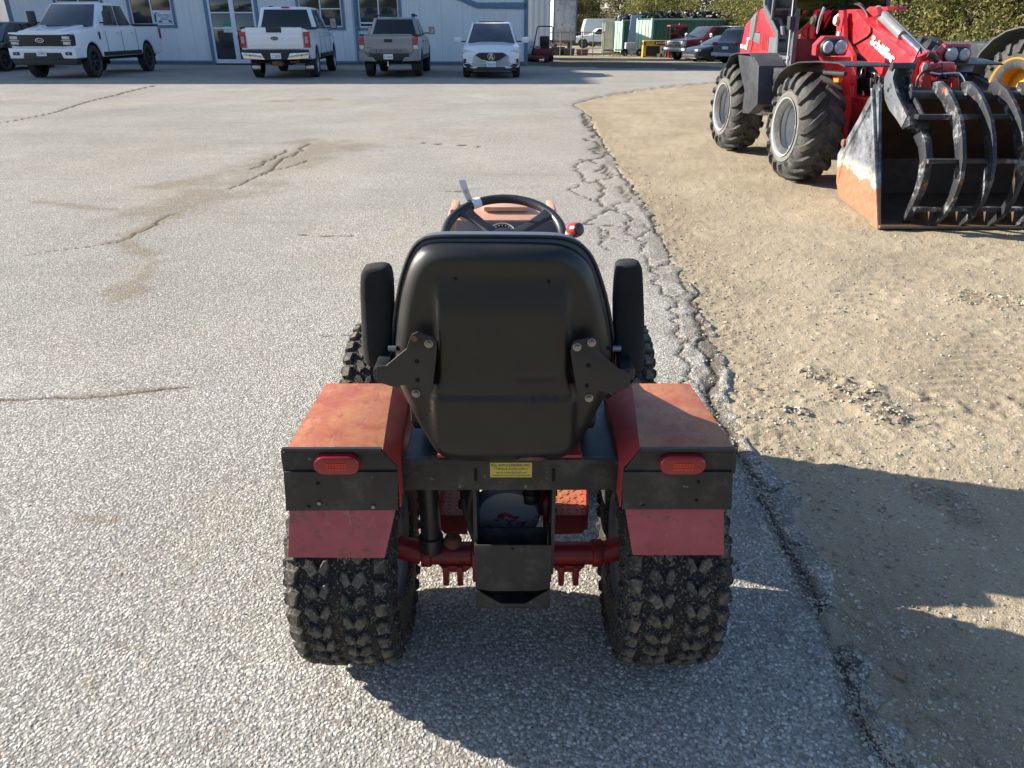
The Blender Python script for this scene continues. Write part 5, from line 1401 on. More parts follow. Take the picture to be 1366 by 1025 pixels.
# hood with grey stripe, slots and type lettering
hp = [(985, 80), (986, 70), (993.7, 33.7), (1008, 16), (1014, 11.5), (1018, 11), (1035.5, 49), (1028, 90), (1010, 95)]
hood = lplate(hp, .18, 1.05, 'engine_hood', M_LRED, .03)
lplate([(1002, 25), (1007, 18), (1009, 20), (1005, 45), (1003, 54), (999, 53)], .172, .01, 'hood_stripe', M_LGREY, .002, hood)
lplate([(1011, 13), (1013, 12), (1007, 45), (1001.5, 70), (1000.4, 70), (1005, 46)], .174, .01, 'hood_gap', M_PLAS, .001, hood)
lplate([(1007, 44), (1014, 45), (1013.5, 59), (1004.5, 55)], .172, .01, 'hood_stripe', M_LGREY, .002, hood)
lplate([(1008, 42.2), (1012.8, 42.6), (1012.6, 44), (1007.6, 43.6)], .171, .01, 'hood_latch', M_PLAS, .001, hood)
lplate([(1026, 50), (1035, 51), (1033, 90), (1027.5, 85), (1024, 72)], .171, .01, 'side_panel', M_LGREY, .003, hood)
for k in range(4): lplate([(1017 + k * 2.5, 46), (1018 + k * 2.5, 46), (1017 + k * 2.3, 66 + k), (1016 + k * 2.3, 66 + k)], .174, .01, 'hood_slot', mat('dark_red', (.20, .01, .015), .5), .001, hood)
a, b = LP(987.3, 64.6, .171), LP(995.6, 66.5, .171); zt = LP(988, 58.5, .171)
text_mb('9640', a, b - a, (0, 0, 1), (zt - a).length, .003, width=(b - a).length, bold=.02).build('type_number', M_WHT, hood, recalc=False)
lplate([(996.4, 50), (999.8, 50), (999.6, 52.5), (998.4, 52.5), (995.6, 66.5), (994.2, 66.5), (997, 52.5), (996.3, 52.2)], .17, .008, 'type_letter', M_WHT, .001, hood)
# rear mudguard: bent sheet
def rib(pts_px, off, depth, th, nm, m):
    """bent strip: centre line given on the side plane, width goes inboard"""
    P_ = [LP(x, y, off) for x, y in pts_px]; mb = MB(); rings = []
    for i, p in enumerate(P_):
        a = P_[max(0, i - 1)]; c_ = P_[min(len(P_) - 1, i + 1)]; d = (c_ - a).normalized(); n_ = d.cross(sn).normalized()
        rings.append([p, p - sn * depth, p - sn * depth + n_ * th, p + n_ * th])
    return mb.loft(rings).build(nm, m, ld, bevel=.004)
rib([(963, 96), (968, 88), (974, 74), (982, 70.5), (1000, 71), (1005, 78)], -.22, .52, .012, 'rear_mudguard', M_LBLK)
mb = MB(); mb.plate([LP(x, y, -.22) - ax * -.0 for x, y in ((984, 73), (1006, 76), (1012, 88), (1010, 140), (998, 152), (989.5, 151), (992.5, 120), (987, 95))], -sn * .40); mb.build('mudguard_skirt', M_LBLK, ld, bevel=.015)
# step and frame between the wheels
lplate([(1018, 95), (1027, 90), (1046, 92), (1048, 100), (1040, 112), (1022, 115), (1013, 112)], -.05, .5, 'step_box', M_LBLK, .02)
lplate([(1031, 98), (1038, 98), (1036, 106), (1029, 107)], -.058, .02, 'step_hole', M_PLAS, .004)
lplate([(1024, 112), (1030, 113), (1027, 150), (1021, 149)], -.04, .06, 'ladder_rail', M_LBLK, .006)
lplate([(1010, 113), (1034, 115), (1033, 119), (1010, 117)], -.06, .35, 'step', M_LBLK, .006)
lplate([(1004, 146), (1018, 146), (1020, 150), (1012, 154), (1004, 151)], -.10, .4, 'step', M_LRIM, .006)
MB().tube([LP(1034, 112, -.02), LP(1030, 140, -.02), LP(1023, 172, -.02)], .018, 8).build('hand_rail', M_LBLK, ld)
# front mudguard
rib([(1030, 122), (1033, 108), (1040, 97), (1050, 88), (1065, 82.5), (1090, 81.5), (1118, 83.5), (1127, 88)], -.20, .42, .012, 'front_mudguard', M_LBLK)
mb = MB().tube([LP(1100, 97, -.1), LP(1128, 99, -.1)], .02, 8); mb.build('mudguard_stay', M_LBLK, ld)
lplate([(1111, 104), (1119, 102), (1118, 110), (1112, 110)], -.05, .04, 'side_marker_lamp', M_AMBER, .004)
# right-hand front mudguard seen beyond the bucket
mb = MB(); q0, q1 = WF - sn * 1.2, WF - sn * 1.72
rings = []
for dy, z in ((-.62, 1.10), (-.45, 1.17), (0, 1.20), (.4, 1.16)):
    rings.append([q0 + ax * -dy * -1 + Vector((0, 0, z)), q1 + ax * dy + Vector((0, 0, z)), q1 + ax * dy + Vector((0, 0, z + .015)), q0 + ax * dy + Vector((0, 0, z + .015))])
mb.loft(rings).build('front_mudguard', M_LBLK, ld)
# chassis
mb = MB(); mid = WB.lerp(WF, .25) - sn * .71
Rm = Matrix.Rotation(math.atan2(-ax.x, ax.y) , 3, 'Z')
mb.box(mid + Vector((0, 0, .72)), (.72, 2.6, .55), Rm); mb.build('rear_chassis', M_LBLK, ld, bevel=.03)
mb = MB(); mb.box(WF - sn * .71 + Vector((0, .05, .62)), (.5, .9, .45), Rm); mb.build('front_chassis', M_LRED, ld, bevel=.02)
for w_ in (WF, WB):
    MB().cyl(w_ - sn * .1 + Vector((0, 0, RL)), w_ - sn * 1.35 + Vector((0, 0, RL)), .11, 18).build('axle', M_LBLK, ld)
# cab frame and glass: side plane
co_ = .12
cab_h = 2.45
def strip(a, b, w_, nm, m, th=.05, off=co_):
    A, B = LP(*a, off), LP(*b, off); d = (B - A).normalized(); n_ = d.cross(sn).normalized() * w_ / 2
    mb = MB(); mb.plate([A - n_, B - n_, B + n_, A + n_], -sn * th); return mb.build(nm, m, ld, bevel=.008)
M_CABF = mat('cab_frame_grey', (.085, .09, .10), .45)
strip((1020, -22), (1018.5, 10), .06, 'cab_pillar', M_CABF)
strip((1018.5, 10), (1036, 47), .07, 'cab_pillar', M_CABF)
strip((1036, 45), (1034.5, 90), .06, 'cab_pillar', M_CABF)
strip((1033.5, -22), (1028, 26), .045, 'door_edge', M_CABF, off=.11)
strip((1063.5, -22), (1052, 88), .10, 'cab_pillar', M_CABF)
strip((1060, -22), (1049, 84), .025, 'door_frame', mat('pale_seal', (.35, .36, .37), .4), off=.10)
lplate([(1034, 80), (1051, 82), (1050, 92), (1033, 91)], .11, .06, 'door_sill', M_CABF, .006)
lplate([(1035, 74), (1052.5, 75), (1052, 80), (1034.6, 79.5)], .105, .05, 'door_sill', M_CABF, .006)
lplate([(1018, -22), (1032, -22), (1027, 22), (1020, 12)], .135, .008, 'side_window', M_CABG, 0)
lplate([(1032, -22), (1062, -22), (1052, 78), (1036, 76), (1037, 47), (1028, 24)], .13, .008, 'door_glass', M_CABG, 0)
lplate([(1040.5, 35), (1043, 36), (1044, 47), (1041.5, 46), ], .09, .03, 'door_hinge', M_LGREY, .003)
lplate([(1050.5, 22), (1054.5, 22), (1053, 40), (1049, 39)], .06, .05, 'door_handle', M_PLAS, .006)
# front of the cab
F0 = LP(1056, 60, co_); fn = ax
def FP(px, py, off=0.): return PN(px, py, F0 + fn * off, fn)
def fplate(pts, off, th, nm, m, bevel=.006):
    mb = MB(); mb.plate([FP(x, y, off) for x, y in pts], -fn * th); return mb.build(nm, m, ld, bevel=bevel)
fplate([(1060, -25), (1187, -25), (1187, 60), (1056, 52)], -.02, .008, 'windscreen', M_CABG, 0)
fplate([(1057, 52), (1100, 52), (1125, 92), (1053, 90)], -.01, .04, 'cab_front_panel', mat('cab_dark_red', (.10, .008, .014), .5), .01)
fplate([(1183, -25), (1188, -25), (1188, 60), (1183.5, 60)], 0, .06, 'cab_pillar', M_CABF)
fplate([(1182, -25), (1188, -25), (1188, -20), (1182, -20)], 0, .06, 'cab_corner', M_CABF) if False else None
mb = MB(); A, B, C_, D = LP(1018, -22, .06), LP(1063.5, -22, .06), LP(1063.5, -22, .06) - sn * 1.25, LP(1018, -22, .06) - sn * 1.25
mb.plate([A, B, C_, D], (0, 0, .12)); mb.build('cab_roof', M_LRED, ld, bevel=.03)
mb = MB(); q = LP(1050, 80, .2); mb.box(q - sn * .55 + ax * -.45 + Vector((0, 0, .28)), (.5, .5, .12), Rm); mb.box(q - sn * .55 - ax * .68 + Vector((0, 0, .62)), (.46, .14, .7), Rm); mb.build('driver_seat', M_PLAS, ld, bevel=.04)
mb = MB(); q = F0 - sn * .5 - ax * .25; q.z = 1.50
mb.tube([q + Vector((math.cos(a) * .19, math.sin(a) * .17, math.sin(a) * .08)) for a in [2 * math.pi * k / 24 for k in range(24)]], .016, 8, closed=True); mb.build('loader_steering_wheel', M_PLAS, ld)
MB().tube([q - Vector((0, 0, .6)), q], .03, 8).build('steering_post', M_PLAS, ld)
mb = MB(); mb.plate([LP(1020, 8, 1.25), LP(1035, 46, 1.25), LP(1060, 60, 1.25), LP(1066, -22, 1.25), LP(1018, -22, 1.25)], -sn * .02); mb.build('far_side_glass', M_CABG, ld)
mb = MB(); mb.plate([LP(1035, 75, .2), LP(1052, 78, .2), LP(1052, 78, 1.25), LP(1035, 75, 1.25)], (0, 0, -.05)); mb.build('cab_floor', M_PLAS, ld)
# mirror arm and mirror on the windscreen side
fplate([(1099, 9), (1101, 10), (1095, 32), (1090.5, 46), (1090, 42), (1093, 26)], .35, .03, 'door_mirror', mat('mirror_pale', (.30, .34, .36), .15, metal=.5))
fplate([(1081, 37), (1087, 36), (1086, 52), (1080, 52)], .02, .04, 'control_lever', M_LRED, .004)
# boom
CXB = WF - sn * .60
bo = CXB
def BP(px, py, off=0.): return PN(px, py, bo - sn * off, sn)
bside = [(1124, 17), (1129, 13), (1142, 12.5), (1161, 34), (1181, 49), (1206, 68), (1232, 92), (1236, 108), (1215, 112), (1188, 112), (1178, 104), (1136, 60)]
mb = MB(); mb.plate([BP(x, y) for x, y in bside], -sn * .26); boom = mb.build('boom', M_LRED, ld, bevel=.015)
# collar of the outer boom section
cp = [(1125.3, 18), (1129, 14), (1141, 14), (1160, 36), (1161.5, 42), (1157, 48), (1145, 55), (1138, 59.5), (1135, 54)]
mb = MB(); mb.plate([BP(x, y, -.02) for x, y in cp], -sn * .02); mb.build('boom_collar', M_LRED, boom, bevel=.006)
mb = MB(); mb.tube([BP(x, y, -.014) for x, y in ((1161.5, 37), (1162, 43), (1158, 48.5), (1146, 55.5), (1138, 60))], .012, 6); mb.build('boom_seam', M_PLAS, boom)
mb = MB(); mb.plate([BP(x, y, -.006) for x, y in ((1147, 49.5), (1148, 48.8), (1192, 85), (1191.5, 86.2))], -sn * .01); mb.build('boom_line', M_WHT, boom) if False else None
a, b = BP(1160.6, 58.5, -.008), BP(1189.6, 84.8, -.008); up = BP(1164.6, 49.2, -.008) - a
xd = (b - a).normalized(); zd = (up - xd * up.dot(xd))
text_mb('Sch\u00e4ffer', a, xd, zd, (up - xd * up.dot(xd)).length * 1.25, .004, width=(b - a).length * 1.05, bold=.035).build('boom_lettering', M_WHT, boom, recalc=False)
# shade-side box below the boom near the head
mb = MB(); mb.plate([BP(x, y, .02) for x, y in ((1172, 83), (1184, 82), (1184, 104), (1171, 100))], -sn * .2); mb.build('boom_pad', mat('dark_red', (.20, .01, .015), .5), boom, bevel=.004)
# lift pivot post left of the boom
mb = MB(); mb.plate([BP(x, y, -.12) for x, y in ((1119, 14), (1124.5, 14), (1125, 52), (1137, 74), (1137, 150), (1118, 150), (1125, 112), (1112, 82), (1106, 73), (1108, 60), (1114, 50))], -sn * .05); mb.build('front_frame', M_LRED, ld, bevel=.008)
mb = MB(); mb.plate([BP(x, y, -.28) for x, y in ((1126, 84), (1129.5, 83), (1136, 100), (1134, 112), (1122, 127), (1118, 108))], -sn * .05); mb.build('front_frame_cheek', M_LRED, ld, bevel=.006)
q = BP(1115.8, 27, -.14); MB().cyl(q, q - sn * -.02, .045, 20).build('pivot_pin', mat('bone_cap', (.5, .47, .40), .6), ld, bevel=.005)
mb = MB(); mb.plate([BP(x, y, -.135) for x, y in ((1113.5, 22), (1118, 18), (1119, 26), (1116, 35), (1113.5, 34))], -sn * .012); mb.build('pivot_plate', mat('bone_cap', (.5, .47, .40), .6), ld)
mb = MB(); mb.plate([BP(x, y, -.135) for x, y in ((1117, 42), (1121, 42.5), (1119, 52), (1115.5, 52))], -sn * .008); mb.build('warning_label', M_WHT, ld)
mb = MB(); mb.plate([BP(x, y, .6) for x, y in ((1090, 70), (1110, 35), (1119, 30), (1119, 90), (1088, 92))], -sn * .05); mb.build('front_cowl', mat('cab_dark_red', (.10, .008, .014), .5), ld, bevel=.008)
# headlights
def lamp(cx, cy, Y, order):
    q = PY(cx, cy, Y); 
    mb = MB(); ol = stadium(0, 0, .26, .155, 8); rings = []
    for s_, dy in ((1, .10), (1, -.02), (.93, -.04)): rings.append([Vector((q.x + x * s_, q.y + dy, q.z + z * s_)) for x, z in ol])
    mb.loft(rings); h_ = mb.build('headlight_housing', M_PLAS, ld, bevel=.01)
    for sg, w_, h2 in order:
        mb = MB(); rr = []
        for s_, dy in ((1, -.035), (.97, -.048), (.7, -.055), (.2, -.058)): rr.append([Vector((q.x + sg * .062 + w_ / 2 * s_ * math.cos(a), q.y + dy, q.z + h2 / 2 * s_ * math.sin(a))) for a in [2 * math.pi * k / 24 for k in range(24)]])
        mb.loft(rr).build('headlight_lens', M_HEAD, h_, ang=60)
    mb = MB(); mb.plate([(q.x - .17, q.y + .0, q.z + .02), (q.x - .10, q.y, q.z + .10), (q.x + .13, q.y, q.z + .10), (q.x + .16, q.y, q.z + .02), (q.x + .15, q.y, q.z - .08), (q.x - .16, q.y, q.z - .08)], (0, .12, 0))
    mb.build('headlight_mount', M_LRED, ld, bevel=.02)
lamp(1111, 63, 8.0, ((-1, .10, .115), (1, .125, .13)))
lamp(1275, 73, 8.0, ((-1, .125, .13), (1, .10, .115)))
q = PY(1287, 90, 8.1); MB().box(q, (.12, .12, .09)).build('work_lamp', mat('blue_reflector', (.25, .33, .55), .2), ld, bevel=.02)
mb = MB(); mb.plate([PY(x, y, 8.05) for x, y in ((1096, 76), (1136, 76), (1136, 150), (1128, 200), (1120, 120), (1100, 84))], (0, .1, 0)); mb.build('front_frame_plate', M_LRED, ld, bevel=.01)
# tilt cylinder on top of the boom
c0, c1 = BP(1170, 14, .13), BP(1205, 48, .13); c2 = BP(1243, 84, .13)
MB().cyl(c0, c1, .052, 20).build('tilt_cylinder', mat('cylinder_grey', (.16, .17, .19), .35), ld, bevel=.006)
MB().cyl(c1, c2, .028, 16).build('piston_rod', M_CHROME, ld)
MB().tube([BP(1176, 12, .22), BP(1210, 44, .22), BP(1236, 70, .22)], .014, 8).build('hydraulic_pipe', M_LBLK, ld)
MB().tube([BP(1177, 10, .05), BP(1210, 42, .05), BP(1240, 72, .05)], .012, 8).build('hydraulic_pipe', M_LBLK, ld)
mb = MB(); mb.plate([BP(x, y, .05) for x, y in ((1155, 13), (1160, 9), (1169, 9.5), (1171, 20), (1165, 23))], -sn * .16); mb.build('cylinder_bracket', M_LRED, ld, bevel=.008)
mb = MB(); mb.plate([BP(x, y, .02) for x, y in ((1176, 10), (1183, 9), (1184, 14), (1179, 14))], -sn * .2); mb.build('cylinder_bracket', M_LRED, ld, bevel=.006)
M_HOSE = mat('loader_hose', (.018, .018, .02), .5)
def spl(P_, n=6):
    P_ = [Vector(p) for p in P_]; q = []
    for i in range(len(P_) - 1):
        a0, a1, a2, a3 = P_[max(0, i - 1)], P_[i], P_[i + 1], P_[min(len(P_) - 1, i + 2)]
        for k in range(n):
            t = k / n; q.append(.5 * ((2 * a1) + (a2 - a0) * t + (2 * a0 - 5 * a1 + 4 * a2 - a3) * t * t + (3 * a1 - a0 - 3 * a2 + a3) * t ** 3))
    return q + [P_[-1]]
for k, pts in enumerate((((1128, 13), (1134, 7), (1145, 6.5), (1155, 16), (1160, 30)), ((1130, 12), (1138, 5), (1148, 6), (1158, 20)), ((1160, 26), (1170, 27), (1180, 26), (1186, 31)), ((1130, 10), (1140, 4), (1152, 10)))):
    MB().tube(spl([BP(x, y, .06 + .03 * k) for x, y in pts]), .012 if k != 2 else .01, 8).build('hose', M_HOSE if k != 2 else M_CHROME, ld)
for k in range(5):
    x = 1143 + k * 6.5; y = 88 + k * 3
    MB().tube(spl([BP(x, y + 12, .1), BP(x + 1, y + 1, .08), BP(x + 5, y - 1 + k, .08), BP(x + 6, y + 10, .1)]), .011, 8).build('hydraulic_fitting', M_CHROME if k % 2 else M_HOSE, ld)
mb = MB(); mb.plate([BP(x, y, .06) for x, y in ((1146, 105), (1162, 104), (1161, 120), (1149, 121))], -sn * .12); mb.build('valve_block', M_LBLK, ld, bevel=.01)
mb = MB(); mb.plate([BP(x, y, .1) for x, y in ((1137, 70), (1178, 108), (1200, 112), (1200, 150), (1137, 150))], -sn * .08); mb.build('lower_arm', M_LBLK, ld, bevel=.01)
# tool carrier at the boom head (red castings above the bucket)
YH = 7.1
def hpl(pts, Y, th, nm, m, bevel=.008, par=None):
    mb = MB(); mb.plate([PY(x, y, Y) for x, y in pts], (0, th, 0)); return mb.build(nm, m, par or ld, bevel=bevel)
hd_ = hpl([(1217, 84), (1221, 77), (1230, 74), (1240, 68), (1249, 69), (1252, 77), (1246, 82), (1240, 84), (1241, 90), (1240, 124), (1226, 124), (1214, 118), (1214, 98)], YH, .10, 'tool_carrier', M_LRED, .01)
hpl([(1229, 90), (1233, 83), (1240, 81), (1243, 88), (1242, 123), (1228, 123)], YH - .05, .04, 'carrier_cheek', M_LRED, .008, hd_)
hpl([(1230, 91), (1233, 84.5), (1237, 84), (1238.5, 89), (1234, 98), (1230, 98)], YH - .06, .01, 'white_cap', mat('bone_cap', (.5, .47, .40), .6), .004, hd_)
hpl([(1242, 86), (1252, 84), (1275, 83), (1276, 96), (1262, 97), (1243, 96)], YH + .02, .12, 'cross_tube', M_LRED, .02, hd_)
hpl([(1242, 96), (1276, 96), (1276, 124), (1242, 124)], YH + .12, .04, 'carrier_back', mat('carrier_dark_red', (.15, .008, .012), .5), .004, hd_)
hpl([(1250, 100), (1273, 101), (1273, 113), (1249, 112)], YH + .10, .03, 'carrier_recess', M_ARCH, .004, hd_)
hpl([(1272, 96), (1279, 97), (1281, 124), (1272, 124)], YH, .05, 'carrier_cheek', M_LRED, .008, hd_)
MB().tube(spl([PY(1238, 73, YH - .05), PY(1245, 76, YH - .06), PY(1250, 82, YH - .05)]), .025, 8).build('hose', M_HOSE, hd_)
for pts, r in ((((1222, 122), (1224, 106), (1232, 96), (1245, 93), (1256, 90)), .012), (((1240, 97), (1252, 99), (1266, 98), (1280, 98)), .009), (((1250, 112), (1252, 103), (1257, 99), (1262, 104)), .010), (((1264, 112), (1267, 104), (1272, 101), (1278, 103)), .010), (((1279, 98), (1284, 104), (1288, 114), (1290, 122)), .009), (((1256, 84), (1257, 90), (1258, 96)), .007)):
    MB().tube(spl([PY(x, y, YH - .08) for x, y in pts]), r, 8).build('hose', M_HOSE if r != .009 else M_CHROME, hd_)
k = 0
for (x, y) in ((1231, 102), (1229, 110), (1227, 117)): hpl([(x - 1.2, y - 3), (x + 1.5, y - 3), (x + .6, y + 3), (x - 2, y + 3)], YH - .062, .01, 'chain_link', M_CHROME, .002, hd_)
MB().tube(spl([PY(1221, 77, YH), PY(1226, 68, YH), PY(1228, 64, YH), PY(1229, 72, YH)]), .008, 6).build('hose', M_HOSE, hd_)
MB().tube([PY(1199, 60, 9.4), PY(1199, -20, 9.4)], .008, 6).build('aerial', M_LBLK, ld)
MB().tube([PY(1199, 60, 9.4), PY(1186, 62, 9.4)], .02, 6).build('aerial_bracket', M_LBLK, ld)

# ------------------------------------------------ grapple bucket
fl_, bl_ = PZ(1171, 305.5), PZ(1115, 262)
XB0, XB1 = fl_.x, 5.25
top = PY(1168.5, 118, fl_.y)
bn = Vector((1, 0, 0))
bk = thing('grapple_bucket', 'worn black grapple bucket with rusty side on the front of the red loader', 'bucket', (4.2, 6.8, 0), world=True)
top = PN(1168.5, 118, (3.07, 0, 0), (1, 0, 0)); zt_b = top.z; yt = top.y
yk = 7.42
side = [(fl_.y, .015), (yk - .18, .012), (yk, .12), (yk + .12, .37), (yt + .07, zt_b + .02), (yt, zt_b)]
def sx_(y, base):  # the side plate leans a little with the way the bucket stands
    return base + (bl_.x - fl_.x) / (bl_.y - fl_.y) * (y - fl_.y)
for base in (XB0, XB1):
    mb = MB(); mb.plate([(sx_(y, base) if base == XB0 else base, y, z) for y, z in side], (.022, 0, 0)); mb.build('side_plate', M_BKT, bk, bevel=.004)
# raised fold on the near side, wear strip, rivet
mb = MB()
fold = [(yk - .02, .33), (yk - .10, .34), (fl_.y + .44, zt_b - .28), (fl_.y + .36, zt_b - .19), (fl_.y + .46, zt_b - .19)]
rings = [[Vector((sx_(y, XB0) - .004, y, z)), Vector((sx_(y, XB0) - .018, y - .015, z)), Vector((sx_(y, XB0) - .004, y - .035, z))] for y, z in ((yk - .06, .14), (yk - .10, .42), (yt + .30, zt_b - .30), (yt + .10, zt_b - .10))]
mb.loft(rings).build('side_rib', M_BKT, bk)
mb = MB(); mb.plate([(XB0 - .008, fl_.y - .012, .0), (XB0 - .008, fl_.y + .13, .0), (XB0 + .004, yt + .02 - .2, zt_b * .7), (XB0 + .012, yt + .02, zt_b), (XB0 + .012, yt - .012, zt_b)], (.034, 0, 0)); mb.build('edge_strip', M_BKT, bk, bevel=.004)
q = LP(1117, 204, 0); MB().cyl((sx_(yk - .02, XB0) - .03, yk - .05, .50), (sx_(yk - .02, XB0) + .01, yk - .05, .50), .035, 14).build('boss', M_RUST, bk, bevel=.005)
# floor, back and top as one bent sheet
prof = [(fl_.y, .02), (yk - .12, .02), (yk, .12), (yk + .10, .37), (yt + .30, zt_b - .10), (yt + .12, zt_b + .0), (yt + .10, zt_b - .05), (yt + .27, zt_b - .15), (yk + .05, .34), (yk - .04, .13), (yk - .14, .045), (fl_.y, .035)]
mb = MB(); mb.loft([[Vector((x if i else sx_(y, XB0) + .02, y, z)) for y, z in prof] for i, x in ((0, 0), (1, XB1))]); mb.build('bucket_shell', M_BKIN, bk)
MB().bb(XB0 + .0, XB1, fl_.y - .03, fl_.y + .12, .008, .030).build('cutting_edge', mat('edge_steel', (.16, .12, .09), .5, metal=.4, dirt=(.2, .09, .04), damt=.6, ds=8), bk, bevel=.004)
# grapple frame
YG = fl_.y + .42
gz = PY(1290, 128, YG).z
MB().cyl((PY(1213, 128, YG).x, YG, gz), (XB1, YG, gz - .01), .040, 20).build('grapple_tube', M_LBLK, bk)
def gbar(py, Y, r, x0):
    q = PY(x0, py, Y); MB().bb(q.x, XB1, Y - r, Y + r, q.z - r * .5, q.z + r * .5).build('grapple_bar', M_TINE, bk, bevel=.004)
gbar(156, fl_.y + .10, .035, 1222); gbar(215, fl_.y - .15, .03, 1236); gbar(279, fl_.y - .10, .03, 1219)
def tine(px_list, wpx, nm='tine', m=M_TINE):
    """curved claw: list of (px of left edge, py, distance offset from the cutting edge, half depth)"""
    rings = []
    for px, py, dy, hd, w_ in px_list:
        Y = fl_.y + dy; q = PY(px, py, Y)
        rings.append((q, hd, w_))
    mb = MB(); out = []
    for i, (q, hd, w_) in enumerate(rings):
        a = rings[max(0, i - 1)][0]; c_ = rings[min(len(rings) - 1, i + 1)][0]
        d = (c_ - a); d.x = 0; d.normalize(); n_ = Vector((0, -d.z, d.y))
        out.append([q + n_ * hd, q + Vector((w_, 0, 0)) + n_ * hd, q + Vector((w_, 0, 0)) - n_ * hd, q - n_ * hd])
    return mb.loft(out).build(nm, m, bk, bevel=.003)
XT = PZ(1238, 305).x
TP = [PN(x, y, (XT, 0, 0), (1, 0, 0)) for x, y in ((1243, 116), (1250, 117), (1260, 128), (1268, 145), (1275, 165), (1278, 188), (1279, 215), (1276, 240), (1268, 265), (1256, 286), (1238, 304))]
THD = [.035, .05, .055, .055, .055, .052, .048, .044, .038, .030, .010]
def claw(X_, P_, HD, w_, nm):
    out = []
    for i_, (q, hd) in enumerate(zip(P_, HD)):
        q = Vector((X_, q.y, q.z)); a = P_[max(0, i_ - 1)]; c_ = P_[min(len(P_) - 1, i_ + 1)]; d = (c_ - a); d.x = 0; d.normalize(); n_ = Vector((0, -d.z, d.y))
        out.append([q + n_ * hd, q + Vector((w_, 0, 0)) + n_ * hd, q + Vector((w_, 0, 0)) - n_ * hd, q - n_ * hd])
    return MB().loft(out).build(nm, M_TINE, bk, bevel=.003)
for k in range(7):
    X_ = XT + .232 * k
    claw(X_, TP, THD, .032, 'tine')
    MB().plate([(X_ + .0, fl_.y + .03, .03), (X_ + .0, fl_.y + .30, .03), (X_ + .0, fl_.y + .06, .17)], (.03, 0, 0)).build('floor_rib', M_BKIN, bk, bevel=.002)
# big outer arm: boxed upper half, bent corner, curved claw
w_ = .15
def box_arm(P_, w, m, nm, th=.022):
    mb = MB()
    for sgn_ in (0, 1):
        out = []
        for i, (q, hd) in enumerate(P_):
            a = P_[max(0, i - 1)][0]; c_ = P_[min(len(P_) - 1, i + 1)][0]; d = (c_ - a); d.x = 0; d.normalize(); n_ = Vector((0, -d.z, d.y))
            b = q + Vector((sgn_ * (w - th), 0, 0)); out.append([b + n_ * hd, b + Vector((th, 0, 0)) + n_ * hd, b + Vector((th, 0, 0)) - n_ * hd, b - n_ * hd])
        mb.loft(out)
    out = []
    for i, (q, hd) in enumerate(P_):
        a = P_[max(0, i - 1)][0]; c_ = P_[min(len(P_) - 1, i + 1)][0]; d = (c_ - a); d.x = 0; d.normalize(); n_ = Vector((0, -d.z, d.y))
        if n_.y > 0: n_ = -n_
        b = q + Vector((th, 0, 0)) + n_ * (hd * .35); out.append([b, b + Vector((w - 2 * th, 0, 0)), b + Vector((w - 2 * th, 0, 0)) + n_ * -.02, b - n_ * .02])
    mb.loft(out)
    r_ = mb.build(nm, m, bk, bevel=.005)
    out = []
    for i, (q, hd) in enumerate(P_):
        a = P_[max(0, i - 1)][0]; c_ = P_[min(len(P_) - 1, i + 1)][0]; d = (c_ - a); d.x = 0; d.normalize(); n_ = Vector((0, -d.z, d.y)); q = q + Vector((-.006, 0, 0))
        out.append([q + n_ * hd, q + Vector((.005, 0, 0)) + n_ * hd, q + Vector((.005, 0, 0)) - n_ * hd, q - n_ * hd])
    MB().loft(out).build('cheek_plate', mat('worn_grey_plate', (.085, .095, .105), .5, vs=5, dirt=(.28, .27, .25), damt=.6, ds=7, dth=.56, speck=(.02, .02, .025), spth=.6, sps=20), r_, bevel=.002)
    return r_
X0 = 3.14
XP = lambda x, y, X_: PN(x, y, (X_, 0, 0), (1, 0, 0))
U = [(XP(x, y, X0), hd) for x, y, hd in ((1192, 89, .05), (1186, 104, .075), (1186, 120, .085), (1192, 137, .072), (1200, 150, .058), (1207, 163, .052))]
arm = box_arm(U, w_, M_TINE, 'grapple_arm')
q0 = U[-1][0]
X1 = PZ(1201.5, 303).x
CPx = [XP(x, y, X1) for x, y in ((1222, 176), (1229, 192), (1231, 212), (1228, 235), (1222, 256), (1213, 276), (1201, 302))]
elbow = [(q0 + Vector((0, .01, .03)), .058, w_), (q0 + Vector((.0, -.035, -.035)), .062, w_), (q0.lerp(Vector((X1, CPx[0].y, CPx[0].z)), .75), .060, w_ * .7), (Vector((X1, CPx[0].y, CPx[0].z)), .052, .06)]
out = []
for q, hd, wd in elbow:
    n_ = Vector((0, .75, -.35)).normalized()
    out.append([q + n_ * hd, q + Vector((wd, 0, 0)) + n_ * hd, q + Vector((wd, 0, 0)) - n_ * hd, q - n_ * hd])
MB().loft(out).build('elbow', M_TINE, bk, bevel=.006)
claw(X1, CPx, [.05, .052, .048, .044, .038, .030, .010], .055, 'outer_claw')
q = U[0][0]; MB().cyl(q + Vector((-.02, 0, 0)), q + Vector((w_ + .02, 0, 0)), .032, 16).build('arm_pin', M_LBLK, bk)
q = U[2][0]; MB().cyl(q + Vector((-.009, -.0, .0)), q + Vector((.004, -.0, .0)), .018, 14).build('arm_hole', M_ARCH, bk)
mb = MB(); mb.bb(X0 - .01, X0 + w_ + .01, yt + .02, yt + .2, zt_b - .10, zt_b + .02); mb.build('arm_mount', M_LBLK, bk, bevel=.01)

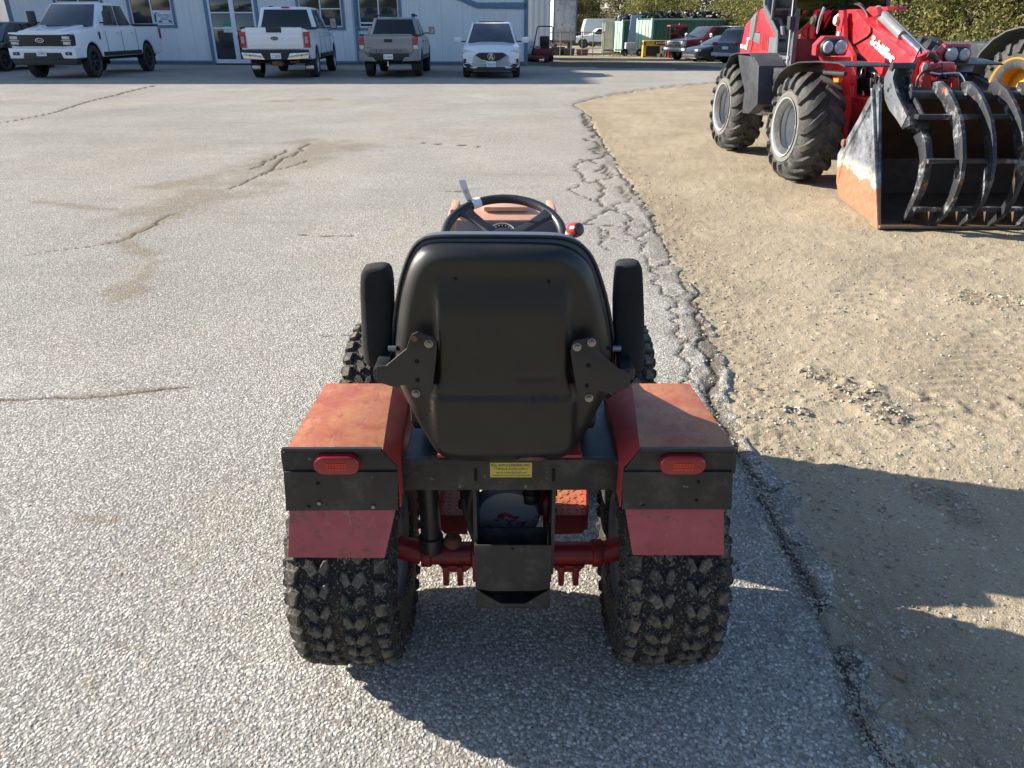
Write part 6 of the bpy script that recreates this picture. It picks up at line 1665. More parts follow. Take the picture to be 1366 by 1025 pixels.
# ------------------------------------------------ yellow-rimmed machine cut by the right edge
YM = 11.9
cm = PY(1341, 122, YM); cm.z = .62
ym = thing('yellow_rim_tractor', 'machine with yellow wheel rim and black mudguard cut off by the right picture edge', 'tractor', (cm.x + .9, YM + 1, 0), world=True)
RM = .68
mt = tyre(RM - .04, .50, .21, 3.0, ag_lugs(RM - .04, .50, 18, .042), M_LTYRE, n=64)
mr = MB().lathe([(.26, .42), (.25, .395), (.22, .37), (.16, .36), (.15, .34), (.05, .33), (.0, .30), (.0, .12), (.05, .10), (.05, .001)], n=48)
mrm = mesh_only(mr, 'rim', mat('machine_yellow', (.62, .30, .02), .45, dirt=(.3, .18, .06), damt=.4, ds=6))
Lm = ym.location
for x, y, fl2, rz_ in ((cm.x + .30, YM + .05, -1, .25), (cm.x + 2.0, YM + .5, 1, .25), (cm.x - .1, YM + 2.6, -1, .25), (cm.x + 1.6, YM + 3.0, 1, .25)):
    w = bpy.data.objects.new('wheel', None); COL.objects.link(w); w.parent = ym; w.location = Vector((x, y, RM)) - Lm; w.rotation_euler = (0, 0, rz_); w.empty_display_size = .1
    t = link('tyre', mt, None, w); q = link('rim', mrm, None, w); q.scale = (fl2, 1, 1)
mb = MB(); rings = []
for k in range(13):
    a = math.radians(188 - k * 17); r_ = RM + .13
    c_ = Vector((cm.x + .30, YM + .05, RM)); dv = Vector((-.0, -1, 0)); dirx = Vector((math.cos(.25), math.sin(.25), 0)); diry = Vector((-math.sin(.25), math.cos(.25), 0))
    p = lambda rr, s_: c_ + dirx * s_ + diry * (rr * math.cos(a)) * 1.0 + Vector((0, 0, rr * math.sin(a)))
    rings.append([p(r_, -.30), p(r_, .30), p(r_ + .02, .30), p(r_ + .035, 0), p(r_ + .02, -.30)])
mb.loft(rings).build('mudguard', mat('grey_black_guard', (.05, .052, .056), .6, dirt=(.14, .13, .11), damt=.4, ds=5), ym, ang=50)
mb = MB(); mb.bb(cm.x + .75, cm.x + 1.6, YM - .3, YM + 3.6, .55, 1.25); mb.build('chassis', M_LBLK, ym, bevel=.05)

# ================================================================== THE SHOP BUILDING
XF[-1] = Matrix()
W0 = PZ(290, 82, .14); W1 = PZ(703, 88)
W0 = Vector((W0.x, W0.y, 0)); W1 = Vector((W1.x, W1.y, 0))
wd_ = (W1 - W0).normalized(); wn = Vector((wd_.y, -wd_.x, 0))          # outward, towards the lot
if wn.y > 0: wn = -wn
def FW(px, py, off=0.): return PN(px, py, W1 + wn * off, wn)
WL0 = FW(23, 60); S0 = -(W1 - WL0).dot(wd_)                            # left end, metres from the right corner
HB = 8.0
bd_ = Vector((-.12, 1, 0)).normalized()
bld = thing('shop_building', 'pale ribbed metal shop building with blue trim behind the parked vehicles', 'building', tuple(W1), world=True)
M_SID = mat('pale_blue_siding', (.60, .61, .64), .42, var=.03, vs=1.5, dirt=(.36, .38, .42), damt=.25, ds=.8, dth=.5)
M_TRIM = mat('slate_blue_trim', (.10, .165, .25), .5, var=.06)
M_FRM = mat('white_window_frame', (.62, .65, .70), .45, var=.05)
M_SHOPG = mat('shop_window_glass', (.030, .032, .034), .03, var=.4, vs=.8, spec=.9)
M_FND = mat('grey_footing', (.16, .17, .18), .8, var=.2)
def WP(s_, z, off=0.): return W1 + wd_ * s_ + wn * off + Vector((0, 0, z))
def S_(px, py):
    q = FW(px, py); return (q - W1).dot(wd_), q.z
# openings: (s0, s1, z0, z1)
o1 = (S_(75, 4)[0], S_(134, 4)[0], S_(100, 4)[1], 3.6)
o2 = (S_(178, 33)[0], S_(233, 33)[0], S_(205, 33.5)[1], 3.3)
od = (S_(288, 81)[0], S_(349, 81)[0], .06, 2.62)
o3 = (S_(401.5, 36)[0], S_(457.5, 36)[0], S_(430, 36.5)[1], 3.3)
o4 = (S_(480, 36)[0], S_(533, 36)[0], S_(505, 37)[1], 3.3)
OPEN = [o1, o2, od, o3, o4]
_cache = {}
def panel(s0, s1, z0, z1, last=False):
    """one siding sheet with its trapezoid ribs, standing proud of the frame"""
    mb = MB(); n = max(1, round((s1 - s0) / .23)); w = (s1 - s0 - .004) / n; pts = []
    for k in range(n):
        x = s0 + k * w; pts += [(x, 0), (x + w * .58, 0), (x + w * .66, .022), (x + w * .84, .022), (x + w * .92, 0)]
    pts.append((s1 - .004, 0))
    lo = [WP(x, z0, o + .01) for x, o in pts]; hi = [WP(x, z1, o + .01) for x, o in pts]
    lo2 = [WP(x, z0, 0) for x, o in (pts[0], pts[-1])]; m = len(pts)
    mb.add(lo + hi, [(i, i + 1, i + 1 + m, i + m) for i in range(m - 1)])
    return mb.build('siding_panel', M_SID, bld, recalc=False)
s_ = S0
cuts = sorted(set([S0, 0.] + [o[0] for o in OPEN] + [o[1] for o in OPEN]))
for a, b in zip(cuts[:-1], cuts[1:]):
    n = max(1, round((b - a) / .92)); w = (b - a) / n
    hole = [o for o in OPEN if o[0] <= a + 1e-4 and o[1] >= b - 1e-4]
    for k in range(n):
        x0, x1 = a + k * w, a + (k + 1) * w
        if hole:
            o = hole[0]
            if o[2] > .2: panel(x0, x1, .16, o[2])
            panel(x0, x1, o[3], HB)
        else: panel(x0, x1, .16, HB)
def wbox(s0, s1, z0, z1, o0, o1, nm, m, par=None, bevel=.004):
    c = [WP(s0, z0, o0), WP(s1, z0, o0), WP(s1, z1, o0), WP(s0, z1, o0)]
    mb = MB(); mb.plate(c, wn * (o1 - o0)); return mb.build(nm, m, par or bld, bevel=bevel)
wbox(S0, 0, 0, HB, -.30, -.28, 'wall_core', M_FND)
def WB_(s_, d, z): return W1 + wd_ * s_ + bd_ * d + Vector((0, 0, z))
MB().plate([WB_(S0, .02, HB), WB_(0, .02, HB), WB_(0, 14, HB), WB_(S0, 14, HB)], (0, 0, .15)).build('roof', M_TRIM, bld)
MB().plate([WB_(0, .02, 0), WB_(0, 14, 0), WB_(0, 14, HB), WB_(0, .02, HB)], wd_ * -.1).build('side_wall', M_SID, bld)
MB().plate([WB_(S0, .02, 0), WB_(S0, 14, 0), WB_(S0, 14, HB), WB_(S0, .02, HB)], wd_ * .1).build('side_wall', M_SID, bld)
MB().plate([WB_(S0, 14, 0), WB_(0, 14, 0), WB_(0, 14, HB), WB_(S0, 14, HB)], wn * .1).build('back_wall', M_SID, bld)
for o in OPEN:
    if o is not od:
        pass
segs = [(S0, od[0] - .08), (od[1] + .08, 0)]
for a, b in segs:
    wbox(a, b, .09, .17, 0, .05, 'base_flashing', M_TRIM); wbox(a, b, 0, .09, -.28, .01, 'footing', M_FND)
wbox(-.13, .03, .0, HB, .012, .06, 'corner_trim', M_TRIM); wbox(S0 - .03, S0 + .16, 0, HB, .012, .06, 'corner_trim', M_TRIM)
a_ = S_(476, 60)[0]; wbox(a_, a_ + .13, .1, HB, .035, .11, 'downpipe', M_TRIM, None, .02)
a_ = S_(281, 60)[0]
# sloping blue band that ends the awning trim at the right corner
def wpoly(pts, off, th, nm, m, par=None, bevel=.004):
    mb = MB(); mb.plate([FW(x, y, off) for x, y in pts], -wn * th); return mb.build(nm, m, par or bld, bevel=bevel)
wpoly([(600, -4), (618, -4), (637, 3.5), (703, 3.3), (703, 12.6), (636, 11.2)], .06, .04, 'trim_band', M_TRIM)
for idx, o in enumerate(OPEN):
    s0, s1, z0, z1 = o; fw = .05; isd = o is od
    tr_w = .11
    if not isd:
        wbox(s0 - tr_w, s0, z0 - tr_w, z1 + tr_w, .03, .06, 'window_trim', M_TRIM); wbox(s1, s1 + tr_w, z0 - tr_w, z1 + tr_w, .03, .06, 'window_trim', M_TRIM)
        wbox(s0, s1, z0 - tr_w, z0, .03, .06, 'window_trim', M_TRIM); wbox(s0, s1, z1, z1 + tr_w, .03, .06, 'window_trim', M_TRIM)
    else:
        wbox(s0 - .14, s0, 0, z1 + tr_w, .012, .06, 'door_trim', M_TRIM); wbox(s1, s1 + .14, 0, z1 + tr_w, .012, .06, 'door_trim', M_TRIM); wbox(s0, s1, z1, z1 + tr_w, .012, .06, 'door_trim', M_TRIM)
    nm = 'entrance_door' if isd else 'window'
    win = bpy.data.objects.new(nm, None); COL.objects.link(win); win.parent = bld; win.empty_display_size = .1
    f = lambda a, b, c, d, n2='frame', m2=M_FRM, o0=-.03, o1_=.025: wbox(a, b, c, d, o0, o1_, n2, m2, win, .006)
    f(s0, s0 + fw, z0, z1); f(s1 - fw, s1, z0, z1); f(s0 + fw, s1 - fw, z0, z0 + fw); f(s0 + fw, s1 - fw, z1 - fw, z1)
    if isd:
        mid = (s0 + s1) / 2 + .02
        f(mid - .05, mid + .05, z0 + fw, z1 - fw); zb2 = S_(310, 38)[1]
        f(s0 + fw, mid - .05, zb2 - .03, zb2 + .03, 'push_bar')
        for a, b in ((s0 + fw, mid - .05), (mid + .05, s1 - fw)):
            f(a, a + .05, z0 + fw, z1 - fw, 'door_stile'); f(b - .05, b, z0 + fw, z1 - fw, 'door_stile'); f(a + .05, b - .05, z0 + fw, z0 + .16, 'door_stile'); f(a + .05, b - .05, 2.02, 2.07, 'door_stile')
            f(a + .05, b - .05, z0 + .16, 2.02, 'pane', M_SHOPG, -.012, -.004); f(a + .05, b - .05, 2.07, z1 - fw, 'pane', M_SHOPG, -.012, -.004)
        f(mid + .10, mid + .13, 1.0, 1.3, 'door_handle', M_CHROME, .02, .06)
        f(s0 + .55, s0 + .95, 1.50, 1.72, 'green_notice', mat('green_notice', (.05, .22, .12), .5), -.004, .0)
        f(s0 + .55, s0 + .95, 1.28, 1.50, 'white_notice', mat('white_notice', (.6, .62, .62), .5), -.004, .0)
    else:
        mid = s0 + (s1 - s0) * (.5 if idx != 1 else .5)
        f(mid - .025, mid + .025, z0 + fw, z1 - fw)
        f(s0 + fw, mid - .025, z0 + fw, z1 - fw, 'pane', M_SHOPG, -.012, -.004); f(mid + .025, s1 - fw, z0 + fw, z1 - fw, 'pane', M_SHOPG, -.012, -.004)
        if idx == 3: zz_ = S_(440, 12)[1]; f(mid + .03, s1 - fw, zz_ - .02, zz_ + .02, 'sash')
        if idx == 4:
            zz_ = S_(505, 31)[1]; f(s0 + fw, s1 - fw, zz_ - .03, zz_ + .03, 'sash', M_FRM, -.004, .03)
    if idx == 1:
        a, b = S_(207.5, 31.5), S_(233, 31.5); zt = S_(220, 14)[1]
        b = (s1 - fw - .01, b[1]); a = (mid + .03, z0 + fw + .01)
        sgn = f(a[0], b[0], a[1], zt, 'window_sign', mat('sign_white', (.52, .56, .64), .5), -.004, -.001)
        o_ = WP(a[0], a[1], .0); w_ = b[0] - a[0]; h_ = zt - a[1]
        mk = mat('sign_navy', (.015, .035, .08), .5)
        text_mb('VENTRAC', o_ + wd_ * w_ * .22 + Vector((0, 0, h_ * .52)), wd_, (0, 0, 1), h_ * .20, .004, width=w_ * .74, shear=.2).build('sign_lettering', mk, win, recalc=False)
        for j, (ww, hh_) in enumerate(((.44, .09), (.40, .06))):
            text_mb(('EQUIPMENT', 'SALES & SERVICE')[j], o_ + wd_ * w_ * .36 + Vector((0, 0, h_ * (.38 - .13 * j))), wd_, (0, 0, 1), h_ * hh_, .004, width=w_ * ww).build('sign_lettering', mk, win, recalc=False) if False else wbox(a[0] + w_ * (.36 + .02 * j), a[0] + w_ * (.36 + ww), a[1] + h_ * (.40 - .12 * j), a[1] + h_ * (.44 - .12 * j), .0, .003, 'sign_line', mk, win, 0)
        wpts = [(.10, .75), (.22, .86), (.30, .84), (.16, .72), (.15, .1), (.06, .12), (.06, .6)]
        MB().plate([o_ + wd_ * w_ * x + Vector((0, 0, h_ * z)) + wn * .004 for x, z in wpts], -wn * .003).build('sign_swash', mk, win)
        MB().plate([o_ + wd_ * w_ * x + Vector((0, 0, h_ * z)) + wn * .004 for x, z in ((.78, .08), (.98, .08), (.97, .18), (.86, .22), (.84, .3), (.79, .26))], -wn * .003).build('sign_picture', mat('sign_red', (.20, .05, .05), .5), win)
        MB().plate([o_ + wd_ * w_ * x + Vector((0, 0, h_ * z)) + wn * .004 for x, z in ((.24, .08), (.46, .08), (.44, .16), (.34, .24), (.28, .22))], -wn * .003).build('sign_picture', mk, win)

blocker = thing('added_shade_block', 'unseen tall pale building added left of the picture to shade the parking bays', 'building', (-32, 33, 0), world=True)  # added out of view only to cast the broad shadow across the bays
MB().bb(-52, -26.5, 31.6, 46, 0, 13.5).build('wall', M_SID, blocker); MB().bb(-52.3, -26.2, 31.3, 46.3, 13.5, 13.9).build('roof', M_TRIM, blocker)
MB().bb(-41, -36, 31.5, 31.6, 0, 4.5).build('roller_door', M_FRM, blocker)
for k in range(4): MB().bb(-50 + k * 2.2, -48.8 + k * 2.2, 31.5, 31.6, 1.2, 2.4).build('window', M_SHOPG, blocker)

# ================================================================== YARD BACKGROUND
# white ribbed shed beyond the corner
def ribbed(pts2, z0, z1, pitch, dep, nm, m, par, kind=None, off=0.):
    (ax_, ay_), (bx_, by_) = pts2; L = math.hypot(bx_ - ax_, by_ - ay_); d = Vector((bx_ - ax_, by_ - ay_, 0)) / L; n_ = Vector((d.y, -d.x, 0))
    mb = MB(); k = max(1, int(L / pitch)); w = L / k; pts = []
    for i in range(k): pts += [(i * w, 0), (i * w + w * .35, 0), (i * w + w * .5, dep), (i * w + w * .85, dep)]
    pts.append((L, 0)); o = Vector((ax_, ay_, 0)); m_ = len(pts)
    lo = [o + d * s_ + n_ * (q + off) + Vector((0, 0, z0)) for s_, q in pts]; hi = [v + Vector((0, 0, z1 - z0)) for v in lo]
    mb.add(lo + hi, [(i, i + 1, i + 1 + m_, i + m_) for i in range(m_ - 1)])
    return mb.build(nm, m, par, recalc=False)
q = PY(708, 50, 52); gz = -.4
a, b = PY(700, 50, 52), PY(733.5, 50, 52)
sh = thing('ribbed_shed', 'white ribbed metal shed with blue base beyond the building corner', 'shed', (a.x, a.y, gz), world=True)
ribbed(((a.x - 3, a.y), (b.x, b.y)), gz + .8, 5.5, .35, .06, 'ribbed_wall', M_SID, sh)
mb = MB(); mb.bb(a.x - 3, b.x, a.y - .02, a.y + .2, gz, gz + .8); mb.build('base_band', M_TRIM, sh)
mb = MB(); mb.bb(a.x - 3, b.x - .02, a.y + .1, a.y + 4, gz, 5.4); mb.build('shed_body', M_SID, sh)
# old box trailer
a, b = PY(738, 30, 62), PY(769, 30, 62)
M_OLD = mat('weathered_box_panel', (.40, .41, .42), .6, vs=1.2, dirt=(.10, .10, .09), damt=.8, ds=1.6, dth=.52, speck=(.2, .19, .17), spth=.6, sps=4)
bt = thing('box_trailer', 'old grey box trailer with peeling side standing behind the wire fence', 'trailer', (a.x, 62, -.5), world=True)
mb = MB(); mb.bb(a.x, b.x, 62, 67, .55, 3.4); mb.build('cargo_box', M_OLD, bt, bevel=.04)
for xx in (a.x, b.x - .08): MB().bb(xx, xx + .08, 61.96, 62.0, .5, 3.42).build('corner_post', M_TRIM, bt)
MB().bb(a.x - .02, b.x + .02, 61.95, 62.02, 3.3, 3.46).build('top_rail', M_RUST, bt)
MB().bb(a.x, b.x, 61.95, 62.3, .42, .56).build('bottom_rail', M_RUST, bt)
for xx in (a.x + .3, b.x - .3): MB().lathe([(-.15, .2), (-.15, .45), (.15, .45), (.15, .2)], c=(xx, 64.5, -.1), n=20).build('wheel', M_CTYRE, bt)
# wire fence with posts
fc = thing('wire_fence', 'dark chain link fence with steel posts beside the box trailer', 'fence', (PY(740, 50, 58).x, 58, -.45), world=True)
fa_, fb_ = PY(733, 50, 58), PY(806, 50, 58)
MB().cyl((fa_.x, 58, 1.15), (fb_.x, 58, 1.15), .025, 6).build('top_rail', M_ZINC, fc)
for k in range(6):
    x = fa_.x + (fb_.x - fa_.x) * k / 5; MB().cyl((x, 58, -.45), (x, 58, 1.22), .035, 8).build('post', M_ZINC, fc)
mb = MB(); L = fb_.x - fa_.x; n = int(L / .16)
for k in range(-10, n):
    for sg in (-1, 1):
        x0 = fa_.x + k * .16; x1 = x0 + 1.55
        if sg < 0: x0, x1 = x1, x0
        z0, z1 = -.42, 1.13
        if min(x0, x1) < fa_.x or max(x0, x1) > fb_.x + .2: continue
        mb.plate([(x0, 58, z0), (x0 + .014, 58, z0), (x1 + .014, 58, z1), (x1, 58, z1)], (0, .006, 0))
mb.build('wire_mesh', mat('wire_dark', (.10, .10, .10), .6), fc, kind='stuff')
# dark pallets and odds behind the fence
for k, (px, w, h, nm, lb, col) in enumerate(((745, .9, .6, 'storage_bin', 'dark bin on the ground behind the wire fence', (.03, .03, .035)), (757, 1.1, .5, 'pallet_stack', 'low dark pallet stack behind the fence below the box trailer', (.05, .045, .04)), (778, .8, .45, 'storage_bin', 'faded red bin behind the fence left of the far white pickup', (.20, .07, .06)))):
    c = PY(px, 50, 59.5); t_ = thing(nm, lb, 'bin' if 'bin' in nm else 'pallet', (c.x, 59.5, -.45))
    M_ = mat('clutter_%d' % k, col, .8, var=.3)
    MB().bb(-w / 2, w / 2, 0, .7, .1, h).build('bin_body', M_, t_, bevel=.03); MB().bb(-w / 2 - .04, w / 2 + .04, -.04, .74, h - .06, h + .02).build('lid', M_, t_, bevel=.02); MB().bb(-w / 2 + .05, w / 2 - .05, .05, .65, 0, .1).build('skid', M_BLK2, t_)
# white storage unit behind the far pickup
c = PY(797, 40, 92); u = thing('white_camper', 'small white camper box behind the far white pickup', 'camper', (c.x, 92, -.5), world=True)
mb = MB(); mb.loft([[Vector((x, y, z)) for x, z in ((c.x - 1.6, 0.2), (c.x - 1.7, 1.2), (c.x - 1.4, 2.3), (c.x + 2.4, 2.3), (c.x + 2.4, .2))] for y in (91, 94)]); mb.build('camper_body', M_WHITE, u, bevel=.08)
MB().bb(c.x + .9, c.x + 2.41, 90.96, 91.0, .5, 2.2).build('blue_side', mat('blue_grey_panel', (.12, .17, .26), .5), u)
for xx in (-.6, 1.2): MB().bb(c.x + xx - .3, c.x + xx + .3, 90.9, 91, -.5, .25).build('support_leg', M_BLK2, u)
# containers
M_GRN = mat('container_green', (.014, .105, .070), .5, var=.15, vs=1.5, dirt=(.06, .09, .06), damt=.4, ds=2)
M_GRN2 = mat('container_green_door', (.25, .42, .33), .5, var=.1, dirt=(.30, .27, .16), damt=.5, ds=2)
M_CRM = mat('cream_container', (.62, .58, .46), .55, dirt=(.30, .22, .13), damt=.5, ds=1.2)
M_JUNK = mat('scrap_dark', (.022, .022, .024), .6, var=.4)
def container(x, y, gz, rz, L, label, end_mat, door=True):
    t_ = thing('shipping_container', label, 'container', (x, y, gz), rz, 'green shipping containers along the hedge')
    W_, H_ = 2.44, 2.59
    ribbed(((0, 0), (L, 0)), .15, H_ - .1, .28, .05, 'ribbed_side', M_GRN, t_)
    ribbed(((L, W_), (0, W_)), .15, H_ - .1, .28, .05, 'ribbed_side', M_GRN, t_)
    ribbed(((L, 0), (L, W_)), .15, H_ - .1, .28, .05, 'end_wall', M_GRN, t_)
    MB().bb(0.04, L - .04, .06, W_ - .06, H_ - .08, H_ - .02).build('container_roof', M_GRN, t_)
    for yy in (0, W_):
        MB().bb(0, L, yy - .05, yy + .05, 0, .16).build('bottom_rail', M_GRN, t_); MB().bb(0, L, yy - .05, yy + .05, H_ - .12, H_).build('top_rail', M_GRN2, t_)
        MB().bb(-.06, .10, yy - .08, yy + .08, 0, H_).build('corner_post', end_mat, t_)
    for k in range(2):
        d_ = MB().bb(-.05, .0, .09 + k * (W_ / 2 - .08), W_ / 2 - .01 + k * (W_ / 2 - .08), .14, H_ - .12).build('container_door', end_mat, t_, bevel=.01)
        for j in (.3, .8): MB().cyl((-.09, .09 + k * 1.14 + j, .15), (-.09, .09 + k * 1.14 + j, H_ - .13), .025, 6).build('lock_rod', M_GRN2, d_)
    return t_
# the long one whose front corner stands at photo (857, 71)
g1 = PY(857, 71, 64); g2 = PY(822, 64, 72)
gz1 = -.55
container(g1.x, 60.5, -.52, math.radians(17), 12.2, 'long dark green shipping container with pale green door end beside the hedge', M_GRN2)
container(g2.x, 68.5, -.55, math.radians(17), 6.1, 'shorter green shipping container left of the grey door panel', M_GRN2)
c = PY(811, 62, 70); t_ = thing('cream_container', 'cream painted container end standing left of the green containers', 'container', (c.x - .55, 70.2, -.55), math.radians(-10))
MB().bb(0, 1.2, 0, 2.6, 0, 2.55).build('container_body', M_CRM, t_, bevel=.03)
for j in (.25, .6, .95): MB().cyl((j, -.05, .1), (j, -.05, 2.45), .025, 6).build('lock_rod', M_CRM, t_)
MB().bb(-.03, 1.23, -.04, .02, 2.4, 2.58).build('top_rail', M_CRM, t_)
# panel leaning between the two
a = PY(843, 60, 63.5); t_ = thing('leaning_panel', 'tall grey and white door panel leaning between the two green containers', 'panel', (a.x, 63.8, -.5), world=True)
mb = MB(); mb.plate([(a.x - .45, 63.4, -.5), (a.x + .35, 63.4, -.5), (a.x + .75, 64.3, 2.35), (a.x - .05, 64.3, 2.35)], (0, .1, 0)); mb.build('door_leaf', mat('panel_grey', (.34, .35, .40), .6), t_)
mb = MB(); mb.plate([(a.x - .44, 63.38, -.49), (a.x + .34, 63.38, -.49), (a.x + .44, 63.60, .2), (a.x - .32, 63.60, .2)], (0, .01, 0)); mb.build('lower_panel', mat('panel_white', (.62, .62, .62), .6), t_)
# window cut in the shorter container
# small trailer in front
a = PY(843, 62, 58); t_ = thing('utility_trailer', 'low grey utility trailer loaded with a metal box between the containers', 'trailer', (a.x, 58, -.42))
MB().bb(-1.2, 1.1, 0, 1.2, .38, .46).build('deck', mat('trailer_grey', (.25, .25, .25), .6), t_)
MB().bb(-.4, .3, .2, .9, .46, .90).build('metal_box', mat('box_grey', (.40, .38, .34), .5), t_, bevel=.03)
for xx in (-.5, .6): MB().lathe([(-.1, .1), (-.1, .26), (.1, .26), (.1, .1)], c=(xx, .1, .26), n=18, axis='y').build('wheel', M_CTYRE, t_)
MB().bb(-2.0, -1.2, .5, .6, .36, .44).build('drawbar', M_BLK2, t_)
# dark hitch frame, junk heaps on the containers
def heap(x, y, z, L, W_, n, label, rz=0.):
    t_ = thing('scrap_heap', label, 'scrap', (x, y, z), rz)
    r = random.Random(int(x * 100)); mb = MB()
    for k in range(n):
        cx, cy = r.uniform(-L / 2, L / 2), r.uniform(0, W_); hh_ = .5 * (1 - (2 * cx / L) ** 2) + .08
        mb.box((cx, cy, r.uniform(.03, hh_)), (r.uniform(.2, .7), r.uniform(.08, .4), r.uniform(.04, .18)), (r.uniform(-.5, .5), r.uniform(-.5, .5), r.uniform(0, 3)))
        if k % 4 == 0: mb.tube([(cx, cy, r.uniform(0, .3)), (cx + r.uniform(-.6, .6), cy, r.uniform(.2, .65)), (cx + r.uniform(-1, 1), cy + .2, r.uniform(.1, .5))], .04, 6)
    o = mb.build('scrap_pieces', M_JUNK, t_, kind='stuff')
    mb = MB()
    for k in range(n // 6): mb.box((r.uniform(-L / 2, L / 2), r.uniform(0, W_ / 2), r.uniform(.1, .4)), (r.uniform(.2, .5), .1, .1), (0, .3, r.uniform(0, 3)))
    mb.build('pale_scrap', mat('pale_scrap', (.35, .36, .38), .5), t_, kind='stuff')
heap(g1.x + 3.6, 62.2, 2.05, 7.0, 2.0, 110, 'dark heap of scrap parts lying on top of the long green container', math.radians(17))
heap(g2.x + 2.2, 69.6, 2.03, 4.5, 2.0, 60, 'dark heap of scrap lying on the shorter green container', math.radians(17))
# yellow attachment frame
a = PY(872, 73, 57); t_ = thing('yellow_attachment', 'yellow machine frame with black opening standing before the long container', 'attachment', (a.x, 56.0, -.42))
M_YEL = mat('machine_yellow2', (.55, .36, .03), .45, dirt=(.25, .18, .06), damt=.3, ds=4)
MB().bb(-.95, -.72, 0, .5, 0, 1.02).build('post', M_YEL, t_, bevel=.05); MB().bb(.62, .80, 0, .5, 0, 1.0).build('post', M_BLK2, t_, bevel=.03)
MB().bb(-.95, .8, 0, .5, .72, 1.08).build('top_beam', M_YEL, t_, bevel=.06); MB().bb(-.9, .75, .0, .5, 0, .1).build('bottom_beam', M_YEL, t_); MB().bb(-.72, .62, .12, .45, .1, .75).build('inner_box', M_BLK2, t_)
lp = MB().bb(-.18, .66, -.015, .0, .80, 1.02).build('name_plate', mat('name_plate_dark', (.03, .03, .03), .4), t_)
text_mb('JCB', (-.12, -.018, .84), (1, 0, 0), (0, 0, 1), .14, .003, width=.72, bold=.02).build('lettering', M_WHT, lp, recalc=False)
# cream blocks
a = PY(886, 74, 56)
t_ = thing('cream_blocks', 'cream box with dark openings standing on blocks between yellow frame and cab machine', 'box', (a.x, 55.8, -.42))
M_CB = mat('cream_block', (.60, .55, .38), .7)
MB().bb(-.32, .30, 0, .4, .25, .72).build('box_body', M_CB, t_, bevel=.02)
for xx in (-.18, .14): MB().bb(xx - .06, xx + .06, -.01, .02, .48, .58).build('opening', M_ARCH, t_)
for xx in (-.40, -.05, .25): MB().bb(xx - .1, xx + .1, 0, .4, 0, .25).build('block', M_CB, t_, bevel=.02)
# small cab machine with a red roof
a = PY(901, 74, 55.5); t_ = thing('cab_machine', 'small machine with red roofed cab beside the dark red pickup', 'machine', (a.x, 55.0, -.42))
MB().bb(-.62, .62, 0, 1.2, 1.93, 2.03).build('cab_roof', mat('cab_roof_red', (.30, .02, .03), .4), t_, bevel=.04)
for xx in (-.55, .55):
    for yy in (.05, 1.1): MB().bb(xx - .035, xx + .035, yy - .035, yy + .035, .9, 1.94).build('cab_post', M_BLK2, t_)
MB().bb(-.52, .52, .04, .06, .95, 1.9).build('front_glass', M_CABG, t_); MB().bb(-.6, .6, .05, 1.2, .35, .95).build('machine_body', M_MAROON, t_, bevel=.06)
MB().bb(-.62, -.42, -.25, .6, 0, .9).build('loader_arm', M_MAROON, t_, bevel=.03)
for xx in (-.6, .6): MB().lathe([(-.12, .12), (-.12, .33), (.12, .33), (.12, .12)], c=(xx, .5, .33), n=20).build('wheel', M_CTYRE, t_)
MB().cyl((.1, .5, 2.03), (.1, .5, 2.12), .05, 8).build('beacon', M_AMBER, t_)
# red ride-on mower with roll bar by the shed
a = PY(727, 66, 40); t_ = thing('ride_on_mower', 'dark red ride-on mower with folding roll bar beside the building corner', 'mower', (a.x, 40.5, -.10))
M_MWR = mat('mower_red', (.16, .012, .016), .45)
MB().bb(-.50, .42, .1, 1.2, .25, .62).build('mower_body', M_MWR, t_, bevel=.06); MB().bb(-.85, -.1, -.35, .5, .14, .30).build('mower_deck', M_MWR, t_, bevel=.05)
MB().bb(-.2, .25, .3, .85, .6, .72).build('seat', M_BLK2, t_, bevel=.05); MB().bb(-.22, .27, .75, .9, .7, 1.18).build('seat_back', M_BLK2, t_, bevel=.06)
MB().tube([(-.60, .6, .35), (-.36, .6, 1.55), (-.30, .6, 1.62), (.38, .6, 1.62), (.42, .6, 1.55), (.42, .6, .5)], .03, 8).build('roll_bar', M_BLK2, t_)
for xx, r_, yy in ((-.4, .16, -.2), (.35, .32, .7), (-.40, .32, .9), (.1, .15, -.2)): MB().lathe([(-.12, r_ * .4), (-.12, r_), (.12, r_), (.12, r_ * .4)], c=(xx, yy, r_), n=20).build('wheel', M_CTYRE, t_)
MB().lathe([(0, .001), (0, .1), (.03, .1), (.03, .001)], c=(.36, .2, .78), axis='y', n=14).build('round_cap', M_CHROME, t_)
for xx in (-.1, .15): MB().tube([(xx, .2, .55), (xx - .1, .05, .95), (xx - .02, .0, 1.0)], .015, 6).build('steering_lever', M_BLK2, t_)
a = PY(707, 60, 41); t_ = thing('white_drum', 'white round drum half hidden by the building corner trim', 'drum', (a.x + .05, 41.5, -.12))
MB().lathe([(.35, .001), (.35, .22), (.45, .26), (.95, .26), (1.02, .2), (1.02, .001)], axis='z', n=24).build('drum_shell', M_WHITE, t_)
MB().cyl((0, -.27, .7), (0, -.25, .7), .03, 8).build('drum_cap', M_BLK2, t_)
MB().bb(-.2, .2, -.2, .2, 0, .36).build('stand', M_BLK2, t_)

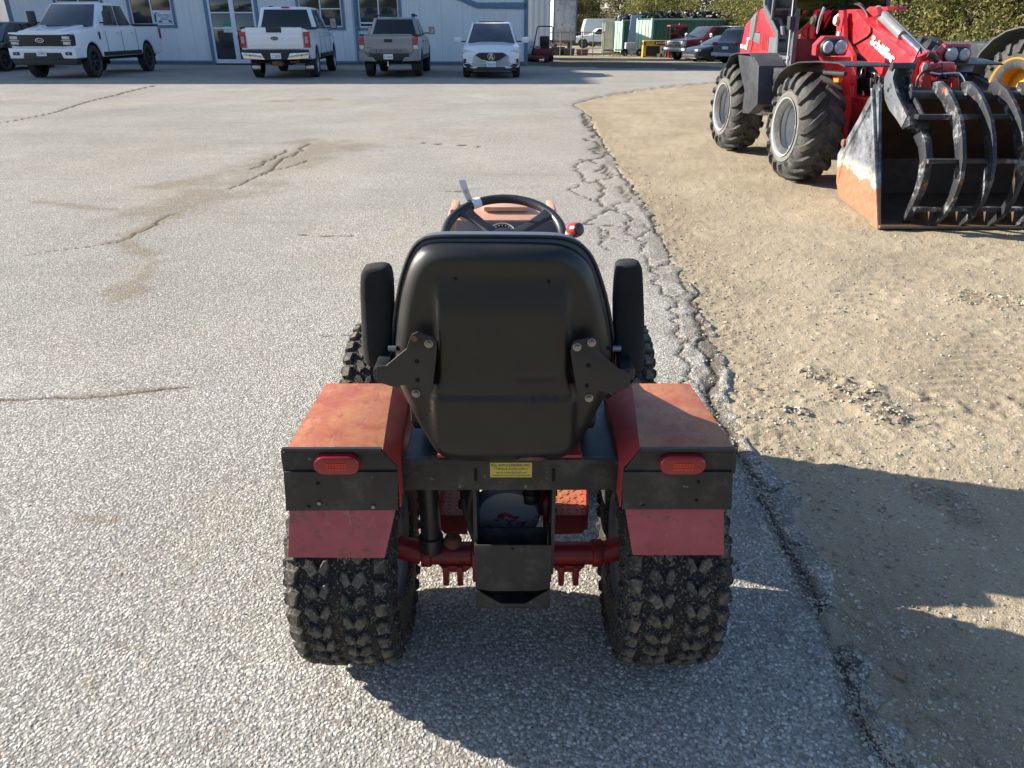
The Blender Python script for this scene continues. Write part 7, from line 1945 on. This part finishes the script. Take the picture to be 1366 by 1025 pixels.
# ------------------------------------------------ trees: each a trunk, limbs and a crown of leaf sprays
def leaf_crown(seed, H_, R_, n, size, cols, low=.05, sparse=0.):
    """leaf faces gathered in sprays around limb tips; colour patches come from each spray, not from the light"""
    r = np.random.RandomState(seed); V = []; F = []; C = []
    ns = n // 22
    for k in range(ns):
        t = r.rand(); zz = low * H_ + (1 - low) * H_ * t ** 1.05
        rad = R_ * (1 - .55 * t ** 2.2) * (0.45 + .55 * math.sqrt(r.rand())) * (.82 + .36 * math.sin(3.1 * zz + seed) * .5 + .25 * r.rand())
        a = r.rand() * 6.283
        c = np.array([rad * math.cos(a), rad * math.sin(a), zz]); tone = r.rand(); sp = size * (1.7 + 2.2 * r.rand())
        m = 22
        p = c + r.normal(0, 1, (m, 3)) * np.array([sp, sp, sp * .8])
        u = r.normal(0, 1, (m, 3)) + np.array([0, 0, .3]); u /= np.linalg.norm(u, axis=1)[:, None]
        w = np.cross(u, r.normal(0, 1, (m, 3))); w /= np.linalg.norm(w, axis=1)[:, None]
        s1 = size * (.6 + .8 * r.rand(m, 1)); s2 = s1 * .45
        b = len(V) * m * 4
        quad = np.stack([p - u * s1, p + w * s2, p + u * s1, p - w * s2], 1).reshape(-1, 3)
        F.append(np.arange(m * 4).reshape(m, 4) + b); V.append(quad); C.append(np.repeat(np.clip(tone + r.normal(0, .18, m), 0, 1), 4))
    V = np.concatenate(V); F = np.concatenate(F)
    me = bpy.data.meshes.new('crown'); me.from_pydata(V.tolist(), [], F.tolist())
    at = me.attributes.new('tone', 'FLOAT', 'POINT'); at.data.foreach_set('value', np.concatenate(C).astype(np.float32))
    me.materials.append(cols); return me
def foliage_mat(name, a, b, c_):
    s = NT(name); t_ = s.attr('tone')
    col = s.mix(s.ramp(t_, 0, .55), a, b); col = s.mix(s.ramp(t_, .72, .95), col, c_)
    s.out(col, .7, **{'Specular IOR Level': .2, 'Transmission Weight': 0.0})
    tb = s.n.new('ShaderNodeBsdfTranslucent'); s.link(col, tb.inputs[0]); mx = s.n.new('ShaderNodeMixShader'); mx.inputs[0].default_value = .3
    s.link(s.p.outputs[0], mx.inputs[1]); s.link(tb.outputs[0], mx.inputs[2]); s.link(mx.outputs[0], s.n['Material Output'].inputs[0]); return s.m
M_CEDAR = foliage_mat('cedar_green_gold', (.068, .080, .026), (.155, .158, .047), (.26, .20, .075))
M_BROWN = foliage_mat('autumn_brush', (.10, .07, .035), (.16, .115, .055), (.22, .19, .08))
M_BARK = mat('grey_bark', (.11, .085, .065), .9, bump=.6, bs=30)
def trunk_mesh(H_, seed, r0=.13):
    r = random.Random(seed); mb = MB(); pts = [Vector((0, 0, -.1))]; 
    for k in range(6): pts.append(Vector((r.uniform(-.12, .12), r.uniform(-.12, .12), H_ * (k + 1) / 7)))
    mb.tube(pts, [r0 * (1 - .12 * k) for k in range(7)], 8)
    for k in range(9):
        z = H_ * r.uniform(.12, .8); a = r.uniform(0, 6.28); L = r.uniform(.9, 1.7) * (1 - .5 * z / H_)
        mb.tube([Vector((0, 0, z)), Vector((math.cos(a) * L * .5, math.sin(a) * L * .5, z + .25)), Vector((math.cos(a) * L, math.sin(a) * L, z + .7))], [.045, .03, .012], 5)
    return mesh_only(mb, 'trunk', M_BARK)
kinds = []
for k in range(3):
    kinds.append((leaf_crown(10 + k, 6.0, 2.3, 17000, .085, M_CEDAR, .03), trunk_mesh(6.0, k)))
brown = (leaf_crown(31, 5.2, 2.3, 9000, .10, M_BROWN, .05), trunk_mesh(5.2, 9))
row = [(25.5, 26), (24, 29), (22.6, 31.8), (21.6, 34.6), (20.8, 37.6), (20.2, 40.8), (19.6, 44), (19.0, 47.5), (18.6, 51), (18.4, 54.8), (18.2, 58.6), (18.4, 62.6), (19.6, 66.2), (18.6, 70.2), (17.2, 73.6), (15.2, 76.4), (13.2, 78.2), (14.5, 82), (14.2, 87), (12.6, 98), (9.5, 100), (6, 101.5), (2.6, 101), (15.5, 86), (16, 92), (9, 105)]
names_ = ['nearest the right picture edge', 'behind the yellow rimmed machine', 'above the right headlight of the loader', 'behind the loader tool carrier', 'behind the end of the loader boom', 'behind the loader boom lettering', 'behind the loader windscreen', 'behind the loader cab', 'behind the loader cab pillar', 'behind the loader door', 'behind the loader engine hood', 'over the slate grey crossover', 'over the roof of the white van', 'over the dark red pickup',
          'over the right end of the long container', 'over the red roofed cab machine', 'over the yellow frame', 'over the left end of the long container', 'over the leaning grey panel', 'over the shorter green container', 'over the cream container', 'over the far white pickup', 'beside the box trailer', 'in second row over the cab machine', 'in second row over the long container', 'in second row over the scrap heap']
for i, (x, y) in enumerate(row):
    k = (i * 7) % 3; pair = brown if i in (1, 2, 19) else kinds[k]
    gz = float(terrain(np.array([x]), np.array([y]))[0]) if y < 61 else -.55
    col_ = 'brown green shrubby' if pair is brown else 'olive green cedar'
    t_ = thing('hedge_tree', '%s tree in the tall hedge %s' % (col_, names_[i]), 'tree', (x, y, gz), i * 1.7, 'trees of the tall hedge behind the yard')
    s_ = .9 + .25 * ((i * 37) % 10) / 10
    t_.scale = (s_, s_, s_ * (1.0 if y < 60 else 1.15))
    link('trunk', pair[1], None, t_); link('crown', pair[0], None, t_)
# brush at the far left, beyond the building end
for i, (px, Y, lb) in enumerate(((2, 75, 'bare brown tree at the far left horizon beside the building end'), (-14, 70, 'brown tree beyond the building, left of the other'), (14, 82, 'brown tree just left of the building corner trim'))):
    q = PY(px, 20, Y); t_ = thing('distant_tree', lb, 'tree', (q.x, Y, -.55), i, 'distant trees left of the building')
    t_.scale = (1.1, 1.1, .42 + .05 * i); link('trunk', brown[1], None, t_); link('crown', brown[0], None, t_)
# tree line behind the camera that the shop windows and paint reflect
bt_ = leaf_crown(77, 6.0, 2.4, 9000, .16, M_CEDAR, .02)
o = link('treeline', bt_, None, None, 'stuff'); o.location = (0, -38, -.2); o.scale = (22, 2.5, 1.6); o['label'] = 'olive tree line across the lot behind the camera'; o['category'] = 'treeline'
# weeds along the foot of the containers
mb = MB(); r = random.Random(8)
for k in range(1400):
    px = r.uniform(812, 905) if r.random() < .6 else r.uniform(1268, 1330); Y = r.uniform(56, 63) if px < 1000 else r.uniform(24, 27)
    q = PY(px, 70, Y); g = -.5 if px < 1000 else 0.; hh_ = r.uniform(.08, .4); a = r.uniform(0, 3.14); dx, dy = math.cos(a) * .02, math.sin(a) * .02
    lx, ly = r.uniform(-.12, .12), r.uniform(-.12, .12)
    mb.add([(q.x - dx, Y - dy, g), (q.x + dx, Y + dy, g), (q.x + lx, Y + ly, g + hh_)], [(0, 1, 2)])
o = mb.build('weeds', mat('dry_weeds', (.20, .17, .07), .8, var=.4, vs=3), recalc=False, kind='stuff'); o['label'] = 'dry weeds along the foot of the green containers'; o['category'] = 'weeds'
XF[-1] = Matrix()
